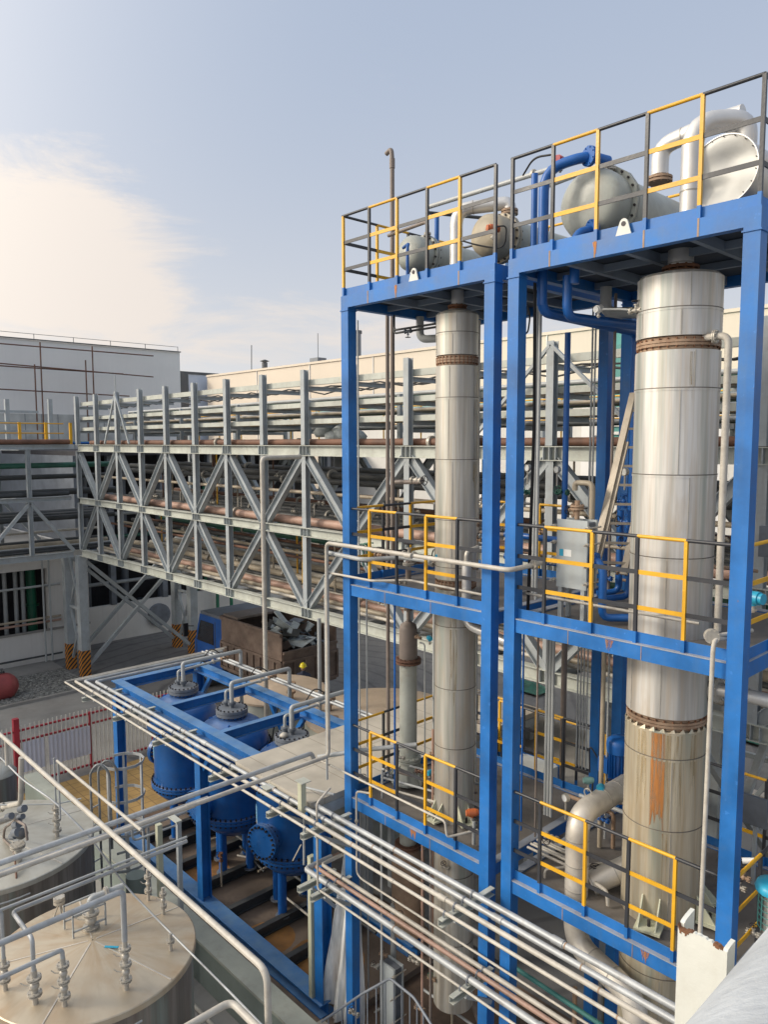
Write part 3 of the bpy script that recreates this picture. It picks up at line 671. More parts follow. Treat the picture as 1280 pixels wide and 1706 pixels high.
# green framed racks right of the rack leg, above the truck cab
t = thing('green_scaffold', (-30, 21, 0), 'green steel frame glimpsed above the truck cab', 'steel frame')
for px in (328, 343, 362, 385):
    p = at(px, 1000, Y=20.0); MB().box(p.x-.06, p.x+.06, 19.95, 20.07, 0, 7.0).build('upright', 'plant_green', t)
p0, p1 = at(322, 1000, Y=20.0).x, at(400, 1000, Y=20.0).x
for z in (3.1, 4.0, 4.9, 5.8): MB().box(p0, p1, 19.9, 19.98, z, z+.1).build('rail', 'plant_green', t)
t = thing('pale_shed', (-20, 26, 0), 'pale shed wall with green trim seen behind the truck cab', 'building')
p0, p1 = at(322, 1000, Y=24).x, at(400, 1000, Y=24).x
MB().box(p0, p1, 24, 24.3, 0, 7.5).build('wall', 'facade_white', t)
for k in range(4): MB().box(p0+.5+k*1.6, p0+1.4+k*1.6, 23.94, 24.0, 3.0, 5.0).build('window', 'trim_dark', t)
# grey boiler like drum at the portal foot
t = thing('horizontal_drum', (-28, 17.2, 0), 'grey horizontal drum lying behind the crossed braces of the rack portal', 'tank')
p = at(235, 1080, Y=16.9); q = at(272, 1075, Y=16.9)
MB().lathe((p.x, 16.9, 0.9), (1, 0, 0), [(-.25, 0), (-.15, .35), (0, .55), (2.2, .55), (2.2, .55), (2.2, 0)], 20).build('shell', 'cast_grey', t)
for k in (.4, 1.8): MB().box(p.x+k-.08, p.x+k+.08, 16.5, 17.3, 0, .5).build('saddle', 'concrete', t)

# ================================================================== PIPE RACK
NX = [-29.68+1.815*i for i in range(19)]
YA, YB_ = 11.5, 16.3
rack = thing('pipe_rack', (-29.7, 11.5, 0), 'long grey steel lattice pipe bridge crossing behind the blue towers', 'pipe rack')
TIERS = [(5.0, 0.26), (7.05, 0.22), (9.08, 0.26)]
for yy in (YA, YB_):
    for z, h in TIERS:
        mb = MB(); mb.mat('rack_pale').ibar((NX[0], yy, z), (NX[-1], yy, z), 0.2, h, 0.016)
        mb.mat('rack_grey')
        for x in NX[1:-1]:
            for o in (-.13, 0, .13): mb.box(x+o-.008, x+o+.008, yy-.095, yy-.008, z-h/2+.017, z+h/2-.017)
        mb.build('chord', None, rack)
    for i, x in enumerate(NX):
        for (za, zb) in ((5.13, 6.94), (7.16, 8.95)):
            MB().ibar((x, yy, za), (x, yy, zb), 0.16, 0.15, 0.014, up=(0, 1, 0)).build('post', 'rack_grey', rack)
    for i in range(len(NX)-1):
        a, b = NX[i], NX[i+1]
        lo, hi = (a+.06, b-.10) if i % 2 else (b-.06, a+.10)
        MB().ibar((hi, yy, 8.94), (lo, yy, 7.17), 0.16, 0.21, 0.014).build('diagonal', 'rack_grey', rack)
        lo, hi = (b-.06, a+.10) if i % 2 else (a+.06, b-.10)
        MB().ibar((hi, yy, 6.93), (lo, yy, 5.14), 0.16, 0.21, 0.014).build('diagonal', 'rack_grey', rack)
for z in (4.98, 7.03, 9.06):
    for x in NX:
        MB().ibar((x, YA+.12, z-.03), (x, YB_-.12, z-.03), 0.14, 0.16, 0.014).build('cross_beam', 'rack_grey', rack)
for x in NX[:16]:
    MB().ibar((x-.04, YA+.02, 9.22), (x-.04, YA+.02, 11.06), 0.15, 0.15, 0.014, up=(0, 1, 0)).build('top_post', 'rack_grey', rack)
    for z in (10.62, 10.12, 9.70):
        MB().ibar((x-.04, YA+.10, z), (x-.04, YA+1.25, z), 0.09, 0.10, 0.012).build('cable_arm', 'rack_grey', rack)
for z, h in ((10.76, 0.13), (10.21, 0.11), (9.80, 0.11)):
    mb = MB(); mb.bar((NX[0], YA+.16, z), (NX[15]+1, YA+.16, z), .012, h); mb.bar((NX[0], YA+.20, z+h/2), (NX[15]+1, YA+.20, z+h/2), .09, .01); mb.bar((NX[0], YA+.20, z-h/2), (NX[15]+1, YA+.20, z-h/2), .09, .01)
    mb.build('cable_tray', 'rack_pale', rack)
for i in (2, 12):       # braced king posts
    x = NX[i]-.04
    for s in (-1, 1): MB().bar((x, YA-.03, 11.0), (x+s*(1.0 if i == 2 else 1.9), YA-.03, 9.25), .06, .06).build('top_brace', 'rack_grey', rack)
# legs of the two portals
def portal(x1, x0, hz='hazard'):
    for (x, y) in ((x1, YA), (x0, YA), (x1, YB_), (x0, YB_)):
        MB().box(x-.17, x+.17, y-.17, y+.17, 1.06, 4.86).build('leg', 'rack_grey', rack)
        MB().box(x-.174, x+.174, y-.174, y+.174, 0.0, 1.06).build('hazard_band' if hz == 'hazard' else 'leg_base', hz, rack)
    for y in (YA, YB_):
        for (za, zb) in ((0.5, 2.6), (2.75, 4.75)):
            MB().bar((x1-.17, y, za), (x0+.17, y, zb), .09, .09).build('brace', 'rack_grey', rack)
            MB().bar((x1-.17, y+.03, zb), (x0+.17, y+.03, za), .09, .09).build('brace', 'rack_grey', rack)
        MB().bar((x1, y, 2.66), (x0, y, 2.66), .1, .1).build('strut', 'rack_grey', rack)
    for x in (x1, x0):
        MB().bar((x, YA+.2, 0.45), (x, YB_-.2, 4.6), .13, .13).build('brace', 'rack_grey', rack)
        MB().bar((x+.04, YA+.2, 4.6), (x+.04, YB_-.2, 0.45), .13, .13).build('brace', 'rack_grey', rack)
portal(-29.85, -31.3)
portal(at(1228, 1150, Y=YA+2).x, at(1228, 1150, Y=YA+2).x-1.5, 'rack_grey')

# pipes carried by the rack
cols = {'pipe_cream': 'cream', 'pipe_grey': 'grey', 'pipe_tan': 'tan', 'pipe_dark': 'black', 'pipe_green': 'green', 'pipe_rose': 'reddish', 'pipe_rust': 'rusty brown', 'rack_pale': 'pale', 'rail_yellow': 'yellow'}
def rack_row(tier, z, specs, x0=-29.0, x1=3.0, flg=True):
    for k, (y, r, m, dz) in enumerate(specs):
        zz = z + r + dz
        fl = []
        rr = random.Random(int(z*100)+k)
        if flg and r > 0.05:
            for _ in range(4): fl.append(((rr.uniform(-26, -4), y, zz), (1, 0, 0)))
        size = 'fat' if r >= .1 else ('medium' if r >= .06 else 'thin')
        mb = MB().tube([(x0, y, zz), (x1, y, zz)], r, 10)
        lab = '%s %s pipe on %s of the long rack, %s from front' % (size, cols[m], tier, ORD[k])
        if fl:
            t = thing('rack_pipe', (x0, y, zz), lab, 'pipe', 'pipes carried by the long rack')
            mb.build('pipe_run', m, t)
            for c, ax in fl: flange(MB(), c, ax, r*1.6, 0.03, .01, 8, False).build('flange', 'valve_steel', t)
        else: tag(mb.build('rack_pipe', m), lab, 'pipe', 'pipes carried by the long rack')
rack_row('the lowest tier', 5.14, [(11.85, .045, 'pipe_cream', 0), (12.1, .06, 'pipe_tan', 0), (12.42, .10, 'pipe_rose', 0), (12.75, .07, 'pipe_cream', 0), (13.05, .08, 'pipe_dark', 0), (13.4, .11, 'pipe_tan', 0.03), (13.75, .05, 'pipe_green', 0), (14.05, .09, 'pipe_cream', 0.02), (14.4, .08, 'pipe_dark', 0), (14.75, .11, 'pipe_tan', 0.04), (15.15, .07, 'pipe_grey', 0.1), (15.5, .10, 'pipe_dark', 0.1), (15.9, .06, 'pipe_rust', 0.1)])
rack_row('rods under middle tier', 6.15, [(12.2, .04, 'pipe_rust', 0), (12.7, .05, 'pipe_tan', 0), (13.3, .07, 'pipe_dark', 0), (13.9, .05, 'pipe_rust', 0), (14.5, .08, 'pipe_green', 0), (15.1, .06, 'pipe_tan', 0), (15.6, .05, 'pipe_rust', 0)])
rack_row('the middle tier', 7.14, [(11.87, .11, 'pipe_rose', 0), (12.25, .06, 'pipe_tan', 0), (12.6, .09, 'pipe_dark', 0), (12.95, .045, 'pipe_green', 0), (13.25, .10, 'pipe_dark', 0), (13.65, .06, 'pipe_cream', 0.02), (14.0, .08, 'pipe_dark', 0), (14.4, .11, 'pipe_dark', 0.02), (14.8, .05, 'pipe_tan', 0.1), (15.2, .09, 'pipe_rust', 0.1), (15.65, .07, 'pipe_dark', 0.1)])
rack_row('rods under top tier', 8.05, [(12.1, .045, 'pipe_tan', -.12), (12.35, .035, 'pipe_rust', -.12), (12.8, .08, 'pipe_dark', .1), (13.3, .11, 'pipe_dark', .2), (13.9, .10, 'pipe_dark', .05), (14.5, .12, 'pipe_dark', .25), (15.1, .12, 'pipe_dark', 0), (15.7, .12, 'pipe_dark', .2)])
rack_row('the top tier', 9.20, [(11.75, .085, 'pipe_rust', 0), (12.1, .06, 'pipe_dark', 0), (12.5, .07, 'pipe_grey', 0), (12.9, .05, 'pipe_green', 0), (13.3, .08, 'pipe_dark', 0), (13.9, .06, 'pipe_tan', 0), (14.5, .08, 'pipe_green', 0), (15.2, .07, 'pipe_grey', 0)])
for k, (y, z, r, m) in enumerate(((12.0, 10.69, .0, ''), (11.95, 10.20, .045, 'pipe_rust'), (12.2, 10.20, .05, 'pipe_cream'), (12.5, 10.20, .06, 'pipe_grey'), (11.95, 9.78, .04, 'rail_yellow'), (12.25, 9.78, .05, 'pipe_tan'), (12.55, 9.78, .05, 'pipe_green'))):
    if r: tag(MB().tube([(-29, y, z), (1, y, z)], r, 8).build('rack_pipe', m), '%s line laid on the %s cable arms of the long rack, %s from front' % (cols[m], 'upper' if z > 10 else 'lower', ORD[(k-1) % 3]), 'pipe', 'pipes carried by the long rack')
mk('pipe_olive', (0.26, 0.28, 0.20), 0.5, var=0.2, dirt=0.4, streak=0.3)
cols['pipe_olive'] = 'olive'
rack_row('low rear frames', 9.62, [(13.2, .05, 'pipe_grey', 0), (13.45, .035, 'pipe_tan', .02), (13.7, .06, 'pipe_dark', 0), (14.0, .04, 'pipe_olive', 0), (14.3, .05, 'pipe_green', 0), (14.6, .035, 'pipe_rust', 0)], flg=False)
rack_row('mid rear frames', 10.02, [(13.2, .04, 'pipe_tan', 0), (13.5, .06, 'pipe_grey', 0), (13.8, .035, 'pipe_dark', 0), (14.15, .05, 'pipe_olive', 0), (14.5, .04, 'pipe_green', 0)], flg=False)
rack_row('high rear frames', 10.42, [(13.3, .05, 'pipe_grey', 0), (13.6, .035, 'pipe_green', 0), (13.9, .05, 'pipe_dark', 0), (14.3, .04, 'pipe_tan', 0)], flg=False)
for i in range(1, 17, 2):
    x = NX[i]
    for yy in (13.0, 14.8): MB().box(x-.05, x+.05, yy-.05, yy+.05, 9.13, 10.45).build('rear_post', 'rack_grey', rack)
    for z in (9.57, 9.97, 10.37): MB().box(x-.04, x+.04, 13.05, 14.75, z-.05, z+.045).build('rear_arm', 'rack_grey', rack)
for k in range(3):
    y = 12.25+k*.3; cbl = MB(); pts = []
    for i in range(15):
        pts += [(NX[i]+.1, y, 10.70), (NX[i]+.9, y, 10.70-.05-.03*((i*7+k*3) % 4))]
    cbl.tube(pts, .02, 6); tag(cbl.build('cable', 'rubber'), ['front', 'middle', 'rear'][k]+' black cable sagging along the uppermost arms of the long rack', 'cable', 'cables on the long rack')
# hangers and little upright drop pipes seen inside the rack
rr = random.Random(11)
for k in range(26):
    x = -28.5 + k*1.0 + rr.uniform(-.3, .3); y = rr.choice((12.9, 13.6, 14.3)); zt = rr.choice((9.0, 6.95))
    tag(MB().tube([(x, y, zt-1.75), (x, y, zt)], .025, 6).build('drop_pipe', rr.choice(['pipe_tan', 'rail_yellow', 'pipe_rust'])), 'thin upright drop pipe between the tiers inside the long rack', 'pipe', 'drop pipes inside the long rack')
v0 = valve((-24.6, 12.6, 7.36), (1, 0, 0), .11, 'pale flanged valve on a pipe inside the long rack', 'valves inside the long rack', wheel=(0, -.3, 1), mat='valve_steel')
rr = random.Random(17)
for k in range(38):
    y, z = rr.choice(((12.6, 7.36), (12.95, 7.28), (13.25, 7.4), (12.25, 7.3), (12.42, 5.34), (12.75, 5.3), (13.4, 5.42), (14.05, 5.4), (12.8, 8.3), (12.1, 8.0), (12.7, 6.3)))
    dup(v0, (rr.uniform(-26.5, -6.5), y, z), rz=rr.uniform(-.2, .2))
for i in range(1, 16, 2):   # rows of small drop branches with caps on the middle tier
    x = NX[i]+.55
    for q in range(2): tag(MB().tube([(x+.18*q, 12.6, 7.3), (x+.18*q, 12.6, 7.62), (x+.18*q, 12.95, 7.62)], .022, 6, bend=.06).cyl((x+.18*q, 12.88, 7.62), (x+.18*q, 12.92, 7.62), .06, 8).build('branch_pipe', 'pipe_cream'), 'short hooked branch pipe on the middle tier inside the long rack', 'pipe', 'branch pipes inside the long rack')
# walkway on top of the rack, yellow rail behind the cable trays
t = thing('rack_walkway', (-29, 15.0, 9.3), 'walkway with a yellow handrail along the top of the long rack', 'walkway')
MB().box(-29, 2, 15.5, 16.2, 9.24, 9.27).build('deck', 'deck_steel', t)
for z in (9.8, 10.3): MB().tube([(-29, 15.5, z), (2, 15.5, z)], .02, 6).build('rail', 'rail_yellow', t)
for i in range(20): MB().tube([(-29+i*1.55, 15.5, 9.27), (-29+i*1.55, 15.5, 10.3)], .022, 6).build('rail_post', 'rail_yellow', t)
for i in range(0, 17, 2):
    x = NX[i]; MB().box(x-.08, x+.08, 16.24, 16.4, 9.3, 10.7).build('post', 'rack_grey', rack)
# plastic wrapped lump on the rack (by the left blue column)
rr = random.Random(5); p = at(566, 722, Y=12.6)
mb = MB().mat('scrap_pale')
for i in range(7):
    c = V((p.x+rr.uniform(-.5, .5), 12.6+rr.uniform(-.2, .2), 9.35+rr.uniform(0, .25))); mb.lathe(c, (rr.uniform(-.3, .3), rr.uniform(-.3, .3), 1), [(-.15, .02), (-.1, .25), (.05, .3), (.16, .16), (.2, .0)], 7)
tag(mb.build('wrapped_bundle'), 'grey plastic wrapped bundle lying on the top tier beside the left blue column', 'bundle')

# ------------------------------------------------------------------ left rack (runs towards the viewer)
lr = thing('side_pipe_rack', (-30, 5, 0), 'shorter grey pipe rack meeting the long one at the left corner', 'pipe rack')
XL = -30.0
for xx in (XL, -33.6):
    for z, h in ((9.12, .17), (7.14, .16), (4.92, .22)):
        MB().ibar((xx, -8, z), (xx, 11.28, z), .16, h, .014).build('chord', 'rack_grey', lr)
    for y in (9.73, 8.0, 6.2, 4.4, 2.6):
        for za, zb in ((5.03, 7.06), (7.22, 9.03)): MB().ibar((xx, y, za), (xx, y, zb), .16, .15, .014, up=(0, 1, 0)).build('post', 'rack_grey', lr)
    for a, b in ((9.73, 11.3), (9.73, 8.0), (6.2, 8.0), (6.2, 4.4)):
        MB().bar((xx, a, 7.02), (xx, b, 5.06), .12, .12).build('diagonal', 'rack_grey', lr)
for y in (9.73, 8.0, 6.2, 4.4, 2.6):
    for z in (9.1, 7.1, 4.9): MB().bar((-33.6, y, z-.05), (XL, y, z-.05), .1, .12).build('cross_beam', 'rack_grey', lr)
for px in (10, 82):
    p = at(px, 665, X=-33.0); MB().box(-33.08, -32.92, p.y-.08, p.y+.08, 9.2, p.z).build('top_post', 'rack_grey', lr)
for z in (10.55, 10.1, 9.75):
    MB().bar((-33.0, -8, z), (-33.0, 11.2, z), .06, .1).build('cable_tray', 'rack_grey', lr)
MB().box(-31.1, -30.1, -8, 11.3, 9.21, 9.23).build('deck', 'deck_steel', lr)
t = thing('walkway_rail', (-30.3, 5, 9.2), 'yellow handrail on top of the shorter rack at the left', 'railing')
for z in (9.65, 10.02): MB().tube([(-30.3, -8, z), (-30.3, 11.2, z)], .025, 6).build('rail', 'rail_yellow', t)
for px in (32, 76, 117):
    p = at(px, 715, X=-30.3); MB().box(-30.34, -30.26, p.y-.05, p.y+.05, 9.23, 10.06).build('rail_post', 'rail_yellow', t)
for px in (-20, -75):
    p = at(px, 715, X=-30.3); MB().box(-30.34, -30.26, p.y-.05, p.y+.05, 9.23, 10.06).build('rail_post', 'rail_yellow', t)
def lrow(z, specs, what):
    for k, (x, r, m, nm) in enumerate(specs):
        tag(MB().tube([(x, -8, z+r), (x, 13.4 if x < -30.3 else 11.3, z+r)], r, 10).build('rack_pipe', m), nm, 'pipe', 'pipes on the side rack')
lrow(9.22, [(-30.02, .10, 'pipe_rust', 'fat brown pipe along the top edge of the side rack'), (-30.7, .05, 'blue_pipe_paint', 'blue pipe behind the brown one on top of the side rack'), (-31.6, .06, 'pipe_green', 'dark green pipe at the back of the side rack top'), (-32.3, .06, 'pipe_grey', 'grey pipe at the very back of the side rack top')], '')
lrow(8.3, [(-30.7, .11, 'pipe_green', 'fat green pipe hung under the top of the side rack'), (-31.5, .1, 'pipe_dark', 'black pipe hung behind the green one in the side rack')], '')
lrow(7.22, [(-30.3, .09, 'pipe_dark', 'front black pipe on the middle tier of the side rack'), (-30.8, .13, 'pipe_dark', 'fat second black pipe on the middle tier of the side rack'), (-31.6, .07, 'pipe_grey', 'grey pipe at the back of the side rack middle tier')], '')
lrow(7.85, [(-31.1, .10, 'pipe_dark', 'black pipe midway up the upper bay of the side rack')], '')
lrow(6.2, [(-31.0, .11, 'pipe_dark', 'black pipe hung in the lower bay of the side rack'), (-31.8, .13, 'pipe_dark', 'fat black pipe behind it in the lower bay of the side rack'), (-32.5, .16, 'pipe_dark', 'rearmost fat black pipe in the lower bay of the side rack')], '')
lrow(5.03, [(-30.4, .05, 'pipe_dark', 'thin black pipe at the front of the lowest tier of the side rack'), (-30.8, .08, 'pipe_dark', 'black pipe second from the front on the lowest tier of the side rack'), (-31.3, .07, 'pipe_grey', 'grey pipe in the middle of the lowest tier of the side rack'), (-31.8, .12, 'pipe_tan', 'tan pipe on the lowest tier of the side rack'), (-32.4, .14, 'pipe_dark', 'fat black pipe at the back of the lowest tier of the side rack')], '')
lrow(5.6, [(-32.2, .05, 'pipe_cream', 'thin cream pipe just above the lowest tier of the side rack')], '')

# ================================================================== BLUE STEEL TOWERS
LV = [4.03, 7.24, 11.34]
YF, YBK = 7.05, 9.55
CW = 0.15
def guardrail(par, name, p, q, n, posts, z0, toe=True, start_black=True, hgt=1.1, pc=None, xs=None):
    """n segments between p and q, alternately black and yellow; posts: indices of segment ends that carry a post"""
    p = V((p[0], p[1], z0)); q = V((q[0], q[1], z0))
    pt = (lambda i: V((xs[i], p.y, p.z))) if xs else (lambda i: p + (q-p)*(i/n))
    top = MB(); mids = [MB(), MB()]
    for i in range(n):
        c = 'rail_black' if (i % 2 == 0) == start_black else 'rail_yellow'
        a, b = pt(i), pt(i+1); dd = (q-p).normalized()
        a2 = a - dd*.02 if i == 0 and 0 in posts else a
        top.mat(c).tube([a2+V((0, 0, hgt)), b+V((0, 0, hgt))], .019, 8)
        for k, z in enumerate((.37, .735)): mids[k].mat(c).bar(a+V((0, 0, z)), b+V((0, 0, z)), .012, .045)
    o = top.build(name, None, par)
    for k in (0, 1): mids[k].build('mid_rail', None, o)
    for i in posts:
        c = pc[i] if pc else ('y' if ((i % 2 == 1) if start_black else (i % 2 == 0)) else 'b')
        c = 'rail_yellow' if c == 'y' else 'rail_black'
        a = pt(i); MB().mat(c).bar(a+V((0, 0, .12)), a+V((0, 0, hgt)), .034, .034).mat('blue_paint').bar(a+V((0, 0, -.05)), a+V((0, 0, .12)), .036, .036).build('rail_post', None, par)
    if toe:
        d = (q-p).normalized(); s = V((-d.y, d.x, 0))*.022
        MB().bar(p+s+V((0, 0, .055)), q+s+V((0, 0, .055)), .008, .11).build('toe_board', 'blue_paint', par)
def tower(x0, x1, label):
    t = thing('steel_tower', ((x0+x1)/2, (YF+YBK)/2, 0), label, 'steel tower', 'pair of blue towers')
    for (x, y) in ((x0, YF), (x1-CW, YF), (x0, YBK), (x1-CW, YBK)):
        mb = MB(); mb.box(x, x+CW, y, y+CW, 0.03, LV[2]-.165)
        mb.box(x-.012, x+CW+.012, y-.012, y+CW+.012, LV[2]-.21, LV[2]-.195)
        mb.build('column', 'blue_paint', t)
        MB().box(x-.08, x+CW+.08, y-.08, y+CW+.08, 0.02, .05).build('base_plate', 'blue_paint', t)
    for k, z in enumerate(LV):
        h = .165
        if k < 2:
            for y in (YF+.02, YBK+.02):
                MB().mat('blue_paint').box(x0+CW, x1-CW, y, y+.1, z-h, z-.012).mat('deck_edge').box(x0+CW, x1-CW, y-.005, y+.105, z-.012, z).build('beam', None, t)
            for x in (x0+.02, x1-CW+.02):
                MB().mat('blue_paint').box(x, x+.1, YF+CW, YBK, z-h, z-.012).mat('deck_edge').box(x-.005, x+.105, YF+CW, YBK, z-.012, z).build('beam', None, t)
        else:
            for y in (YF, YBK+.05): MB().box(x0, x1, y, y+.1, z-h, z).build('beam', 'blue_paint', t)
            for x in (x0, x1-.1): MB().box(x, x+.1, YF+.1, YBK+.05, z-h, z).build('beam', 'blue_paint', t)
        for j in range(1, 4):
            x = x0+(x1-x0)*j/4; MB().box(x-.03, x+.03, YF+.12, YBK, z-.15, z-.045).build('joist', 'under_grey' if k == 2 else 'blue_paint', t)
        for j in range(1, 3):
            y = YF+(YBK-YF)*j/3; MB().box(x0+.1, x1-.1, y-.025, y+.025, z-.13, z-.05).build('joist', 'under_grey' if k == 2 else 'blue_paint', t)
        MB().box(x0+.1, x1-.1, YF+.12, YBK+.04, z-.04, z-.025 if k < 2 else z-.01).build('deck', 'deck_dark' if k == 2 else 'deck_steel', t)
    if True:
        for s in (0, 1):
            MB().bar((x0+CW, YF+.2, LV[2]-.16), (x1-CW, YBK, LV[2]-.16), .05, .03) if s else None
    return t
mk('deck_edge', (0.30, 0.33, 0.38), 0.6, var=0.15, dirt=0.5, dirtcol=(0.2, 0.12, 0.08), streak=0)
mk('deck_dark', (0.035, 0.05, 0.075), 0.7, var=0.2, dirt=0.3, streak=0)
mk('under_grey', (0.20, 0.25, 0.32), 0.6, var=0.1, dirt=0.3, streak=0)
T1 = tower(-8.43, -5.67, 'left blue steel tower with three decks around the slimmer column')
T2 = tower(-5.475, -2.73, 'right blue steel tower with three decks around the thick column')
# rails T1
x0, x1 = -8.40, -5.69
for k in (0, 1):
    guardrail(T1, 'guardrail', (x0+CW-.03, YF+.05), (x1-.12, YF+.05), 5, (1, 2, 3, 4), LV[k], xs=(-8.28, -7.9, -7.35, -6.8, -6.26, -5.81))
    guardrail(T1, 'guardrail', (x0+CW-.03, YBK+.05), (x1-.12, YBK+.05), 5, (1, 2, 3, 4), LV[k], start_black=True)
    guardrail(T1, 'guardrail', (x0+.04, YF+CW), (x0+.04, YBK), 4, (1, 2, 3), LV[k], start_black=False)
guardrail(T1, 'guardrail', (x0, YF+.03), (x1, YF+.03), 5, (0, 1, 2, 3, 4, 5), LV[2], pc='ybybyb')
for q in T1.children: pass
guardrail(T1, 'guardrail', (x0, YF+.03), (x0, YBK+.1), 4, (1, 2, 4), LV[2])
guardrail(T1, 'guardrail', (x0, YBK+.1), (x1, YBK+.1), 5, (1, 3, 5), LV[2], toe=False)
x0, x1 = -5.45, -2.76
for k in (0, 1):
    guardrail(T2, 'guardrail', (x0+CW-.03, YF+.05), (x1-.12, YF+.05), 5, (1, 2, 3, 4), LV[k], pc='xbybyx', xs=(-5.33, -4.95, -4.35, -3.83, -3.32, -2.88))
    guardrail(T2, 'guardrail', (x1, YF+CW), (x1, YBK), 4, (1, 2, 3), LV[k], start_black=False)
guardrail(T2, 'guardrail', (x0+CW-.03, YBK+.05), (x1-.12, YBK+.05), 5, (1, 2, 3, 4), LV[0])
guardrail(T2, 'guardrail', (x0, YF+.03), (x1, YF+.03), 5, (0, 1, 2, 3, 4, 5), LV[2], pc='bbybyb')
guardrail(T2, 'guardrail', (x1, YF+.03), (x1, YBK+.1), 4, (1, 2, 4), LV[2])
guardrail(T2, 'guardrail', (x0, YBK+.1), (x1, YBK+.1), 5, (1, 3, 5), LV[2], toe=False)
for t_, xs in ((T1, (-7.86, -7.31, -6.22)), (T2, (-4.92, -4.37, -3.83, -3.29))):
    for x_ in xs: MB().box(x_-.009, x_+.009, YF-.003, YF, 11.175, 11.34).build('beam_joint', 'rust_pale', t_)
# lifting lugs on the top edges
for t, px, py in ((T1, 690, 462), (T2, 1040, 388)):
    p = at(px, py, Y=YF+.02); mb = MB(); w = .085
    prof = [(p.x-w, YF-.0, 11.34), (p.x+w, YF-.0, 11.34), (p.x+w*.55, YF, 11.46)] + [(p.x+w*.5*math.cos(a), YF, 11.46+w*.5*math.sin(a)) for a in (0.5, 1.0, 1.57, 2.1, 2.6)] + [(p.x-w*.55, YF, 11.46)]
    mb.mat('white_paint').poly([(a, YF+.03, c) for a, b, c in prof], .02).mat('bolt_dark').cyl((p.x, YF+.005, 11.45), (p.x, YF+.06, 11.45), .025, 10)
    mb.build('lifting_lug', None, t)

# nameplates, bolted splice plates and weld seams on the blue steel
for t_, xa__, xb__ in ((T1, -8.43, -5.82), (T2, -5.475, -2.88)):
    for k in (0, 1):
        for j in (1, 2): MB().box(xa__+(xb__-xa__)*j/3, xa__+(xb__-xa__)*j/3+.008, YF+.017, YF+.02, LV[k]-.165, LV[k]-.012).build('weld_seam', 'rust_pale', t_)
def rust_drip(par, x, z1, z0, w, y):
    mb = MB(); b = len(mb.v); n_ = 6; rr = random.Random(int((x+20)*100)+int(z1*10)); e = [rr.uniform(.3, 1) for _ in range(n_+1)]
    for j in range(9):
        for i in range(n_+1): mb.v.append((x+w*(i/n_-.5)*(1-.4*j/8), y, z1-(z1-z0)*e[i]*j/8))
    for j in range(8):
        for i in range(n_): q = b+j*(n_+1)+i; mb.face((q, q+1, q+n_+2, q+n_+1))
    return mb.build('rust_stain', 'rust_run', par)
# ------------------------------------------------------------------ distillation columns
mk('seam_mid', (0.42, 0.40, 0.36), 0.5, metal=.3, streak=0)
mk('seam_dark', (0.16, 0.145, 0.125), 0.6, var=0.3, dirt=0.5, dirtcol=(0.3, 0.2, 0.12), streak=0)
def clad_column(name, c, r, ztop, zbot, seams, flanges, label, mats, zsplit):
    x, y = c; t = thing(name, (x, y, zbot), label, 'column', 'stainless columns')
    cuts = sorted([zbot] + [f for f in flanges] + [ztop])
    for a, b in zip(cuts, cuts[1:]):
        lo = a+(.07 if a != zbot else 0); hi = b-(.07 if b != ztop else 0)
        m = mats[0] if lo >= zsplit else mats[1]
        prof = [(0, r*.6), (0, r)]
        ss = sorted(s for s in seams if lo+.05 < s < hi-.05)
        for s in ss: prof += [(s-lo-.012, r), (s-lo-.012, r+.004), (s-lo+.012, r+.004), (s-lo+.012, r)]
        if b == ztop: prof += [(hi-lo-.03, r), (hi-lo, r*.93), (hi-lo+.06, r*.35)]
        else: prof += [(hi-lo, r), (hi-lo, r*.6)]
        mb = MB(); mb.lathe((x, y, lo), (0, 0, 1), hard(prof), 56)
        sh = mb.build('cladding', m, t)
        for s in ss:
            q = MB(); q.lathe((x, y, s+.012), (0, 0, 1), hard([(0, r+.003), (0, r+.0065), (.009, r+.0065), (.009, r+.003)]), 56); q.build('seam_ring', 'seam_dark', sh)
        # standing vertical lap seams with rivets
        sm_ = MB(); rr = random.Random(int(a*10)); edges = [lo]+ss+[hi]
        for e0, e1 in zip(edges, edges[1:]):
            for an0 in (rr.uniform(3.6, 4.2), rr.uniform(4.9, 5.6)):
                q = V((x+math.cos(an0)*(r+.001), y+math.sin(an0)*(r+.001), 0))
                sm_.bar((q.x, q.y, e0+.012), (q.x, q.y, e1-.012), .008, .006, up=(math.cos(an0), math.sin(an0), 0))
                k = e0+.08
                while k < e1-.05:
                    u = V((math.cos(an0), math.sin(an0), 0)); sm_.cyl(V((q.x, q.y, k)), V((q.x, q.y, k))+u*.006, .006, 5); k += .14
        sm_.build('lap_seam', 'seam_mid', sh)
    for f in flanges:
        mb = MB(); mb.cyl((x, y, f-.062), (x, y, f-.034), r*.93, 40); mb.cyl((x, y, f-.03), (x, y, f-.003), r*.99, 48); mb.cyl((x, y, f+.003), (x, y, f+.03), r*.99, 48); mb.cyl((x, y, f+.034), (x, y, f+.062), r*.93, 40)
        mb.cyl((x, y, f-.069), (x, y, f+.069), r*.86, 32)
        fl = mb.build('flange', 'rust_pale', t)
        MB().bolts((x, y, f), (0, 0, 1), r*.96, 30, .011, .018, .062).build('bolt_ring', 'rust', fl)
    return t
C2x, C2y, C2r = -3.87, 7.92, .43
def zc2(py): return at(1120, py, Y=C2y-.25).z
c2 = clad_column('distillation_column', (C2x, C2y), C2r, 11.02, 1.6, [zc2(518), zc2(650), zc2(793), zc2(930), zc2(1065), zc2(1262), zc2(1382), 3.4, 2.6], [10.30, 6.28],
    'thick shiny stainless column inside the right blue tower', ('clad_large', 'clad_lower'), 6.3)
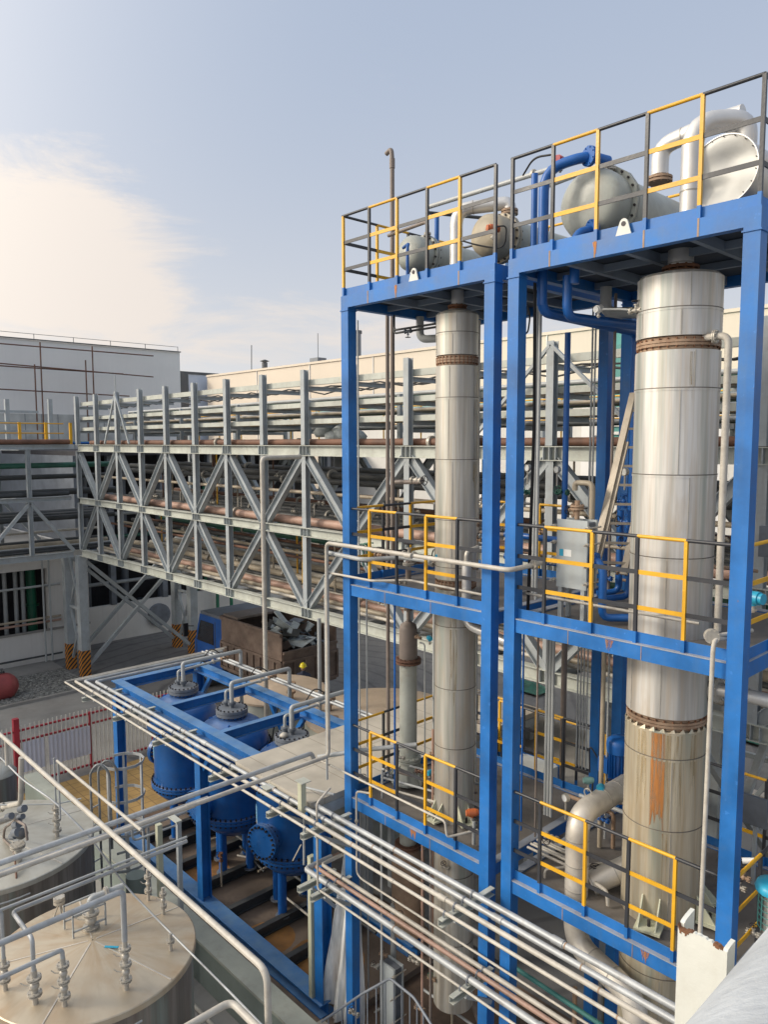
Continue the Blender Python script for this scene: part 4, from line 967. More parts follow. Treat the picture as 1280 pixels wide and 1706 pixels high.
mb = MB().mat('rust').poly([(C2x-.14+.28, C2y-.409, 5.0)]*0 or [(0, 0, 0), (1, 0, 0), (0, 1, 0)], .0) if False else None
# rust run below the lower flange: a real stain strip on the shell
def stain(par, c, r, a0, a1, z0, z1, m, ragged=True):
    mb = MB(); n = 8; rows = 14; b = len(mb.v); rr = random.Random(int(z1*77))
    offs = [rr.uniform(0, .35) for _ in range(n+1)]
    for j in range(rows+1):
        for i in range(n+1):
            an = a0+(a1-a0)*i/n; z = z1-(z1-z0)*(1-offs[i])*j/rows
            k = 1-.0*j/rows; mb.v.append((c[0]+math.cos(an)*(r+.0035), c[1]+math.sin(an)*(r+.0035), z))
    for j in range(rows):
        for i in range(n): q = j*(n+1)+i; mb.face((q, q+1, q+n+2, q+n+1), True)
    return mb.build('rust_run', m, par)
mk('rust_run', (0.50, 0.20, 0.05), 0.6, metal=0.3, var=0.3, dirt=0.4, dirtcol=(0.5, 0.36, 0.2), streak=2.5, scale=2)
mk('rust_run_pale', (0.50, 0.38, 0.20), 0.5, metal=0.55, var=0.2, dirt=0.4, dirtcol=(0.5, 0.42, 0.3), streak=2.0, scale=2)
a_ = math.atan2(-C2y, -C2x)
def ang_for_px(px, c, r, z):
    best = None
    for i in range(400):
        an = math.pi+ i/400*math.pi*1.0; 
        p = V((c[0]+r*math.cos(an), c[1]+r*math.sin(an), z-H0)); q = 640+FPX*p.dot(_R2)/p.dot(_F)
        if p.dot(V((math.cos(an), math.sin(an), 0))) < 0 and (best is None or abs(q-px) < best[0]): best = (abs(q-px), an)
    for i in range(400):
        an = -math.pi*.5+ i/400*math.pi; p = V((c[0]+r*math.cos(an), c[1]+r*math.sin(an), z-H0)); q = 640+FPX*p.dot(_R2)/p.dot(_F)
        if p.dot(V((math.cos(an), math.sin(an), 0))) < 0 and abs(q-px) < best[0]: best = (abs(q-px), an)
    return best[1]
for key, lo_ in (('rust_run', .26), ('rust_run_pale', .42)):
    m = M[key]; n_, l_ = m.node_tree.nodes, m.node_tree.links; b_ = n_['Principled BSDF']
    t_ = n_.new('ShaderNodeTexCoord'); mp_ = n_.new('ShaderNodeMapping'); mp_.inputs['Scale'].default_value = (1, 1, .05); l_.new(t_.outputs['Object'], mp_.inputs[0])
    q_ = n_.new('ShaderNodeTexNoise'); q_.inputs['Scale'].default_value = 38; q_.inputs['Detail'].default_value = 4; l_.new(mp_.outputs[0], q_.inputs['Vector'])
    r_ = n_.new('ShaderNodeMapRange'); l_.new(q_.outputs[0], r_.inputs[0]); r_.inputs[1].default_value = lo_; r_.inputs[2].default_value = lo_+.34; r_.inputs[4].default_value = .85; l_.new(r_.outputs[0], b_.inputs['Alpha'])
for t_, x, z1, z0, w, y in ((T2, -4.37, 11.33, 11.18, .05, YF-.0035), (T1, -7.31, 11.33, 11.18, .05, YF-.0035), (T2, -4.1, 7.22, 7.08, .10, YF+.0165), (T1, -7.0, 4.01, 3.87, .12, YF+.0165), (T2, -3.6, 4.01, 3.87, .10, YF+.0165)):
    rust_drip(t_, x, z1, z0, w, y)
s0, s1 = ang_for_px(1085, (C2x, C2y), C2r, 5.8), ang_for_px(1108, (C2x, C2y), C2r, 5.8)
if s1 < s0-3: s1 += 2*math.pi
stain(c2, (C2x, C2y), C2r, s0, s1, 4.9, 6.19, 'rust_run')
s2 = ang_for_px(1118, (C2x, C2y), C2r, 5.8); s2 = s2 if s2 > s1 else s2+2*math.pi
stain(c2, (C2x, C2y), C2r, s1, s2, 4.2, 6.18, 'rust_run_pale')
for pxa, pxb, za in ((1062, 1078, 5.3), (1122, 1140, 5.0), (1150, 1160, 5.5)):
    qa, qb = ang_for_px(pxa, (C2x, C2y), C2r, 5.8), ang_for_px(pxb, (C2x, C2y), C2r, 5.8)
    if qb < qa-3: qb += 2*math.pi
    stain(c2, (C2x, C2y), C2r, qa, qb, za, 6.18, 'rust_run_pale')
for pxa, pxb, za in ((1150, 1158, 9.7),):
    qa, qb = ang_for_px(pxa, (C2x, C2y), C2r, 10), ang_for_px(pxb, (C2x, C2y), C2r, 10)
    if qb < qa-3: qb += 2*math.pi
    stain(c2, (C2x, C2y), C2r, qa, qb, za, 10.2, 'rust_run_pale')
# notched cladding teeth at the lower flange
mb = MB()
for i in range(26):
    an = 2*math.pi*i/26; u = V((math.cos(an), math.sin(an), 0)); w = V((-u.y, u.x, 0))
    base = V((C2x, C2y, 6.20))+u*(C2r+.002); mb.poly([base-w*.035, base+w*.035, base+w*.02+V((0, 0, .05))-u*.02], .004)
mb.build('notched_edge', 'clad_lower', c2)
# support feet on the first deck
def foot(par, c, r, an, z, m='post_cream', s=1.0):
    u = V((math.cos(an), math.sin(an), 0)); w = V((-u.y, u.x, 0)); b = V((c[0], c[1], z))+u*r; mb = MB().mat(m)
    mb.hexa([b-w*.12*s, b-w*.12*s+u*.2*s, b+w*.12*s+u*.2*s, b+w*.12*s] + [p+V((0, 0, .025)) for p in (b-w*.12*s, b-w*.12*s+u*.2*s, b+w*.12*s+u*.2*s, b+w*.12*s)])
    for k in (-.08, .08):
        q = b+w*k*s; mb.poly([q+V((0, 0, .025)), q+u*.18*s+V((0, 0, .025)), q+V((0, 0, .26*s))], .015)
    mb.mat('bolt_dark').cyl(b+u*.1*s+V((0, 0, .02)), b+u*.1*s+V((0, 0, .09)), .02, 6)
    return mb.build('support_foot', None, par)
for an in (ang_for_px(1086, (C2x, C2y), C2r, 4.1), ang_for_px(1086, (C2x, C2y), C2r, 4.1)+1.45, 2.5, .9): foot(c2, (C2x, C2y), C2r, an, 4.05, s=1.15)
# head nozzle up through the top deck and side nozzle
mb = MB(); flange(mb, (C2x, C2y, 11.09), (0, 0, 1), .19, .03, .02, 12); mb.build('head_flange', 'rust', c2)
# C1
C1x, C1y, C1r = -6.9, 7.8, .285
def zc1(py): return at(770, py, Y=C1y-.2).z
c1 = clad_column('distillation_column', (C1x, C1y), C1r, 11.0, 1.2, [zc1(553), zc1(663), zc1(768), zc1(870), zc1(950), zc1(1155), zc1(1255), zc1(1050), 3.2, 2.2], [zc1(598), 7.36],
    'slimmer stained stainless column inside the left blue tower', ('clad_small', 'clad_small'), 7.3)
for an in (4.6, 5.9, 3.0): foot(c1, (C1x, C1y), C1r, an, 4.05, s=.9)
mb = MB(); flange(mb, (C1x, C1y, 11.07), (0, 0, 1), .13, .025, .02, 10); mb.build('head_flange', 'rust', c1)
s0, s1 = ang_for_px(790, (C1x, C1y), C1r, 6.2), ang_for_px(796, (C1x, C1y), C1r, 6.2)
if s1 < s0: s1 += 2*math.pi
stain(c1, (C1x, C1y), C1r, s0, s1, 4.2, 7.2, 'rust_run_pale')
for pxa, pxb, z0_, z1_ in ((788, 797, 8.2, 10.3), (752, 764, 5.6, 7.26)):
    qa, qb = ang_for_px(pxa, (C1x, C1y), C1r, 9), ang_for_px(pxb, (C1x, C1y), C1r, 9)
    if qb < qa-3: qb += 2*math.pi
    stain(c1, (C1x, C1y), C1r, qa, qb, z0_, z1_, 'rust_run_pale')
# small reboiler column beside it
SX, SY = -8.06, 8.03
sc = thing('small_column', (SX, SY, 2.0), 'narrow pale column with a rusty brown upper shell at the left of the left tower', 'column')
zt = at(680, 1100, Y=SY).z
MB().lathe((SX, SY, 4.4), (0, 0, 1), [(0, 0), (0, .135), (0, .135), (zt-4.4-.03, .135), (zt-4.4-.03, .135), (zt-4.4-.03, 0)], 28).build('shell', 'condenser_grey', sc)
mb = MB(); flange(mb, (SX, SY, zt), (0, 0, 1), .2, .03, .015, 14); mb.build('flange', 'pipe_rust', sc)
zr = at(680, 1038, Y=SY).z
MB().lathe((SX, SY, zt+.03), (0, 0, 1), [(0, .14), (zr-zt-.12, .14), (zr-zt-.05, .12), (zr-zt, .04)], 28).build('upper_shell', 'brown_pipe', sc)
mb = MB(); mb.tube([(SX, SY, zr-.02), (SX, SY, 7.2)], .028, 8); flange(mb, (SX, SY, zr+.22), (0, 0, 1), .07, .015); mb.build('top_pipe', 'brown_pipe', sc)
mb = MB(); flange(mb, (SX, SY, 4.42), (0, 0, 1), .2, .03, .01, 12)
mb.lathe((SX, SY, 4.06), (0, 0, 1), [(0, .27), (.02, .27), (.02, .27), (.3, .16), (.32, .16)], 24)
mb.build('base_flange', 'condenser_grey', sc)
mb = MB()
for k in range(8):
    an = k*math.pi/4; u = V((math.cos(an), math.sin(an), 0)); w = V((-u.y, u.x, 0))*.006
    mb.poly([V((SX, SY, 4.07))+u*.14-w, V((SX, SY, 4.07))+u*.31-w, V((SX, SY, 4.12))+u*.31-w, V((SX, SY, 4.36))+u*.18-w], .012)
mb.build('gusset', 'condenser_grey', sc)
MB().lathe((SX, SY, 3.05), (0, 0, 1), [(0, .135), (.95, .135)], 24).build('lower_shell', 'condenser_grey', sc)
mb = MB(); flange(mb, (SX, SY, 3.02), (0, 0, 1), .21, .03, .01, 12); mb.build('lower_flange', 'pipe_rust', sc)
MB().lathe((SX, SY, 1.5), (0, 0, 1), [(0, .1), (.1, .26), (.1, .26), (1.3, .26), (1.3, .26), (1.45, .16), (1.5, .12)], 28).build('bottom_vessel', 'rust_pale', sc)

# ------------------------------------------------------------------ vent and riser pipes left tower
def vpt(px, py, Y): return at(px, py, Y=Y)
a = vpt(645, 262, 8.2); b = vpt(660, 880, 8.2)
x = (a.x + b.x)/2 + .02
pipe([(x-.13, 8.2, a.z+.05), (x-.02, 8.2, a.z+.10), (x+.0, 8.2, a.z-.05), (x+.0, 8.2, 7.3)], .035, 'brown_pipe', 'tall brown vent pipe with a bent top rising above the left tower', 'tall thin pipes', bend=.07, couplings=[((x, 8.2, a.z-.12), (0, 0, 1))])
x2 = vpt(646, 700, 8.0).x
pipe([(x2, 8.0, 11.2), (x2, 8.0, 4.1)], .030, 'brown_pipe', 'straight brown pipe just left of the tall vent pipe under the top deck', 'tall thin pipes')
x3 = vpt(597, 700, 7.6).x
for k, dx in enumerate((0, .06)): pipe([(x3+dx, 7.6+.1*k, 11.1 if k == 0 else 7.2), (x3+dx, 7.6+.1*k, 0.3)], .013, 'pipe_grey', ['thin grey conduit beside the left blue column running full height', 'thin grey conduit just right of the full height one, below the second deck'][k], 'thin conduits')
pipe([(vpt(658, 1100, 7.5).x, 7.5, 7.1), (vpt(658, 1100, 7.5).x, 7.5, 4.1)], .016, 'blue_pipe_paint', 'thin dark blue pipe between the first and second deck of the left tower', 'thin conduits')
pipe([(vpt(724, 1100, 8.9).x, 8.9, 7.1), (vpt(724, 1100, 8.9).x, 8.9, 4.1)], .03, 'pipe_grey', 'grey upright pipe between the narrow column and the slim stainless column', 'thin conduits')
pipe([(vpt(700, 1060, 8.1).x, 8.1, zt+.30), (vpt(708, 1060, 8.1).x, 8.1, zt+.30), (vpt(709, 1060, 8.1).x, 8.1, 4.1)], .012, 'pipe_grey', 'thin bent pipe coming down from the rusty shell of the narrow column', 'thin conduits', bend=.05)
# insulated elbow on the slim column second deck
a = vpt(778, 935, 7.45); pipe([(a.x, 7.45, a.z), (a.x, 7.45, vpt(778, 1040, 7.45).z), (a.x+.75, 7.45, vpt(778, 1040, 7.45).z-.12)], .062, 'steel_foil', 'shiny insulated pipe turning right below the second deck in front of the slim column', 'insulated pipes', bend=.16)
pipe([(a.x+.0, 7.45, a.z), (a.x, 7.45, a.z+.12), (a.x+.02, 7.65, a.z+.16)], .035, 'valve_steel', 'short elbow feeding the shiny insulated pipe at the slim column', 'insulated pipes', bend=.06)

# ------------------------------------------------------------------ the long front riser and side pipes
pf = vpt(550, 905, 6.9)
zt_, zb_ = 7.83, 4.61
pipe([(-5.20, 7.30, 7.87), (-5.30, 6.92, 7.83), (-8.62, 6.9, 7.83), (-8.62, 6.9, 4.61), (-8.62, 1.8, 4.61)], .030, 'pipe_cream', 'long cream pipe crossing before both towers at the second deck and dropping at the left', 'front service pipes', bend=.09,
     couplings=[((-6.9, 6.88, 7.83), (1, 0, 0)), ((-8.62, 4.6, 4.61), (0, 1, 0))])
zz = vpt(555, 922, 7.0).z
pipe([(-8.75, 7.0, zz), (-7.95, 7.0, zz-.02), (-7.6, 7.45, zz-.0), (-7.1, 7.5, zz)], .032, 'pipe_grey', 'short grey pipe entering the left tower through its second deck railing', 'front service pipes', bend=.1)
zz = vpt(552, 955, 6.95).z
pipe([(-8.66, 6.95, 6.9), (-8.66, 6.95, zz), (-7.7, 6.97, zz), (-7.3, 7.3, zz+.02), (-5.9, 7.4, zz-.02)], .018, 'pipe_cream', 'thin cream pipe along the foot of the second deck railing of the left tower', 'front service pipes', bend=.06)
pipe([(-8.71, 6.94, 7.3), (-8.71, 6.94, 4.2)], .018, 'pipe_grey', 'thin grey pipe clipped to the long cream riser at the left tower', 'front service pipes')
for k, (dx, z, m, yend) in enumerate(((-.16, 4.66, 'pipe_galv', 6.7), (-.07, 4.59, 'pipe_galv', 4.9))):
    y0 = 1.8
    pipe([(-8.62+dx, y0, z), (-8.62+dx, yend, z)] + ([(-8.62+dx, yend+.05, z-.12)] if k == 0 else []), .034, m, ['thick galvanised pipe farthest of the three running towards the viewer over the blue frame pipes', 'middle galvanised pipe of the three running towards the viewer'][k], 'front service pipes', bend=.05)
# thin pipes at rail foot of right tower
zz = vpt(1000, 1010, 7.3).z
pipe([(vpt(868, 992, 7.3).x, 7.3, zz), (vpt(1165, 1070, 7.3).x, 7.3, zz)], .016, 'pipe_cream', 'thin cream pipe along the second deck floor in front of the thick column', 'front service pipes', flanges=[((vpt(876, 992, 7.3).x, 7.3, zz), (1, 0, 0))])
p = vpt(1188, 1065, 6.95)
pipe([(p.x+.1, 7.2, p.z-.02), (p.x, 7.0, p.z), (p.x-.0, 6.97, p.z-.1), (p.x-.02, 6.97, vpt(1172, 1560, 6.97).z)], .022, 'pipe_cream', 'white drain pipe hanging down the front of the right tower beside its right column', 'front service pipes', bend=.05)
p = vpt(1187, 1060, 7.0); mb = MB(); t = thing('blind_flange', p, 'round flanged cap at the top of the white drain pipe', 'flange'); flange(mb, p, (.6, -.8, 0), .07, .02, .01, 8); mb.build('flange', 'valve_steel', t); MB().tube([p, p+V((.25, .3, .05))], .02, 8).build('stub', 'pipe_cream', t)
a = vpt(1200, 560, 7.75); b = vpt(1212, 560, 7.75)
pipe([(C2x+.35, 7.75, a.z), (b.x+.02, 7.75, a.z), (b.x+.02, 7.75, 7.35)], .036, 'pipe_cream', 'white pipe leaving the thick column at its upper flange and dropping beside it', 'front service pipes', bend=.09, flanges=[((C2x+.47, 7.75, a.z), (1, 0, 0))])
# wet elbow right of the thick column below deck two
pipe([(C2x+.38, 8.1, 6.62), (C2x+.75, 8.15, 6.62), (C2x+1.2, 8.3, 6.55)], .075, 'steel_foil', 'short shiny insulated pipe leaving the thick column below the second deck', 'insulated pipes', bend=.15, flanges=[((C2x+.46, 8.1, 6.62), (1, 0, 0))])

# ================================================================== TOP DECK EQUIPMENT
ZD = 11.35
mk('condenser_tan', (0.46, 0.40, 0.29), 0.42, var=0.14, dirt=0.35, dirtcol=(0.25, 0.17, 0.10), streak=0.8)
def condenser(c, r, L, label, headmat, shellmat, dome=True, saddles=True, bolts=20):
    """horizontal exchanger with its axis along Y; c is the centre of the front head"""
    x, y, z = c; t = thing('condenser', (x, y, ZD), label, 'condenser', 'condensers on the top decks')
    if dome: MB().lathe((x, y, z), (0, 1, 0), [(0, .001), (.012, r*.45), (.035, r*.75), (.09, r*.94), (.16, r), (.34, r), (.34, r), (.34, r*.9)], 40).build('head', headmat, t)
    else: MB().lathe((x, y, z), (0, 1, 0), hard([(0, 0), (0, r), (.34, r), (.34, r*.5)]), 40).build('head', headmat, t)
    mb = MB(); flange(mb, (x, y+.39, z), (0, 1, 0), r*1.16, .035, .012, bolts, False); f = mb.build('girth_flange', headmat, t)
    MB().bolts((x, y+.39, z), (0, 1, 0), r*1.08, bolts, .014, .022, .08).build('bolt_ring', 'bolt_dark', f)
    MB().lathe((x, y+.43, z), (0, 1, 0), hard([(0, 0), (0, r*.97), (L, r*.97), (L, 0)]), 40).build('shell', shellmat, t)
    if saddles:
        for k in (.35, L-.35): MB().box(x-r*.7, x+r*.7, y+.43+k-.06, y+.43+k+.06, ZD, z-r*.55).build('saddle', 'blue_paint', t)
    return t
k1 = condenser((-7.72, 7.62, 11.92), .25, 1.3, 'smallest grey condenser at the left end of the top deck', 'condenser_grey', 'condenser_grey', bolts=16)
k2 = condenser((-6.34, 7.62, 11.90), .27, 1.4, 'tan domed condenser on the top deck of the left tower', 'condenser_tan', 'condenser_grey', bolts=18)
k3 = condenser((-4.93, 7.72, 11.99), .40, 1.5, 'large grey domed condenser with bolted flange on the right tower', 'condenser_grey', 'condenser_grey', bolts=24)
# insulated drum with a dented flat end
t = thing('insulated_drum', (-3.33, 7.6, ZD), 'foil clad drum with a dented flat end at the top right', 'drum')
r = .335; c = V((-3.33, 7.62, 11.90)); mb = MB(); n = 40; rings = 10; rr = random.Random(4)
def dent(u, v):
    d = .0
    d += .06*math.exp(-((u-.10)**2/.05+(v-.10)**2/.012)) - .02*math.exp(-((u+.1)**2/.02+(v-.2)**2/.02))
    d += .05*math.exp(-((u+.05-.3*v)**2/.03+(v+.14)**2/.006)) + .02*math.exp(-((u+.2)**2/.01+(v+.05)**2/.02))
    return d
b0 = len(mb.v); mb.v.append((c.x, c.y+dent(0, 0), c.z))
for j in range(1, rings+1):
    for i in range(n):
        a = 2*math.pi*i/n; u, v = r*j/rings*math.cos(a), r*j/rings*math.sin(a); w = dent(u, v) if j < rings else 0
        mb.v.append((c.x+u, c.y+w, c.z+v))
for i in range(n): mb.face((b0, b0+1+i, b0+1+(i+1) % n), True)
for j in range(rings-1):
    for i in range(n): a = b0+1+j*n+i; q = b0+1+j*n+(i+1) % n; mb.face((a, a+n, q+n, q), True)
mb.build('end_cover', 'drum_foil', t)
MB().lathe(c, (0, 1, 0), hard([(0, r-.004), (-.012, r-.004), (-.012, r+.006), (.02, r+.006), (.02, r), (1.7, r), (1.7, 0)]), 40).build('cladding', 'steel_foil', t)
mb = MB(); mb.bolts(c+V((0, -.006, 0)), (0, 1, 0), r-.016, 18, .005, .004, .016); mb.build('screw_ring', 'bolt_dark', t)
for k in (.4, 1.3): MB().box(c.x-.25, c.x+.25, c.y+k-.06, c.y+k+.06, ZD, c.z-r*.8).build('saddle', 'blue_paint', t)
# segmented insulated vapour lines
def clad_pipe(pts, r, label, group='insulated pipes', bend=.3, seg=4, fl=(), mat='steel_foil'):
    mb = MB(); t = thing('insulated_pipe', pts[0], label, 'pipe', group); mb.tube(pts, r, 24, bend, seg=seg)
    mb.build('cladding', mat, t)
    bands = MB(); P_ = [V(p) for p in pts]
    for a, b in zip(P_, P_[1:]):
        L = (b-a).length; d = (b-a).normalized(); k = bend+.02
        while k < L-bend+.001 and L > bend: MB().cyl(a+d*(k-.006), a+d*(k+.006), r+.004, 24).build('seam_band', 'seam_mid', t); k += .3
    for c_, ax, rr_ in fl:
        q = MB(); flange(q, c_, ax, rr_, .025, .012, 10); q.build('flange', 'rust_pale', t)
    return t
# large column vapour line: up from the column head, over, down into the drum
xr = vpt(1140, 300, 7.3).x
clad_pipe([(C2x, C2y, 11.14), (C2x, C2y, 11.45)], .13, 'short insulated neck between the thick column and the top deck', bend=0)
p1 = vpt(1148, 330, 7.55)
zt2 = 12.42
qx = vpt(1100, 290, 8.35).x
clad_pipe([(qx, 8.35, vpt(1100, 292, 8.35).z), (qx, 8.35, vpt(1100, 245, 8.35).z), (qx+.62, 8.35, vpt(1100, 232, 8.35).z+.0), (qx+.9, 8.35, vpt(1100, 232, 8.35).z)], .095, 'insulated elbow on the flanged nozzle left of the tall shiny pipe', bend=.25, seg=4,
    fl=[((qx, 8.35, vpt(1100, 300, 8.35).z), (0, 0, 1), .14)])
bx_ = vpt(1243, 250, 8.0).x; zz = vpt(1195, 208, 7.85).z
clad_pipe([(p1.x, 7.6, ZD+.0), (p1.x, 7.6, zz), (bx_, 8.0, zz+.01), (bx_, 8.0, vpt(1243, 250, 8.0).z)], .105, 'big shiny insulated arch rising through the deck and looping over the dented drum', bend=.40, seg=6, fl=[((bx_, 8.0, vpt(1243, 262, 8.0).z), (0, 0, 1), .14)])
clad_pipe([(bx_+.3, 8.9, zz-.05), (bx_+2.2, 8.9, zz-.02)], .11, 'insulated pipe leaving the picture behind the arch at the top right', bend=0)
# slim column vapour line to tan condenser
p = vpt(783, 400, 7.75)
clad_pipe([(C1x, C1y, 11.1), (C1x, C1y, ZD+.1)], .085, 'short insulated neck between the slim column and the top deck', bend=0)
zz1 = vpt(800, 345, 7.85).z
clad_pipe([(C1x+.06, 7.7, ZD), (C1x+.06, 7.7, zz1), (-6.28, 8.1, zz1+.04), (-6.28, 8.1, 12.2)], .085, 'shiny insulated pipe bending over into the tan domed condenser', bend=.2, seg=4, fl=[((-6.28, 8.1, 12.24), (0, 0, 1), .11)])
# blue water pipes on the right tower
bx = vpt(905, 430, 7.45).x; z1 = vpt(910, 285, 7.45).z
pipe([(bx, 7.45, 10.86), (bx, 7.45, z1+.02), (-4.85, 7.62, z1+.10), (-4.78, 7.95, z1+.10)], .058, 'blue_pipe_paint', 'tall blue water pipe curving over to the large domed condenser', 'blue water pipes', bend=.24, n=18, flanges=[((-4.84, 7.66, z1+.10), (.3, 1, 0))], fmat='blue_pipe_paint')
px_ = vpt(962, 385, 7.5)
pipe([(px_.x-.02, 7.5, ZD-.3), (px_.x-.02, 7.5, px_.z-.02), (px_.x+.1, 7.75, px_.z+.05)], .055, 'blue_pipe_paint', 'short blue elbow into the bottom of the large domed condenser', 'blue water pipes', bend=.13, n=18, flanges=[((px_.x+.08, 7.68, px_.z+.04), (.4, 1, .1))], fmat='blue_pipe_paint')
zu = vpt(902, 520, 7.45).z
pipe([(bx, 7.45, 11.15), (bx, 7.45, zu), (bx+.1, 8.9, zu-.05), (bx+.1, 9.45, zu-.05), (bx+.1, 9.45, 7.4)], .058, 'blue_pipe_paint', 'blue water pipe dropping from the left of the right tower deck and running back', 'blue water pipes', bend=.14, n=18)
bx2 = vpt(946, 480, 7.5).x; zu2 = vpt(946, 528, 7.5).z
pipe([(bx2, 7.5, 11.15), (bx2, 7.5, zu2), (bx2+.1, 9.3, zu2+.05)], .055, 'blue_pipe_paint', 'second blue water pipe dropping from the right tower deck', 'blue water pipes', bend=.14, n=18)
xx = vpt(944, 700, 8.9).x; pipe([(xx, 8.9, 10.75), (xx, 8.9, 7.3)], .04, 'blue_pipe_paint', 'long upright blue pipe behind the second deck of the right tower', 'blue water pipes')
for k, px in enumerate((898, 893)):
    xx = vpt(px, 700, 7.9+k*.2).x; pipe([(xx, 7.9+k*.2, 11.1), (xx, 7.9+k*.2, 7.3)], .022, 'pipe_grey', ['right hand grey conduit of the pair inside the left edge of the right tower', 'left hand grey conduit of the pair inside the left edge of the right tower'][k], 'thin conduits')
for k, px in enumerate((985, 990)):
    xx = vpt(px, 700, 9.2).x; pipe([(xx, 9.2, 11.1), (xx, 9.2, 8.3)], .013, 'pipe_grey', ['left one of two thin grey tubes left of the blue back column', 'right one of two thin grey tubes left of the blue back column'][k], 'thin conduits')
# small blue line and trims on the left tower
b1_ = vpt(681, 410, 7.35); pipe([(b1_.x-.2, 7.45, b1_.z+.03), (b1_.x, 7.35, b1_.z+.03), (b1_.x+.03, 7.3, b1_.z-.02), (b1_.x+.03, 7.3, ZD)], .022, 'blue_pipe_paint', 'thin blue pipe hooked over in front of the smallest condenser', 'blue water pipes', bend=.06)
xx = vpt(728, 400, 8.3); MBp = [(xx.x, 8.3, ZD), (xx.x, 8.3, xx.z+.35)]; pipe(MBp, .035, 'blue_pipe_paint', 'blue support post behind the smallest condenser', 'blue posts on the top deck')
xx = vpt(890, 400, 8.0); pipe([(xx.x, 8.0, ZD), (xx.x, 8.0, vpt(890, 290, 8.0).z)], .04, 'blue_pipe_paint', 'blue support post left of the tall blue water pipe', 'blue posts on the top deck')
# grey header behind rails
pa, pb = vpt(714, 345, 8.25), vpt(925, 285, 8.25)
pipe([(pa.x, 8.25, pa.z), (pb.x, 8.25, pa.z)], .032, 'pipe_grey', 'grey header pipe running level across both top decks', 'top deck headers', flanges=[((vpt(890, 285, 8.25).x, 8.25, pa.z), (1, 0, 0))])
pipe([(pa.x, 8.25, pa.z-.08), (pa.x+.5, 9.3, pa.z-.08)], .025, 'pipe_dark', 'dark pipe running back from the left end of the grey header', 'top deck headers')
nk = vpt(700, 375, 7.95)
pipe([(-7.6, 7.95, 12.12), (-7.6, 7.95, nk.z+.02), (-8.4, 7.95, nk.z-.02)], .026, 'brown_pipe', 'small brown elbow pipe on top of the smallest condenser', 'top deck headers', bend=.07, flanges=[((-7.6, 7.95, 12.2), (0, 0, 1))])
nk = vpt(1010, 262, 8.0)
pipe([(-4.78, 8.0, 12.33), (-4.78, 8.0, nk.z-.06), (-5.6, 8.0, nk.z-.12)], .035, 'pipe_grey', 'grey elbow pipe on top of the large domed condenser', 'top deck headers', bend=.09, flanges=[((-4.78, 8.0, 12.38), (0, 0, 1))])
transmitter(vpt(934, 272, 7.6)-V((0, 0, .1)), (.1, -1, 0), 'red capped instrument above the tall blue water pipe', 'red_paint', .1, .08)
transmitter(vpt(822, 385, 7.5)-V((0, 0, .1)), (-.5, -1, 0), 'orange instrument in front of the tan domed condenser', 'orange', .1, .08)
def cable(pts, r, label, m='rubber'):
    tag(MB().tube(pts, r, 6, bend=.2, seg=6).build('cable', m), label, 'cable', 'black instrument cables')
cable([vpt(826, 378, 7.5), vpt(845, 375, 7.55), vpt(842, 415, 7.6), vpt(800, 410, 7.5), vpt(760, 398, 7.4)], .01, 'black cable looping below the orange instrument')
cable([vpt(872, 292, 7.6), vpt(890, 262, 7.5), vpt(918, 258, 7.5)], .012, 'black cable rising to the red capped instrument')
# bracket under the top decks: nozzle, hanging pipes
def grey_elbow(px, y, z0, label, r=.07, run=(1.0, .4)):
    xx = vpt(px, 500, y).x; pipe([(xx, y, 11.2), (xx, y, z0), (xx+run[0], y+run[1], z0-.02)], r, 'pipe_grey', label, 'grey returns under the top decks', bend=.12, n=16)
grey_elbow(700, 8.5, 10.86, 'grey return pipe under the left top deck running to the slim column', .06, (.9, .3))
grey_elbow(1010, 8.6, 10.88, 'grey return pipe under the right top deck running to the thick column', .07, (.8, .5))
for k, (px, py) in enumerate(((680, 552), (690, 545))):
    p = vpt(px, py, 7.9); pipe([(vpt(657, 540, 7.9).x, 7.9, 11.15), (vpt(657, 540, 7.9).x, 7.9, p.z-.0), (C1x-.25, 7.9, p.z-.0)], .016, 'pipe_dark', ['lower dark tube from the left deck to the head of the slim column', 'upper dark tube from the left deck to the head of the slim column'][k], 'dark tubes at the slim column', bend=.05)
valve(vpt(680, 552, 7.85), (1, 0, 0), .06, 'small dark valve on the tubes left of the slim column head', 'valves', wheel=(0, 0, -1), mat='cast_grey')
valve(vpt(735, 545, 7.7), (1, 0, 0), .06, 'small flanged valve at the head of the slim column', 'valves', mat='rust_pale')
valve(vpt(1060, 517, 7.6), (1, 0, 0), .07, 'flanged nozzle valve high on the left side of the thick column', 'valves', mat='valve_steel')
transmitter(vpt(998, 522, 7.7)-V((0, 0, .05)), (0, 1, .2), 'pale junction head hanging under the right top deck', 'gauge_white', .08, .06)
pipe([vpt(1000, 515, 7.7), vpt(1035, 515, 7.65), vpt(1062, 517, 7.6)], .012, 'pipe_grey', 'thin tube between the pale junction head and the thick column', 'dark tubes at the thick column')
cable([vpt(868, 490, 7.5), vpt(885, 520, 7.5), vpt(880, 555, 7.5), vpt(870, 558, 7.4)], .01, 'black cable hanging by the right tower left column')

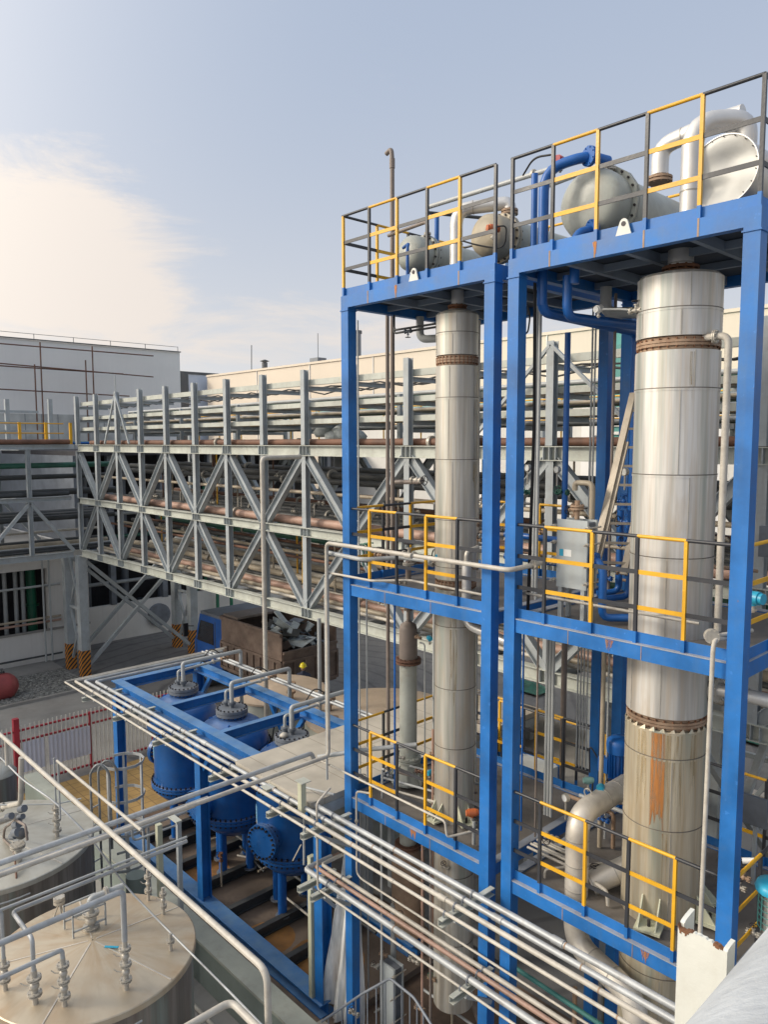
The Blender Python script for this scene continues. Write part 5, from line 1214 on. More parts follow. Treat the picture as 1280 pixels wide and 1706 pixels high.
# ================================================================== SECOND DECK, RIGHT TOWER
hx = thing('plate_exchanger', (-5.0, 7.6, 7.25), 'grey plate heat exchanger with bolt stubs standing on the right tower second deck', 'heat exchanger')
a = vpt(929, 870, 7.5); b = vpt(977, 985, 7.5); zt3 = vpt(950, 866, 7.5).z; zb3 = vpt(950, 980, 7.5).z
def plate_pack(par, x0, x1, y, z0, z1, d, m='exchanger_grey'):
    MB().box(x0, x1, y, y+.03, z0, z1).build('front_plate', m, par)
    mb = MB()
    for k in range(14): mb.box(x0+.012, x1-.012, y+.034+k*(d-.07)/14, y+.034+(k+.6)*(d-.07)/14, z0+.02, z1-.02)
    mb.build('plate_pack', 'cast_grey', par)
    MB().box(x0, x1, y+d-.03, y+d, z0, z1).build('rear_plate', m, par)
    mb = MB()
    for z in (z0+.08, z0+(z1-z0)*.35, z0+(z1-z0)*.66, z1-.08):
        for x in (x0-.02, x1+.02): mb.cyl((x, y-.1, z), (x, y+d+.03, z), .011, 8); mb.cyl((x, y-.045, z), (x, y, z), .024, 6)
    mb.build('tie_bolts', 'valve_steel', par)
plate_pack(hx, a.x, b.x, 7.5, zb3, zt3, .22)
for x in (a.x+.05, b.x-.05):
    for y in (7.53, 7.69): MB().box(x-.025, x+.025, y-.025, y+.025, 7.22, zb3+.02).build('leg', 'rack_grey', hx)
MB().box(a.x+.10, a.x+.20, 7.497, 7.4995, (zb3+zt3)/2-.03, (zb3+zt3)/2+.05).build('label_plate', 'gauge_white', hx)
MB().box(a.x+.04, a.x+.09, 7.497, 7.4995, (zb3+zt3)/2-.03, (zb3+zt3)/2+.05).build('blue_sticker', 'cyan', hx)
mb = MB().tube([((a.x+b.x)/2, 7.6, zt3), ((a.x+b.x)/2, 7.6, zt3+.22)], .03, 10); flange(mb, ((a.x+b.x)/2, 7.6, zt3+.14), (0, 0, 1), .08, .02); mb.build('top_nozzle', 'rust_pale', hx)
pipe([(-5.20, 7.26, 7.87), (a.x-.02, 7.6, 7.93)], .03, 'pipe_cream', 'cream pipe stub with flange entering the plate exchanger from the left', 'front service pipes', flanges=[((-5.2, 7.24, 7.87), (.25, 1, .1))])
p = vpt(990, 935, 7.6); pipe([(b.x, 7.6, p.z+.02), (p.x+.06, 7.6, p.z), (p.x+.12, 7.6, p.z-.1), (p.x+.12, 7.6, 7.3), (p.x+.4, 7.9, 7.3)], .045, 'blue_pipe_paint', 'bright blue elbow pipe right of the plate exchanger', 'blue water pipes', bend=.1, flanges=[((b.x+.05, 7.6, p.z+.02), (1, 0, 0))], fmat='blue_pipe_paint')
for k, (py, r_) in enumerate(((893, .045), (930, .05))):
    p = vpt(870, py, 8.9); pipe([(p.x-.3, 8.9, p.z), (p.x+.8, 8.9, p.z)], r_, 'blue_pipe_paint', ['upper level blue pipe behind the plate exchanger', 'lower level blue pipe behind the plate exchanger'][k], 'blue water pipes')
for k, (px, py, m, w) in enumerate(((880, 783, 'valve_steel', 0), (929, 786, 'valve_steel', 0))):
    gauge(vpt(px, py, 9.0)-V((0, 0, .2)), (-.2, -1, 0), ['left dial gauge hanging behind the right tower at the rack height', 'right dial gauge beside the long upright blue pipe'][k], group='dial gauges')
gauge(vpt(1042, 790, 8.8)-V((0, 0, .2)), (-.2, -1, 0), 'dial gauge between the ladder and the blue back column', group='dial gauges')
for k, (px, py) in enumerate(((878, 820), (938, 820))):
    valve(vpt(px, py, 8.9), (1, 0, 0), .09, ['left green handwheel valve behind the right tower', 'right green handwheel valve below the dial gauge'][k], 'valves', wheel=(0, -1, .3), mat='pipe_green', wheel_mat='pipe_green')
xx = vpt(958, 850, 8.3); valve((xx.x, 8.3, xx.z), (0, 0, 1), .08, 'rusty flanged valve just above the plate exchanger', 'valves', wheel=(-1, 0, 0), mat='rust_pale')
pipe([(xx.x, 8.3, xx.z+.25), (xx.x, 8.3, xx.z+.35), (xx.x+.25, 8.3, xx.z+.35), (xx.x+.25, 8.3, 7.3)], .035, 'pipe_tan', 'tan hooked pipe over the rusty valve behind the plate exchanger', 'front service pipes', bend=.08)
# ladder
t = thing('ladder', (-5.1, 8.8, 7.26), 'aluminium extension ladder leaning beside the thick column', 'ladder')
top = vpt(1056, 655, 9.0); bot = vpt(985, 955, 8.1)
dx = V((.33, .20, 0)); mk('ladder_metal', (0.42, 0.37, 0.30), 0.5, metal=.3, var=.15, dirt=.4)
for k in (0, 1):
    a0 = bot+dx*k; a1 = top+dx*k*.9
    if k == 0: MB().bar(a0, a1, .085, .04).build('rail', 'ladder_metal', t)
    else: MB().bar(a0, a0+(a1-a0)*.78, .085, .04).build('rail', 'ladder_metal', t)
for i in range(9):
    f = .06+.105*i; MB().bar(bot+(top-bot)*f, bot+dx+(top-bot)*f, .03, .03).build('rung', 'ladder_metal', t)
a0 = bot+V((.05, .03, 0)); MB().bar(a0+(top-bot)*.0, a0+(top-bot)*.72, .06, .025).build('rail', 'ladder_metal', t)
# pumps and valves in blue behind the ladder
for k, (px, py, y, s) in enumerate(((1048, 870, 8.8, .11), (1052, 905, 8.7, .1), (1040, 835, 9.0, .09))):
    valve(vpt(px, py, y), (0, 0, 1), s, ['upper of two blue flanged valves left of the thick column', 'lower of two blue flanged valves left of the thick column', 'blue check valve highest in the stack left of the thick column'][k], 'valves', wheel=(-1, 0, 0), mat='blue_pipe_paint')
for k, (px, ya) in enumerate(((1033, 8.9), (1050, 8.7))):
    xx = vpt(px, 940, ya).x; pipe([(xx, ya, vpt(px, 850, ya).z), (xx, ya, 7.35), (xx-.2, ya-.2, 7.32)], .04, 'blue_pipe_paint', ['left blue pipe dropping to the deck beside the thick column', 'right blue pipe dropping to the deck beside the thick column'][k], 'blue water pipes', bend=.1)
xx = vpt(1058, 940, 8.2).x; pipe([(xx+.1, 8.2, vpt(1055, 905, 8.2).z), (xx, 8.2, vpt(1055, 905, 8.2).z), (xx, 8.2, 7.3)], .035, 'pipe_tan', 'short tan bent pipe at the left foot of the thick column on the second deck', 'front service pipes', bend=.07)
rr = random.Random(21)
for k in range(7):
    a = V((-5.2+rr.uniform(0, 1.2), 8.3+rr.uniform(0, 1.0), 7.35+rr.uniform(0, .5))); d_ = rr.choice((V((.7, .1, 0)), V((.1, .6, 0)), V((.4, .4, .1))))
    tag(MB().tube([a, a+d_], .02, 8).build('pipe', rr.choice(['pipe_tan', 'pipe_grey', 'rust_pale'])), 'small pipe run low behind the plate exchanger and ladder', 'pipe', 'small runs behind the plate exchanger')
for k in range(4):
    p = V((-5.1+k*.3, 8.4+.12*k, 7.55+.12*(k % 2)))
    valve(p, (1, .2, 0), .06, 'small flanged valve low behind the plate exchanger and ladder', 'small valves behind the plate exchanger', wheel=(0, -.5, 1), mat='rust_pale')
# second deck, left tower: valve manifold
zz = vpt(640, 925, 7.7).z
pipe([(-8.15, 7.75, zz), (-6.55, 7.85, zz)], .035, 'brown_pipe', 'brown manifold pipe across the second deck of the left tower', 'manifold pipes', flanges=[((-7.7, 7.78, zz), (1, 0, 0)), ((-7.1, 7.82, zz), (1, 0, 0))])
for k, (px, py, s, m, w) in enumerate(((632, 925, .08, 'rust_pale', (0, 0, 1)), (682, 925, .12, 'valve_steel', (0, 0, 1)), (672, 970, .06, 'valve_steel', (0, -1, .2)), (716, 940, .07, 'valve_steel', (0, 0, 1)), (695, 800, .11, 'valve_steel', (1, 0, 0)))):
    valve(vpt(px, py, 7.6 if k != 4 else 8.2), (1, 0, 0), s, ['left rusty valve on the manifold of the left tower', 'large flanged valve in the middle of the left tower manifold', 'small valve on the thin cream pipe at the left tower railing', 'valve nearest the slim column on the left tower manifold', 'large flanged valve on a branch of the tall vent pipe'][k], 'valves', wheel=w, mat=m)
pipe([(vpt(660, 803, 8.2).x, 8.2, vpt(660, 803, 8.2).z), (vpt(700, 803, 8.2).x, 8.2, vpt(700, 803, 8.2).z)], .035, 'brown_pipe', 'short branch from the tall brown vent pipe to its flanged valve', 'manifold pipes')
transmitter(vpt(732, 925, 7.6)-V((0, 0, .12)), (.5, -1, 0), 'light blue instrument head left of the slim column on the second deck', 'cyan', .09, .06)
cable([vpt(731, 915, 7.6), vpt(722, 915, 7.6), vpt(719, 930, 7.6)], .009, 'black cable curling from the light blue instrument on the second deck')
pipe([(SX, SY, 7.15), (SX, SY, zz-.1)], .045, 'brown_pipe', 'thick brown upright between manifold and deck of the left tower', 'manifold pipes', flanges=[((SX, SY, zz-.15), (0, 0, 1))])
for k, px in enumerate((600, 606, 612)):
    xx = vpt(px, 1000, 7.9+.1*k).x; pipe([(xx+.15, 7.9+.1*k, zz+.08), (xx, 7.9+.1*k, zz+.08), (xx, 7.9+.1*k, 7.3)], .012, 'pipe_green', 'thin pale green bent tube at the left end of the second deck', 'pale green tubes', bend=.06)
valve(vpt(697, 1062, 8.0), (1, 0, 0), .05, 'small valve on the rusty shell of the narrow column', 'valves', wheel=(0, 0, 1), mat='rust_pale')
transmitter(vpt(716, 1063, 8.0)-V((0, 0, .1)), (1, -.6, 0), 'teal instrument head right of the rusty shell of the narrow column', 'cyan', .075, .06)
# conduit bundle below deck two of the right tower
for k, px in enumerate((911, 916, 921)):
    xx = vpt(px, 1200, 8.6).x; pipe([(xx, 8.6, 7.1), (xx, 8.6, 4.1)], .022, 'pipe_grey', '%s grey tube of the thick bundle below the second deck of the right tower' % ['left', 'middle', 'right'][k], 'grey tube bundle')
for k, px in enumerate((962, 967, 972, 978)):
    xx = vpt(px, 1200, 9.3).x; pipe([(xx, 9.3, 7.1), (xx, 9.3, 4.6)], .011, 'pipe_grey', '%s of four thin tubes left of the blue back column' % ['leftmost', 'second', 'third', 'rightmost'][k], 'four thin tubes')
xx = vpt(940, 1150, 9.9).x; pipe([(xx, 9.9, 7.1), (xx, 9.9, 3.0)], .045, 'brown_pipe', 'brown upright pipe behind the grey tube bundle', 'tall thin pipes')
for k, px in enumerate((872, 896)):
    xx = vpt(px, 1150, 8.0).x; pipe([(xx, 8.0, 7.1), (xx, 8.0, 4.1)], .013, ['blue_pipe_paint', 'brown_pipe'][k], ['thin navy tube under the left end of the right tower second deck', 'thin brown tube right of the thin navy tube'][k], 'tall thin pipes')

# ================================================================== FIRST DECK, RIGHT TOWER
# blue motor driven control valve
p = vpt(1032, 1240, 8.75)
t = thing('pump_motor', (p.x, 8.75, 4.3), 'blue vertical motor with a domed cap left of the thick column', 'motor')
MB().lathe((p.x, 8.75, p.z-.10), (0, 0, 1), [(0, .13), (0, .15), (0, .15), (.10, .16), (.16, .15), (.20, .10), (.21, 0)], 24).build('cap', 'blue_pipe_paint', t)
mb = MB().cyl((p.x, 8.75, p.z-.5), (p.x, 8.75, p.z-.1), .105, 24)
for k in range(18):
    an = k*math.pi/9; u = V((math.cos(an), math.sin(an), 0)); mb.bar(V((p.x, 8.75, p.z-.48))+u*.115, V((p.x, 8.75, p.z-.12))+u*.115, .006, .03, up=u)
mb.build('body', 'blue_pipe_paint', t)
MB().lathe((p.x, 8.75, p.z-.78), (0, 0, 1), [(0, .08), (.02, .12), (.1, .12), (.15, .08), (.22, .14), (.28, .14)], 20).build('pump_head', 'rust_pale', t)
MB().box(p.x-.26, p.x-.12, 8.68, 8.78, p.z-.42, p.z-.22).build('terminal_box', 'blue_pipe_paint', t)
cable([(p.x-.2, 8.7, p.z-.42), (p.x-.1, 8.5, p.z-.75), (p.x-.2, 8.45, p.z-.8), (p.x-.22, 8.5, p.z-.5)], .012, 'thick black cable looping under the blue vertical motor')
cable([(p.x-.26, 8.72, p.z-.3), (p.x-.42, 8.72, p.z-.1), (p.x-.4, 8.72, p.z-.5)], .010, 'thin black cable left of the blue vertical motor')
# big insulated loop
a = vpt(1035, 1320, 8.25); zA = a.z-.03; xv = vpt(962, 1420, 7.42).x
clad_pipe([(vpt(1045, 1310, 8.55).x, 8.55, zA), (xv, 7.42, zA), (xv, 7.42, 3.4), (vpt(1062, 1625, 7.25).x, 7.25, 3.28), (vpt(1062, 1625, 7.25).x+.02, 7.25, 1.8)], .135, 'large insulated loop pipe bending down through the first deck of the right tower', bend=.26, seg=7, mat='aluminium')
clad_pipe([(xv+.08, 7.6, vpt(975, 1470, 7.6).z+.02), (C2x-.25, 8.1, vpt(1040, 1420, 8.0).z)], .135, 'slanting insulated branch between the loop pipe and the thick column', bend=0, mat='aluminium')
valve(vpt(992, 1465, 7.7)+V((0, 0, .04)), (1, 0, 0), .09, 'rusty handwheel valve on the slanting insulated branch', 'valves', wheel=(0, 0, 1), mat='rust_pale')
valve(vpt(920, 1395, 7.9), (1, 0, 0), .09, 'black handwheel valve behind the first deck railing', 'valves', wheel=(0, -1, .1), mat='valve_steel')
gauge(vpt(943, 1345, 7.6)-V((0, 0, .15)), (-.3, -1, 0), 'round white dial gauge on its bent tube beside the insulated loop', .22, .05, group='dial gauges')
transmitter(vpt(1002, 1318, 8.0)-V((0, 0, .14)), (.6, -1, 0), 'cyan instrument head on the insulated loop pipe', 'cyan', .11, .10)
transmitter(vpt(981, 1300, 8.1)-V((0, 0, .14)), (-.8, -1, 0), 'pale green instrument head left of the cyan one', 'teal_pale', .08, .10)
p = vpt(980, 1330, 7.75); pts = [p+V((.05*math.cos(q*.45), 0, .07+.05*math.sin(q*.45))) for q in range(15)]
tag(MB().tube(pts, .008, 6).build('coiled_tube', 'valve_steel'), 'small coiled syphon tube on top of the insulated loop', 'tube')
xx = vpt(930, 1370, 7.9)
for k in range(5): pipe([(xx.x-.35, 7.75+.07*k, 4.08+.02*(k % 2)), (xx.x+.25, 7.75+.07*k, 4.08+.02*(k % 2))], .018, 'pipe_cream', 'short cream pipe lying on the deck by the grey tube bundle, %s from front' % ORD[k], 'short pipes on the first deck')
p0_, p1_ = vpt(905, 1470, 7.5), vpt(965, 1430, 7.7)
pipe([(vpt(908, 1475, 7.4).x, 7.4, 4.03), (vpt(908, 1475, 7.4).x, 7.4, 4.14), (vpt(908, 1475, 7.4).x+.5, 8.1, 4.16)], .015, 'pipe_cream', 'thin cream pipe rising from the first deck left of the insulated loop', 'short pipes on the first deck', bend=.05)
pipe([(xv+.2, 7.5, 4.2), (xv+.38, 7.45, 4.2), (xv+.4, 7.45, 4.04)], .022, 'pipe_cream', 'short cream elbow on the deck right of the insulated loop', 'short pipes on the first deck', bend=.05)
# cable trough and cables (between the towers at back)
t = thing('cable_cabinet', (-5.6, 10.2, 3.6), 'dark blue framed cabinet with pale sides behind the left column of the right tower', 'cabinet')
a = vpt(862, 1290, 9.9); b = vpt(897, 1270, 9.9)
MB().box(a.x-.3, b.x, 9.9, 10.5, a.z-.25, a.z+.1).build('casing', 'white_paint', t)
mb = MB()
for (x, y) in ((a.x-.3, 9.88), (b.x, 9.88), (a.x-.3, 10.5), (b.x, 10.5)): mb.box(x-.03, x+.03, y-.03, y+.03, 2.0, a.z+.14)
mb.box(a.x-.3, b.x, 9.86, 9.9, a.z+.1, a.z+.15); mb.box(a.x-.3, b.x, 10.5, 10.54, a.z+.1, a.z+.15); mb.build('frame', 'blue_paint', t)
for k in range(6): cable([(a.x-.2+k*.07, 9.9, a.z-.25), (a.x-.22+k*.075, 9.75, a.z-.8), (a.x-.1+k*.06, 9.7, a.z-1.3)], .022, 'black cable hanging from the framed cabinet, %s from the left' % ORD[k])
# back rail on the grade level beyond (seen between the columns)
t = thing('yard_rail', (-6.3, 11, 3.5), 'yellow and black rail seen behind the grey tube bundle', 'railing')
zf = vpt(905, 1280, 11).z
gx0, gx1 = vpt(850, 1240, 11).x, vpt(1010, 1260, 11).x
guardrail(t, 'guardrail', (gx0-.8, 11), (gx1, 11), 5, (0, 1, 2, 3, 4, 5), vpt(905, 1290, 11).z, toe=False)
MB().box(gx0-1.6, gx1+.6, 11, 13.4, vpt(905, 1290, 11).z-.1, vpt(905, 1290, 11).z-.02).build('deck', 'concrete', t)
for k in (gx0-1.5, gx1+.5): MB().box(k-.1, k+.1, 11.1, 11.3, 0, vpt(905, 1290, 11).z-.1).build('leg', 'rack_grey', t)
# first deck, left tower details
transmitter(vpt(787, 1360, 7.35)-V((0, 0, .05)), (-.6, -.8, 0), 'orange instrument head on a post at the right of the left tower first deck', 'orange', .10, .05)
xx = vpt(790, 1400, 7.35); MB_ = MB().tube([(xx.x, 7.35, 4.04), (xx.x, 7.35, vpt(790, 1368, 7.35).z)], .025, 8); tag(MB_.build('instrument_post', 'pipe_grey'), 'short grey post carrying the orange instrument on the left tower', 'post')
cable([vpt(790, 1362, 7.35), vpt(798, 1370, 7.3), vpt(798, 1385, 7.3), vpt(775, 1380, 7.3)], .012, 'black cable looping from the orange instrument on the left tower')
transmitter(vpt(716, 1290, 7.8)-V((0, 0, .06)), (.2, -1, 0), 'small light blue instrument head between the two columns at the first deck', 'cyan', .07, .05)
for k, (px, py, m, w, s) in enumerate(((724, 1258, 'rust_pale', (.6, -.8, 0), .07), (668, 1262, 'valve_steel', (-1, 0, .3), .06), (699, 1285, 'pipe_rust', (0, -1, 0), .06), (605, 1302, 'valve_steel', (0, 0, 1), .07), (648, 1292, 'cast_grey', (0, 0, 1), .08), (722, 1262, 'pipe_rust', (1, -.3, .1), .05))):
    valve(vpt(px, py, 7.75 if k != 3 else 7.3), (1, .3, 0), s, ['rusty yellow valve with a handwheel left of the slim column', 'steel valve on the left of the narrow column base', 'rust red valve at the right of the narrow column base', 'steel valve at the left end of the left tower first deck', 'grey valve on the deck pipe left of the narrow column', 'small rust red valve beside the rusty yellow one'][k], 'valves', wheel=w, mat=m)
pipe([(-8.9, 6.92, 4.5), (-8.2, 7.3, 4.72), (-7.6, 7.75, 4.85)], .034, 'pipe_grey', 'grey pipe slanting through the left tower railing at the first deck', 'manifold pipes')
for k in range(4):
    y = 7.3+.2*k; pipe([(-8.2+.1*k, y, 4.2+.06*k), (-6.9+.1*k, y+.35, 4.2+.06*k)], .018, ['pipe_cream', 'pipe_grey', 'brown_pipe', 'pipe_grey'][k], '%s pipe low across the first deck of the left tower' % ['front cream', 'grey second', 'brown third', 'rearmost grey'][k], 'manifold pipes')
pipe([(vpt(637, 1290, 7.35).x+.05, 7.35, 4.5), (vpt(637, 1290, 7.35).x, 7.35, 4.5), (vpt(637, 1290, 7.35).x, 7.35, 4.05)], .016, 'pipe_grey', 'short hooked grey tube on the left tower first deck', 'manifold pipes', bend=.05)
xx = vpt(722, 1100, 7.7).x
pipe([(xx, 7.7, 5.2), (xx, 7.7, 2.0)], .018, 'pipe_rose', 'thin pinkish tube left of the slim column crossing the first deck', 'tall thin pipes')
pts = [vpt(585, 1245, 6.95)]
zz = vpt(600, 1300, 7.0).z
pipe([(-9.0, 6.98, 4.42), (vpt(742, 1378, 6.98).x, 6.98, 4.42), (vpt(745, 1396, 6.98).x, 6.98, 4.22), (vpt(745, 1396, 6.98).x+.25, 7.3, 4.3)], .016, 'pipe_cream', 'thin white pipe running along the outside of the left tower first deck railing', 'front service pipes', bend=.05)
pipe([(vpt(594, 1320, 7.0).x+.2, 7.1, vpt(594, 1318, 7.0).z), (vpt(594, 1320, 7.0).x, 7.0, vpt(594, 1318, 7.0).z), (vpt(594, 1320, 7.0).x, 7.0, 2.95), (vpt(594, 1320, 7.0).x+.1, 7.0, 2.9), (-2.5, 7.0, 2.86)], .016, 'pipe_cream', 'thin hooked pipe dropping past the left tower and then running level to the right', 'lower pipe group', bend=.06, flanges=[((vpt(594, 1320, 7.0).x, 7.0, 3.75), (0, 0, 1))])

# extra service tubes, valves and junction boxes crowding the decks
rr = random.Random(44)
for k in range(14):
    t1_ = k < 5; x = rr.uniform(-7.9, -6.2) if t1_ else rr.uniform(-5.2, -4.5); y = rr.uniform(8.5, 9.45); lv = rr.choice((0, 1))
    z0_, z1_ = LV[lv], LV[lv+1]-.18
    tag(MB().tube([(x, y, z0_), (x, y, z1_)], rr.choice((.014, .02, .03)), 8).build('pipe', rr.choice(['pipe_grey', 'brown_pipe', 'pipe_tan', 'pipe_cream'])), 'thin upright service tube at the back of the %s tower %s' % ('left' if t1_ else 'right', 'above its first deck' if lv == 0 else 'above its second deck'), 'pipe', 'service tubes at the back of the %s tower' % ('left' if t1_ else 'right'))
for k in range(12):
    lv = k % 2; x = rr.uniform(-5.2, -4.5) if k < 7 else rr.uniform(-7.9, -6.4); y = rr.uniform(8.4, 9.3)
    valve((x, y, LV[lv]+rr.uniform(.25, .9)), (1, 0, 0), .07, 'flanged valve among the pipes at the back of the %s tower %s' % ('right' if k < 7 else 'left', ['first deck', 'second deck'][lv]), 'valves at the back of the decks', wheel=(0, -.6, 1), mat=rr.choice(['valve_steel', 'rust_pale', 'blue_pipe_paint']))
for k in range(8):
    lv = k % 2; x = rr.uniform(-5.2, -4.3) if k < 5 else rr.uniform(-7.9, -6.5); y = rr.uniform(8.4, 9.3); z = LV[lv]+rr.uniform(.15, .8)
    tag(MB().tube([(x-.4, y, z), (x+.3, y, z), (x+.3, y, LV[lv])], .028, 8, bend=.08).build('pipe', rr.choice(['pipe_grey', 'pipe_tan', 'rust_pale', 'brown_pipe'])), 'bent pipe run at the back of the %s tower %s' % ('right' if k < 5 else 'left', ['first deck', 'second deck'][lv]), 'pipe', 'bent runs at the back of the decks')
for x, y, z, l in ((-3.2, 9.0, 7.24, 'small grey junction box on a post behind the thick column, second deck'), (-3.3, 9.1, 4.03, 'small grey junction box on a post behind the thick column, first deck')):
    t = thing('junction_box', (x, y, z), l, 'junction box'); MB().box(x-.02, x+.02, y-.02, y+.02, z, z+1.0).build('post', 'rack_grey', t); MB().box(x-.14, x+.14, y-.07, y-.02, z+.75, z+1.1).build('casing', 'cast_grey', t)
for k in range(3): cable([(-5.3, 7.3+.02*k, 11.1), (-5.28, 7.3+.02*k, 9.5), (-5.33, 7.3+.02*k, 7.3)], .008, 'black cable clipped to the left column of the right tower, %s of three' % ['front', 'middle', 'rear'][k])
# ================================================================== BLUE FRAME WITH THREE VESSELS
FX = [-16.64, -12.9, -9.15]; FY0, FY1 = 7.0, 9.25; FT = 3.88; FB = 0.36
fr = thing('vessel_frame', (-12.9, 8.1, 0.1), 'open blue steel frame standing around the three blue vessels', 'steel frame')
for y in (FY0, FY1-.2):
    for x in FX:
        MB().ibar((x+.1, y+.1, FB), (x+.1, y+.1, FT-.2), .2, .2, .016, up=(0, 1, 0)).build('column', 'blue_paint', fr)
        for s in (-1, 1):
            if (x == FX[0] and s < 0) or (x == FX[2] and s > 0): continue
            MB().bar((x+.1+s*.1, y+.1, FT-.85), (x+.1+s*.6, y+.1, FT-.22), .09, .09).build('knee_brace', 'blue_paint', fr)
    MB().ibar((FX[0], y+.1, FT-.1), (FX[2]+.2, y+.1, FT-.1), .22, .2, .016).build('top_beam', 'blue_paint', fr)
    MB().ibar((FX[0], y+.1, FB-.1), (FX[2]+.2, y+.1, FB-.1), .3, .22, .02).build('bottom_beam', 'blue_paint', fr)
for x in (FX[0], FX[2]):
    MB().ibar((x+.1, FY0+.22, FT-.1), (x+.1, FY1-.22, FT-.1), .2, .2, .016).build('top_beam', 'blue_paint', fr)
for x in (-16.0, -14.25, -12.22, -10.2):
    if x < -15.5: continue
    MB().ibar((x, FY0+.21, FT-.1), (x, FY1-.22, FT-.1), .14, .2, .014).build('cross_beam', 'blue_paint', fr)
for x in (-15.9, -15.2, -14.3, -13.3, -12.2, -11.3, -10.3):
    MB().ibar((x, FY0+.26, FB-.1), (x, FY1-.26, FB-.1), .12, .2, .014).build('floor_joist', 'pipe_dark', fr)
mk('dirty_pad', (0.17, 0.13, 0.10), 0.75, var=0.35, dirt=0.6, dirtcol=(0.06, 0.05, 0.045), streak=0, scale=1.2)
g = MB(); g.box(FX[0]-.4, FX[2]+.4, 6.45, FY1+.3, 0.02, 0.14); struct(g, 'frame_plinth', 'dirty_pad')
def vessel(c, label, mh_ang, mh_z, first=None):
    x, y = c; r = .70
    t = thing('pressure_vessel', (x, y, 0.25), label, 'pressure vessel', 'three blue vessels in the blue frame')
    # upper dome with neck
    prof = [(1.55, r), (2.80, r), (2.86, r+.06), (3.03, r+.06)] + [(3.03+.50*math.sin(a), (r+.06)*math.cos(a)**.72) for a in [k*math.pi/2/10 for k in range(1, 10)]]
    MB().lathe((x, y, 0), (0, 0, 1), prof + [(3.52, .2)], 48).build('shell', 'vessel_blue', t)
    mb = MB(); mb.cyl((x, y, 3.4), (x, y, 3.60), .26, 32); mb.build('neck', 'vessel_blue', t)
    mb = MB(); mb.cyl((x, y, 3.58), (x, y, 3.64), .335, 36); mb.cyl((x, y, 3.65), (x, y, 3.71), .335, 36); f = mb.build('lid', 'cast_grey', t)
    mb = MB(); mb.bolts((x, y, 3.645), (0, 0, 1), .30, 20, .018, .025, .13); mb.build('lid_bolts', 'bolt_dark', f)
    # girth flange pairs: high and low
    for z, nb, r in ((2.90, 48, .755), (1.52, 44, .70)):
        mb = MB(); mb.cyl((x, y, z-.05), (x, y, z-.008), r+.075, 48); mb.cyl((x, y, z+.008), (x, y, z+.05), r+.075, 48); mb.cyl((x, y, z-.02), (x, y, z+.02), r+.02, 40); f = mb.build('girth_flange', 'vessel_blue', t)
        MB().bolts((x, y, z), (0, 0, 1), r+.05, nb, .02, .045, .1).build('bolt_ring', 'bolt_dark', f)
    r = .70
    MB().lathe((x, y, 0), (0, 0, 1), [(.99, .02), (1.01, .2), (1.08, .4), (1.2, .54), (1.36, r), (1.50, r)], 48).build('bottom_head', 'vessel_blue', t)
    for k in range(4):
        an = R(20)+k*math.pi/2; p = V((x+.40*math.cos(an), y+.40*math.sin(an), 0)); leg = MB().cyl(p+V((0, 0, .28)), p+V((0, 0, 1.25)), .085, 18).build('leg', 'blue_pipe_paint', t)
        MB().cyl(p+V((0, 0, .26)), p+V((0, 0, .285)), .14, 14).build('foot_plate', 'cast_grey', leg)
    u = V((math.cos(mh_ang), math.sin(mh_ang), 0)); p = V((x, y, mh_z))
    mb = MB(); mb.cyl(p+u*.45, p+u*(r+.16), .24, 32); mb.cyl(p+u*(r+.16), p+u*(r+.20), .33, 32); mb.cyl(p+u*(r+.21), p+u*(r+.26), .33, 32); f = mb.build('manhole', 'vessel_blue', t)
    MB().bolts(p+u*(r+.205), u, .29, 20, .022, .045, .09).build('bolt_ring', 'bolt_dark', f)
    # lifting lugs
    for an in (3.9, 5.6, 2.0):
        w = V((math.cos(an), math.sin(an), 0)); q = V((x, y, 3.36))+w*.46; MB().poly([q-w*.08, q+w*.06-V((0, 0, .06)), q+w*.03+V((0, 0, .13)), q-w*.04+V((0, 0, .13))], .02).build('lifting_lug', 'blue_pipe_paint', t)
    # nozzles on the lid
    for dx_, dy_, h in ((0, 0, .14), (-.2, -.02, .1)):
        mb = MB(); mb.cyl((x+dx_, y+dy_, 3.71), (x+dx_, y+dy_, 3.71+h), .045, 12); flange(mb, (x+dx_, y+dy_, 3.73+h*.5), (0, 0, 1), .08, .018, .008, 8); mb.build('lid_nozzle', 'cast_grey', t)
    # sticker
    an = mh_ang - .55 if mh_ang > 4.2 else 4.35
    return t
VS = [((-15.62, 8.25), 3.35, 1.98), ((-13.62, 8.3), 4.75, 1.86), ((-11.55, 8.35), 5.0, 1.98)]
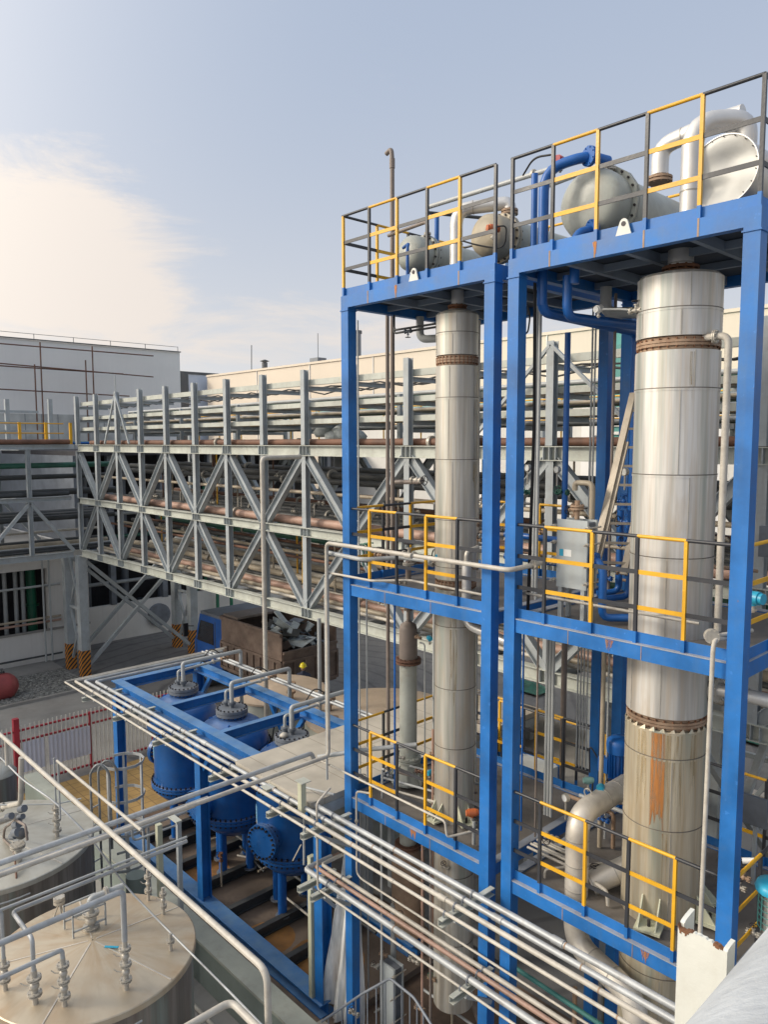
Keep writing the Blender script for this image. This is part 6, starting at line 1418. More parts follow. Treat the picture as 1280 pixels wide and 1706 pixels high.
for i, (c, a, z) in enumerate(VS):
    t = vessel(c, ['blue vessel in the far bay of the frame with its manhole turned to the left', 'blue vessel in the middle bay of the frame, half hidden by the front beam', 'blue vessel in the nearest bay partly covered by the concrete roof'][i], a, z)
    sa = (4.35, 3.95, 4.25)[i]; u = V((math.cos(sa), math.sin(sa), 0)); w = V((-u.y, u.x, 0)); q = V((c[0], c[1], 2.28 if i != 2 else 2.22))+u*.704
    for dz_, wd, h, m in ((0.02, .075, .14, 'lamp_blue_sticker'), (-.14, .05, .045, 'gauge_white')):
        MB().hexa([q-w*wd+V((0, 0, dz_-h)), q+w*wd+V((0, 0, dz_-h)), q+w*wd+V((0, 0, dz_-h))-u*.01, q-w*wd+V((0, 0, dz_-h))-u*.01, q-w*wd+V((0, 0, dz_+h)), q+w*wd+V((0, 0, dz_+h)), q+w*wd+V((0, 0, dz_+h))-u*.01, q-w*wd+V((0, 0, dz_+h))-u*.01]).build('sticker', m, t)
    x, y = c
    # grey pipework on the lid rising and running back over the frame
    zt_ = 4.24
    nm = ['far', 'middle', 'nearest'][i]
    pipe([(x, y, 3.83), (x, y, zt_), (x, FY1+.55, zt_), (x, FY1+.55, 2.2)], .046, 'pipe_grey', 'thick grey pipe rising from the lid of the %s blue vessel and running back' % nm, 'pipes on the vessel lids', bend=.05, n=14)
    pipe([(x-.2, y-.02, 3.79), (x-.2, y-.02, 4.02), (x-.2, FY1+.1, 4.06)], .030, 'pipe_grey', 'thinner grey pipe left of the thick one on the %s blue vessel' % nm, 'pipes on the vessel lids', bend=.05, flanges=[((x-.2, FY1-.1, 4.06), (0, 1, 0))])
    valve((x-.2, FY1+.22, 4.08), (0, 1, 0), .1, 'brass valve at the back beam above the %s blue vessel' % nm, 'valves', wheel=(0, 0, 1), mat='rust_pale')
    cable([(x-.1, FY1+.1, 4.2), (x-.3, FY1-.1, 4.4), (x-.45, FY1-.3, 4.0)], .014, 'black hose arching at the back beam above the %s blue vessel' % nm)
    cable([(x+.35, FY1+.0, 3.6), (x+.55, FY1-.25, 3.35), (x+.5, FY1-.35, 2.6)], .014, 'black hose hanging beside the lid of the %s blue vessel' % nm)
tag(MB().mat('pipe_cream').lathe((-11.55+.02, 8.35-.2, 3.72), (0, 0, 1), [(0, .07), (.03, .09), (.07, .05), (.08, .0)], 7).build('rag'), 'crumpled pale rag lying on the lid of the nearest blue vessel', 'rag')
p = at(100*0+498, 1395, Y=7.2)
tag(MB().bar(at(488, 1434, Y=7.5), at(502, 1407, Y=7.5), .02, .02).build('stick', 'pipe_cream'), 'short pale rod leaning on the manhole of the nearest blue vessel', 'rod')
# valve with rusty bonnet at vessel feet
valve(at(368, 1428, Y=7.6), (0, 0, 1), .09, 'rusty orange valve on an upright at the foot of the middle blue vessel', 'valves', wheel=(-1, 0, 0), mat='rust')
pipe([at(368, 1428, Y=7.6)-V((0, 0, .05)), V((at(368, 1428, Y=7.6).x, 7.6, .3))], .02, 'pipe_tan', 'short tan upright below the rusty orange valve', 'small pipes in the frame')
for k, (a, b, m) in enumerate((((395, 1425), (470, 1440), 'pipe_cream'), ((400, 1410), (440, 1452), 'pipe_dark'), ((430, 1452), (500, 1415), 'pipe_tan'), ((470, 1490), (520, 1530), 'pipe_cream'), ((345, 1400), (400, 1385), 'pipe_tan'))):
    pipe([at(*a, Z=.42), at(*b, Z=.42)], .022, m, '%s pipe on the floor of the blue frame' % ['cream', 'black', 'tan crossing', 'cream right hand', 'far tan'][k], 'small pipes in the frame')
pipe([(-16.2, FY1-.5, .45), (-9.6, FY1-.5, .45)], .03, 'pipe_dark', 'dark pipe along the back of the blue frame floor', 'small pipes in the frame')
# rag pile and brown puddle
g = MB()
for k in range(3):
    cx, cy, rr_ = ((-10.0, 7.9, .7), (-11.2, 7.5, .5), (-14.0, 7.8, .5))[k]
    g.lathe((cx, cy, .14), (0, 0, 1), [(.008, 0.001), (.008, rr_*.8), (0, rr_)], 18)
mk('ochre_silt', (0.30, 0.15, 0.05), 0.7, var=0.3, dirt=0.4, streak=0)
struct(g, 'silt', 'ochre_silt', kind='stuff')
# ochre brackets holding the upper pipe group
BRX = []
def bracket(x, y0, y1, z, label, down=.45):
    if z > 3: BRX.append(x)
    t = thing('pipe_bracket', (x, y0, z), label, 'bracket', 'pipe brackets')
    MB().mat('rack_pale').box(x-.035, x+.035, y1, y0, z-.09, z-.082).box(x-.035, x-.028, y1, y0, z-.082, z-.012).box(x-.035, x+.035, y1, y0, z-.012, z).build('arm', None, t)
    if down: MB().bar((x, y0-.02, z-down-.1), (x, y1+.25, z-.12), .05, .05).build('strut', 'rack_grey', t)
    return t
UY = [6.20, 6.37, 6.52, 6.68]
zB = 3.83
for k, px in enumerate((120, 179, 244, 336)):
    py = (1154, 1193, 1230, 1286)[k]
    q = at(px, py, Y=6.05 if k else 5.95)
    bracket(q.x+.15, 7.0, 6.1, zB, '%s pale bracket along the front beam of the blue frame' % ['leftmost', 'second', 'third', 'rightmost'][k], .5 if k != 3 else 0)
for px, py, l in ((440, 1352, 'pale bracket under the front edge of the concrete roof'), (497, 1393, 'pale bracket beside the near corner of the concrete roof')):
    q = at(px, py, Y=6.1); bracket(q.x+.08, 7.0, 6.1, zB, l, .4)
bracket(-5.60, 7.05, 6.1, zB, 'upper pale bracket on the right column of the left tower', .6)
bracket(-5.60, 7.05, 6.3, 2.78, 'lower pale bracket on the right column of the left tower', .35)
bracket(at(500, 1500, Y=6.4).x+.1, 7.0, 6.3, 2.80, 'lower pale bracket beside the near corner of the blue frame', .5)
bracket(-8.3, 7.05, 6.3, 2.80, 'lower pale bracket on the left column of the left tower', .35)
# upper group: four long pipes that turn the far corner
upx = [-17.2, -17.2, -16.98, -16.72]
for k, (y, r_, m, nm) in enumerate(((6.18, .021, 'pipe_cream', 'thin bright outermost'), (6.36, .030, 'pipe_cream', 'cream second'), (6.52, .034, 'pipe_galv', 'galvanised third'), (6.68, .037, 'pipe_galv', 'thick innermost'))):
    xe = [-17.28, -17.14, -16.98, -16.74][k]; ye = FY1+[.55, .4, .25, .1][k]+.6
    pipe([(-2.2, y, zB+.03+r_), (xe, y, zB+.03+r_), (xe, ye, zB+.03+r_)], r_, m, '%s pipe of the upper group along the blue frame and both towers' % nm, 'upper pipe group', bend=.07,
         couplings=[((-6.5+k*.7, y, zB+.03+r_), (1, 0, 0)), ((-13.4+k*.5, y, zB+.03+r_), (1, 0, 0))], clamps=[(xx_, y, zB+.03+r_) for xx_ in BRX], welds=[(-3.4-k*.3, y, zB+.03+r_), (-7.7+k*.25, y, zB+.03+r_), (-9.9+k*.2, y, zB+.03+r_), (-11.7-k*.3, y, zB+.03+r_)], n=14)
for k, (y, x1_) in enumerate(((9.5, -9.3), (9.62, -9.3))):
    pipe([(-17.3, y+.2, zB+.06), (x1_, y+.2, zB+.06)], .03, 'pipe_galv', ['grey pipe running along behind the back beam of the blue frame', 'second grey pipe behind the back beam of the blue frame'][k], 'pipes behind the blue frame')
# lower group
for k, (y, r_, m, xl, nm) in enumerate(((6.46, .017, 'pipe_cream', -8.35, 'thin outermost'), (6.62, .042, 'pipe_galv', -8.85, 'thick galvanised'), (6.78, .030, 'pipe_rose', -8.85, 'pinkish'), (6.89, .030, 'pipe_cream', -8.80, 'cream innermost'))):
    z = 2.80+r_
    tail = [(xl, y, z), (xl, y+.5, z)] if k in (1, 2, 3) else [(xl, y, z), (xl, y, z+1.3), (xl, y+.25, z+1.45)]
    pipe([(-2.2, y, z)] + tail, r_, m, '%s pipe of the lower group crossing in front of both towers' % nm, 'lower pipe group', bend=.06, couplings=[((-4.9+.4*k, y, z), (1, 0, 0))] if k else (), clamps=[(-5.6, y, z), (-8.3, y, z)], welds=[(-3.7+.2*k, y, z), (-6.6-.3*k, y, z)], n=14)
pipe([(at(855, 1610, Y=7.6).x, 7.6, at(855, 1610, Y=7.6).z), (at(1000, 1706, Y=7.6).x, 7.6, at(1000, 1706, Y=7.6).z), (-3.0, 7.6, 2.2)], .03, 'teal', 'teal painted pipe low behind the pipe groups at the right tower', 'lower pipe group')
# support posts of the pipes running towards the viewer
for k, (px, pyt, pyb, m) in enumerate(((446, 1310, 1352, 'post_cream'), (504, 1300, 1392, 'post_cream'))):
    q = at(px, pyt, Y=6.5); MBq = MB().box(q.x-.05, q.x+.05, 6.45, 6.55, zB+.1, q.z); t = thing('support_post', (q.x, 6.5, zB), ['left pale post standing on the pipe brackets at the concrete roof', 'right pale post standing on the pipe brackets at the concrete roof'][k], 'post')
    MB().box(q.x-.045, q.x+.045, 6.44, 6.53, zB-.0, q.z).build('shaft', 'post_cream', t); MB().box(q.x-.06, q.x+.12, 6.40, 6.57, q.z, q.z+.012).build('cap_plate', 'rack_pale', t)
# cream column next to the near blue frame column
t = thing('cream_post', (FX[2]-.1, 7.05, .14), 'pale cream painted post beside the near corner column of the blue frame', 'post')
MB().box(FX[2]-.11, FX[2]-.03, 6.96, 7.06, .36, 2.75).build('shaft', 'post_cream', t)

# ------------------------------------------------------------------ concrete roof, rear tanks
t = thing('concrete_roof', (-9.7, 8.7, 0), 'pale concrete roof slab with joint lines covering part of the nearest vessel', 'roof slab')
MB().hexa([(-10.72, 6.58, 3.86), (-8.66, 6.58, 3.86), (-8.66, 12.4, 3.86), (-10.72, 12.4, 3.86), (-10.72, 6.58, 3.96), (-8.66, 6.58, 3.96), (-8.66, 12.4, 3.96), (-10.72, 12.4, 3.96)]).build('slab', 'slab_grid', t)
for x in (-10.6, -8.8):
    for y in (9.4, 12.2): MB().box(x-.06, x+.06, y-.06, y+.06, 0.02, 3.86).build('post', 'rack_grey', t)
MB().box(-8.72, -8.64, 6.62, 12.3, 3.70, 3.855).build('edge_beam', 'rack_grey', t)
pipe([(-8.50, 6.9, 4.05), (-9.0, 6.72, 4.05), (-9.0, 6.70, 2.82)], .018, 'pipe_grey', 'thin grey tube bending down over the near corner of the concrete roof', 'front service pipes', bend=.05)
def flat_tank(c, r, z, label, mat='slab_tank', nz=4, seed=1):
    t = thing('storage_tank', (c[0], c[1], 0), label, 'tank', 'rear storage tanks')
    MB().cyl((c[0], c[1], 0), (c[0], c[1], z-.05), r*.985, 48).build('shell', 'condenser_grey', t)
    MB().lathe((c[0], c[1], z-.05), (0, 0, 1), [(0, r*.98), (0, r), (0, r), (.05, r), (.05, r), (.16, 0.01)], 56).build('roof', mat, t)
    rr = random.Random(seed)
    for k in range(nz):
        a = rr.uniform(0, 6.3); d = rr.uniform(.3, .8)*r; x, y = c[0]+d*math.cos(a), c[1]+d*math.sin(a)
        mb = MB(); mb.cyl((x, y, z), (x, y, z+.22), .06, 12); flange(mb, (x, y, z+.22), (0, 0, 1), .12, .02, .01, 8); mb.build('roof_nozzle', 'rust_pale', t)
    return t
flat_tank((-16.6, 11.55), 1.30, 2.65, 'round tan tank roof beside the worker behind the blue frame', seed=2, nz=3)
flat_tank((-13.35, 12.35), 1.9, 2.65, 'larger round tan tank roof right of it, seen through the left tower', seed=5, nz=5)
flat_tank((-13.0, 10.9)*1, .0001, 0.01, 'x') if False else None
t = thing('equipment_shelter', (-14.2, 10.5, 0), 'pale flat roof of a low shelter between the blue frame and the tan tanks', 'shelter')
MB().box(-14.3, -10.9, 9.75, 10.55, 2.2, 2.3).build('roof', 'slab', t)
for x in (-14.2, -11.0):
    for y in (9.85, 10.45): MB().box(x-.05, x+.05, y-.05, y+.05, 0, 2.2).build('post', 'rack_grey', t)
# long pipes standing up through the picture
rp = at(437, 790, Y=9.9)
pipe([(rp.x, 11.0, at(430, 762, Y=9.9).z+.0), (rp.x, 9.9, at(432, 763, Y=9.9).z), (rp.x, 9.9, 2.0)], .055, 'pipe_cream', 'tall cream pipe rising behind the blue frame and hooking back into the rack', 'tall thin pipes', bend=.12, flanges=[((rp.x, 9.9, 3.9), (0, 0, 1))])
pipe([(at(532, 1060, Y=11.3).x, 11.3, 5.0), (at(532, 1060, Y=11.3).x, 11.3, 1.9)], .05, 'pipe_grey', 'grey post between the truck and the left blue column', 'tall thin pipes')

# ================================================================== TRUCK
TY0, TY1 = 14.35, 16.65
def tx(px, Y=TY0): return at(px, 1060, Y=Y).x
trk = thing('dump_truck', (-22.5, 14.6, 0), 'old tipper truck with blue cab and rusty bed full of scrap under the rack', 'truck')
xf, xc, xr_ = tx(322), tx(367), tx(470)
W = TY1-TY0
# cab
mb = MB(); x0, x1 = xf, xc
mb.poly([(x0, TY1-.05, .75), (x1, TY1-.05, .75), (x1, TY1-.05, 2.75), (x0+.45, TY1-.05, 2.75), (x0+.1, TY1-.05, 1.75), (x0, TY1-.05, 1.65)], W-.1)
mb.build('cab', 'truck_blue', trk)
mb = MB(); mb.box(x0+.45, x1-.02, TY0+.08, TY1-.08, 2.75, 2.86); mb.build('cab_roof', 'cast_grey', trk)
MB().poly([(x0+.22, TY0+.035, 1.70), (x1-.55, TY0+.035, 1.70), (x1-.55, TY0+.035, 2.52), (x0+.52, TY0+.035, 2.52)], .012).build('side_window', 'glass_dark', trk)
dr = MB(); 
for a, b in (((x0+.15, 1.0), (x0+.15, 1.65)), ((x1-.45, 1.0), (x1-.45, 2.6)), ((x0+.15, 1.0), (x1-.45, 1.0))): dr.bar((a[0], TY0+.04, a[1]), (b[0], TY0+.04, b[1]), .015, .02)
dr.box(x1-.65, x1-.5, TY0+.02, TY0+.04, 1.45, 1.5); dr.build('door', 'trim_dark', trk)
MB().poly([(x0-.01, TY0+.15, 1.75), (x0+.40, TY0+.15, 2.68), (x0+.40, TY1-.15, 2.68), (x0-.01, TY1-.15, 1.75)], .01).build('windscreen', 'glass_dark', trk)
mb = MB().bar((x0+.05, TY0, 2.2), (x0-.15, TY0-.2, 2.2), .03, .03).box(x0-.2, x0-.12, TY0-.32, TY0-.14, 1.8, 2.3); mb.build('mirror', 'rubber', trk)
MB().box(x0-.12, x0+.05, TY0+.05, TY1-.05, .45, .85).build('bumper', 'trim_dark', trk)
for y in (TY0+.25, TY1-.25): MB().cyl((x0-.14, y, .95), (x0-.02, y, .95), .11, 16).build('headlight', 'gauge_white', trk)
MB().box(x0+.2, xr_, TY0+.65, TY0+.85, .65, .9).box(x0+.2, xr_, TY1-.85, TY1-.65, .65, .9).build('chassis', 'rubber', trk)
for x in (x0+.75, xr_-1.1, xr_-2.35):
    for y in (TY0+.05, TY1-.35):
        w_ = MB().lathe((x, y, .5), (0, 1, 0), hard([(0, .28), (0, .46), (.04, .5), (.26, .5), (.3, .46), (.3, .28)]), 28).build('wheel', 'rubber', trk)
        MB().cyl((x, y+.05, .5), (x, y+.25, .5), .28, 20).build('rim', 'cast_grey', w_)
MB().lathe((x0+.75, TY0+.0, .5), (0, 1, 0), [(0, .56), (.3, .56)], 24).build('wheel_arch', 'trim_dark', trk)
# bed: open box with ribbed sides
bx0, bx1 = xc+.12, xr_; bz0, bz1 = 1.05, 2.95
def bedwall(a, b, name):
    mb = MB(); d = (V(b)-V(a)).normalized(); nrm = V((d.y, -d.x, 0)); L = (V(b)-V(a)).length
    mb.bar(V(a)+V((0, 0, (bz0+bz1)/2)), V(b)+V((0, 0, (bz0+bz1)/2)), .05, bz1-bz0)
    n = max(3, int(L/.42))
    for i in range(n+1):
        q = V(a)+d*(L*i/n)+nrm*.05; mb.bar(q+V((0, 0, bz0)), q+V((0, 0, bz0+.95)), .07, .06, up=nrm)
    for z in (bz0+.03, bz0+.95, bz1-.04): mb.bar(V(a)+nrm*.055+V((0, 0, z)), V(b)+nrm*.055+V((0, 0, z)), .07, .09)
    mb.build(name, 'truck_bed', trk)
bedwall((bx0, TY0, 0), (bx1, TY0, 0), 'bed_side'); bedwall((bx1, TY1, 0), (bx0, TY1, 0), 'bed_side')
bedwall((bx0, TY1, 0), (bx0, TY0, 0), 'headboard'); 
_b = bz1; bz1 = 2.35; bedwall((bx1, TY0, 0), (bx1, TY1, 0), 'tailgate'); bz1 = _b
MB().box(bx0, bx1, TY0, TY1, bz0-.1, bz0).build('bed_floor', 'truck_bed', trk)
MB().box(bx0-.05, bx0+.9, TY0+.1, TY1-.1, bz1-.02, bz1+.06).build('tarp_roll', 'brown_pipe', trk)
# scrap load: every sheet loose, read as one heap
rr = random.Random(9); mb = MB()
for k in range(150):
    cx = rr.uniform(bx0+.9, bx1-.25); cy = rr.uniform(TY0+.3, TY1-.3); cz = rr.uniform(bz0+.5, 2.45+.55*math.exp(-((cx-bx1+1.3)**2)))
    mb.mat(rr.choice(['scrap_pale', 'scrap_pale', 'truck_bed', 'cast_grey', 'pipe_dark']))
    u = V((rr.uniform(-1, 1), rr.uniform(-1, 1), rr.uniform(-.5, .5))).normalized(); L = rr.uniform(.2, .75)
    mb.bar(V((cx, cy, cz))-u*L/2, V((cx, cy, cz))+u*L/2, rr.uniform(.03, .4), rr.uniform(.01, .05), up=(rr.uniform(-1, 1), rr.uniform(-1, 1), 1))
tag(mb.build('scrap_heap'), 'heap of pale broken panels and scrap in the truck bed', 'scrap', kind='stuff')
q = V((bx1-1.3, TY0+.9, 2.95)); tag(MB().bar(q-V((.45, -.1, -.35)), q+V((.55, .2, -.35)), .22, .05).build('scrap_beam', 'scrap_pale'), 'pale broken beam sticking up out of the truck bed', 'scrap')
q = V((bx1-.35, TY0+1.2, 2.6)); tag(MB().poly([q-V((.7, -.1, .05)), q+V((.25, .3, -.02)), q+V((.35, -.4, -.22)), q+V((-.3, -.55, -.2))], .03).build('scrap_sheet', 'scrap_pale'), 'pale sheet lying over the rear of the truck bed', 'scrap')

# ================================================================== WORKER
def skinned(name, nodes, edges, mat, parent, sub=2):
    o3 = ORG[parent.name]; me = bpy.data.meshes.new(name)
    me.from_pydata([tuple(V(p)-o3) for p, r_ in nodes], edges, []); o = bpy.data.objects.new(name, me); COL.objects.link(o); o.parent = parent
    md = o.modifiers.new('skin', 'SKIN'); md.use_smooth_shade = True
    me.skin_vertices.new() if not me.skin_vertices else None
    for i, (p, r_) in enumerate(nodes):
        rr_ = r_ if isinstance(r_, tuple) else (r_, r_); me.skin_vertices[0].data[i].radius = rr_
    me.skin_vertices[0].data[0].use_root = True
    sb = o.modifiers.new('sub', 'SUBSURF'); sb.levels = sub; sb.render_levels = sub
    me.materials.append(M[mat]); return o
w = at(505, 1102, X=-19.45); wx, wy = w.x, w.y
wz = w.z-1.86
per = thing('person', (wx, wy, 0), 'worker in a yellow helmet and dark workwear standing behind the tan tank', 'person')
g = MB(); g.box(wx-1.2, wx+1.2, wy-.6, wy+.7, 0.0, wz); struct(g, 'worker_kerb', 'concrete')
f = V((.75, -.65, 0)).normalized(); s = V((-f.y, f.x, 0))
P0 = lambda a, b, z: V((wx, wy, wz))+s*a+f*b+V((0, 0, z))
nodes = [(P0(0, 0, .95), (.16, .12)), (P0(0, 0, 1.15), (.15, .11)), (P0(0, 0, 1.38), (.19, .12)), (P0(0, 0, 1.50), .065), (P0(0, .01, 1.58), .055),
         (P0(.19, 0, 1.42), .07), (P0(.26, .02, 1.15), .05), (P0(.22, .22, .98), .04), (P0(-.19, 0, 1.42), .07), (P0(-.27, .0, 1.14), .05), (P0(-.25, .12, .90), .04),
         (P0(.1, 0, .85), .1), (P0(.11, .03, .48), .07), (P0(.11, .0, .10), .05), (P0(.11, .12, .04), .045), (P0(-.1, 0, .85), .1), (P0(-.12, .03, .48), .07), (P0(-.12, -.02, .10), .05), (P0(-.12, .1, .04), .045)]
edges = [(0, 1), (1, 2), (2, 3), (3, 4), (2, 5), (5, 6), (6, 7), (2, 8), (8, 9), (9, 10), (0, 11), (11, 12), (12, 13), (13, 14), (0, 15), (15, 16), (16, 17), (17, 18)]
skinned('workwear', nodes, edges, 'workwear', per)
hc = P0(0, .02, 1.68); mb = MB().mat('skin'); mb.lathe(hc-V((0, 0, .12)), (0, 0, 1), [(0, .03), (.03, .06), (.08, .078), (.14, .082), (.19, .07), (.23, .03)], 16)
mb.poly([hc+f*.07+s*-.012-V((0, 0, .03)), hc+f*.07+s*.012-V((0, 0, .03)), hc+f*.105-V((0, 0, .028))], .01)
for k in (-1, 1): mb.sphere(hc+s*.08*k-V((0, 0, .005)), .018, 8)
mb.mat('bolt_dark')
for k in (-1, 1): mb.sphere(hc+s*.03*k+f*.076+V((0, 0, .012)), .009, 6)
mb.build('head', None, per)
for k, hp in ((1, P0(.215, .25, .955)), (-1, P0(-.247, .14, .865))):
    mb = MB(); mb.sphere(hp, .036, 10)
    for j in range(4): mb.tube([hp+s*(.012*j-.018)+f*.02, hp+s*(.012*j-.018)+f*.06-V((0, 0, .02)), hp+s*(.012*j-.018)+f*.07-V((0, 0, .045-.004*abs(j-1)))], .0075, 6)
    mb.tube([hp-s*.03*k, hp-s*.045*k+f*.03, hp-s*.035*k+f*.05], .009, 6); mb.build('hand', 'skin', per)
mb = MB(); mb.lathe(hc+V((0, 0, .02)), (0, 0, 1), [(0, .125), (.006, .125), (.012, .105), (.06, .10), (.11, .07), (.135, .02), (.138, 0)], 20); mb.poly([hc+f*.08+s*-.07+V((0, 0, .02)), hc+f*.08+s*.07+V((0, 0, .02)), hc+f*.155+s*.03+V((0, 0, .01)), hc+f*.155-s*.03+V((0, 0, .01))], .008)
mb.build('helmet', 'helmet', per)

# ================================================================== FENCE, RED TANK, LEFT YARD
FXX = -21.06
def fy(px, z): return at(px, 1240, X=FXX).y
fe = thing('fence', (FXX, 8, 0), 'low fence of white pickets on red rails along the yellow paving', 'fence')
yA, yB = fy(-30, 1), at(300, 1150, X=FXX).y
for z in (1.63, 1.33, .14): MB().box(FXX-.025, FXX+.025, yA, yB, z-.025, z+.025).build('rail', 'red_paint', fe)
y = yA; n = 0
while y < yB and n < 98:
    MB().box(FXX+.028, FXX+.045, y-.014, y+.014, .1, 1.78).build('picket', 'picket_white', fe); y += .118; n += 1
ym = at(28, 1260, X=FXX).y
MB().box(FXX-.07, FXX+.07, ym-.07, ym+.07, 0, 1.98).build('post', 'red_paint', fe)
for px in (151, 255):
    y_ = at(px, 1240, X=FXX).y; MB().box(FXX-.03, FXX+.03, y_-.03, y_+.03, 0, 1.68).build('post', 'red_paint', fe)
for k, (pa, pb) in enumerate(((37, 72), (80, 149))):
    ya, yb = at(pa, 1260, X=FXX).y, at(pb, 1240, X=FXX).y; mb = MB(); n = int((yb-ya)/.02); 
    b = len(mb.v)
    for i in range(n+1):
        yy = ya+(yb-ya)*i/n; xx = FXX+.062+.012*math.sin(yy*55)
        mb.v += [(xx, yy, .48), (xx, yy, 1.30), (xx+.004, yy, .48), (xx+.004, yy, 1.30)]
    for i in range(n): q = b+i*4; mb.face((q, q+4, q+5, q+1), True); mb.face((q+2, q+3, q+7, q+6), True)
    tag(mb.build('notice_board', 'board_white'), ['small pale corrugated board hanging on the fence by the red post', 'long pale corrugated board hanging on the fence'][k], 'board', 'boards on the fence')
q = at(5, 1165, Z=0)
rt = thing('red_tank', (-29.3, 8.4, 0), 'small red horizontal tank on the gravel at the left edge', 'tank')
c = at(8, 1143, X=-29.2); R_ = .48
MB().lathe((-29.2, c.y-1.1, c.z), (0, 1, 0), [(0, 0), (.06, .2), (.18, .38), (.34, R_-.02), (.45, R_), (1.15, R_), (1.27, R_-.03), (1.42, .34), (1.52, .18), (1.56, 0)], 28).build('shell', 'red_tank', rt)
for k in (-.75, -.05): MB().box(-29.5, -28.9, c.y+k-.06, c.y+k+.06, 0.05, c.z-R_*.75).build('saddle', 'cast_grey', rt)
valve((-29.2, c.y-.1, c.z+R_+.05), (0, 1, 0), .09, 'dark valve on top of the small red tank', 'valves', mat='pipe_dark')

# ================================================================== STORAGE TANKS IN FRONT
def tank(c, r, z, label, roofmat, cmat):
    t = thing('storage_tank', (c[0], c[1], z), label, 'tank', 'front storage tanks')
    mb = MB(); n = 72
    MB().lathe((c[0], c[1], .02), (0, 0, 1), hard([(0, 0), (0, r-.03), (z-.1, r-.03), (z-.1, 0)]), n).build('shell', cmat, t)
    MB().lathe((c[0], c[1], z-.08), (0, 0, 1), [(0, r-.028), (0, r+.012), (0, r+.012), (.07, r+.012), (.07, r+.012), (.08, r), (.08, r), (.24, .01)], n).build('roof', roofmat, t)
    mb = MB()
    for a in (.4, 1.66, 2.9, 4.2, 5.45): mb.bar((c[0]+.05*math.cos(a), c[1]+.05*math.sin(a), z+.155), (c[0]+(r-.02)*math.cos(a), c[1]+(r-.02)*math.sin(a), z+.006), .016, .008)
    mb.build('plate_seam', 'aluminium', t)
    mb = MB(); mb.tube([(c[0]+(r+.07)*math.cos(a*.1), c[1]+(r+.07)*math.sin(a*.1), z-.16-.02*math.sin(a*.35)) for a in range(30, 64)], .012, 6); mb.build('ring_conduit', 'pipe_grey', t)
    mb = MB()
    for a in (3.4, 4.2, 5.0, 5.8): mb.bar((c[0]+r*math.cos(a), c[1]+r*math.sin(a), z-.17), (c[0]+(r+.08)*math.cos(a), c[1]+(r+.08)*math.sin(a), z-.17), .03, .02)
    mb.build('conduit_clip', 'valve_steel', t)
    return t
M['tank_shell_dark'] = cladding('tank_shell_dark', (0.30, 0.27, 0.24), (0.16, 0.12, 0.10), 1.0, 2.2)
TZ = 2.9
tk1 = tank((-9.12, 3.47), 1.25, TZ, 'nearest round tank with a stained conical steel roof', 'roof_stained', 'tank_shell_dark')
tk2 = tank((-12.8, 3.38), 1.48, TZ, 'second round tank behind it with a cleaner pale steel roof', 'roof_clean', 'tank_shell_dark')
def rz(c, r, x, y): return TZ+.16*(1-min(1, math.hypot(x-c[0], y-c[1])/r))
def stack_valve(px, py, ptop, label, s=.06, n=3):
    """flanged stack standing on the tank roof: nozzle, flanges and two valve bodies"""
    b = at(px, py, Z=TZ+.06); h = at(px, ptop, X=b.x).z - b.z if True else .5
    h = abs(at(px, ptop, Y=b.y).z - b.z)
    t = thing('roof_nozzle_stack', b, label, 'valve', 'valve stacks on the tank roofs')
    MB().cyl(b-V((0, 0, .05)), b+V((0, 0, h)), s*.5, 14).build('spool', 'valve_steel', t)
    for k in range(n):
        z = h*(k+.5)/n; mb = MB(); flange(mb, b+V((0, 0, z)), (0, 0, 1), s*1.15, .014, .01, 6); mb.build('flange', 'valve_steel', t)
        if k < n-1:
            mb = MB(); mb.sphere(b+V((0, 0, h*(k+1)/n)), s*.8, 12); mb.build('valve_body', 'valve_steel', t)
            q = b+V((0, 0, h*(k+1)/n)); MB().tube([q, q-_R2*s*1.6-V((0, 0, .0)), q-_R2*s*2.3+V((0, 0, .03))], .006, 6).build('lever', 'valve_steel', t)
    return b, h
b1_, h1_ = stack_valve(210, 1645, 1570, 'tall valve stack at the right of the nearest tank roof under the down pipe')
b2_, h2_ = stack_valve(107, 1672, 1600, 'valve stack in the middle of the nearest tank roof')
b3_, h3_ = stack_valve(58, 1668, 1620, 'valve stack left of the middle one on the nearest tank roof', .07, 2)
b4_, h4_ = stack_valve(8, 1645, 1600, 'valve stack at the left edge of the nearest tank roof', .055, 2)
b5_, h5_ = stack_valve(152, 1555, 1512, 'wide nozzle stack near the top of the nearest tank roof', .09, 2)
b6_, h6_ = stack_valve(284, 1580, 1556, 'small valve at the right of the nearest tank roof', .045, 1)
b7_, h7_ = stack_valve(95, 1392, 1340, 'valve stack on the right of the second tank roof', .06, 3)
b8_, h8_ = stack_valve(272, 1520, 1480, 'small white and red valve at the back edge of the nearest tank', .04, 2)
b9_, h9_ = stack_valve(247, 1495, 1450, 'pale green valve with an orange flange at the back edge of the nearest tank', .045, 2)
def pup(b, h): return b+V((0, 0, h))
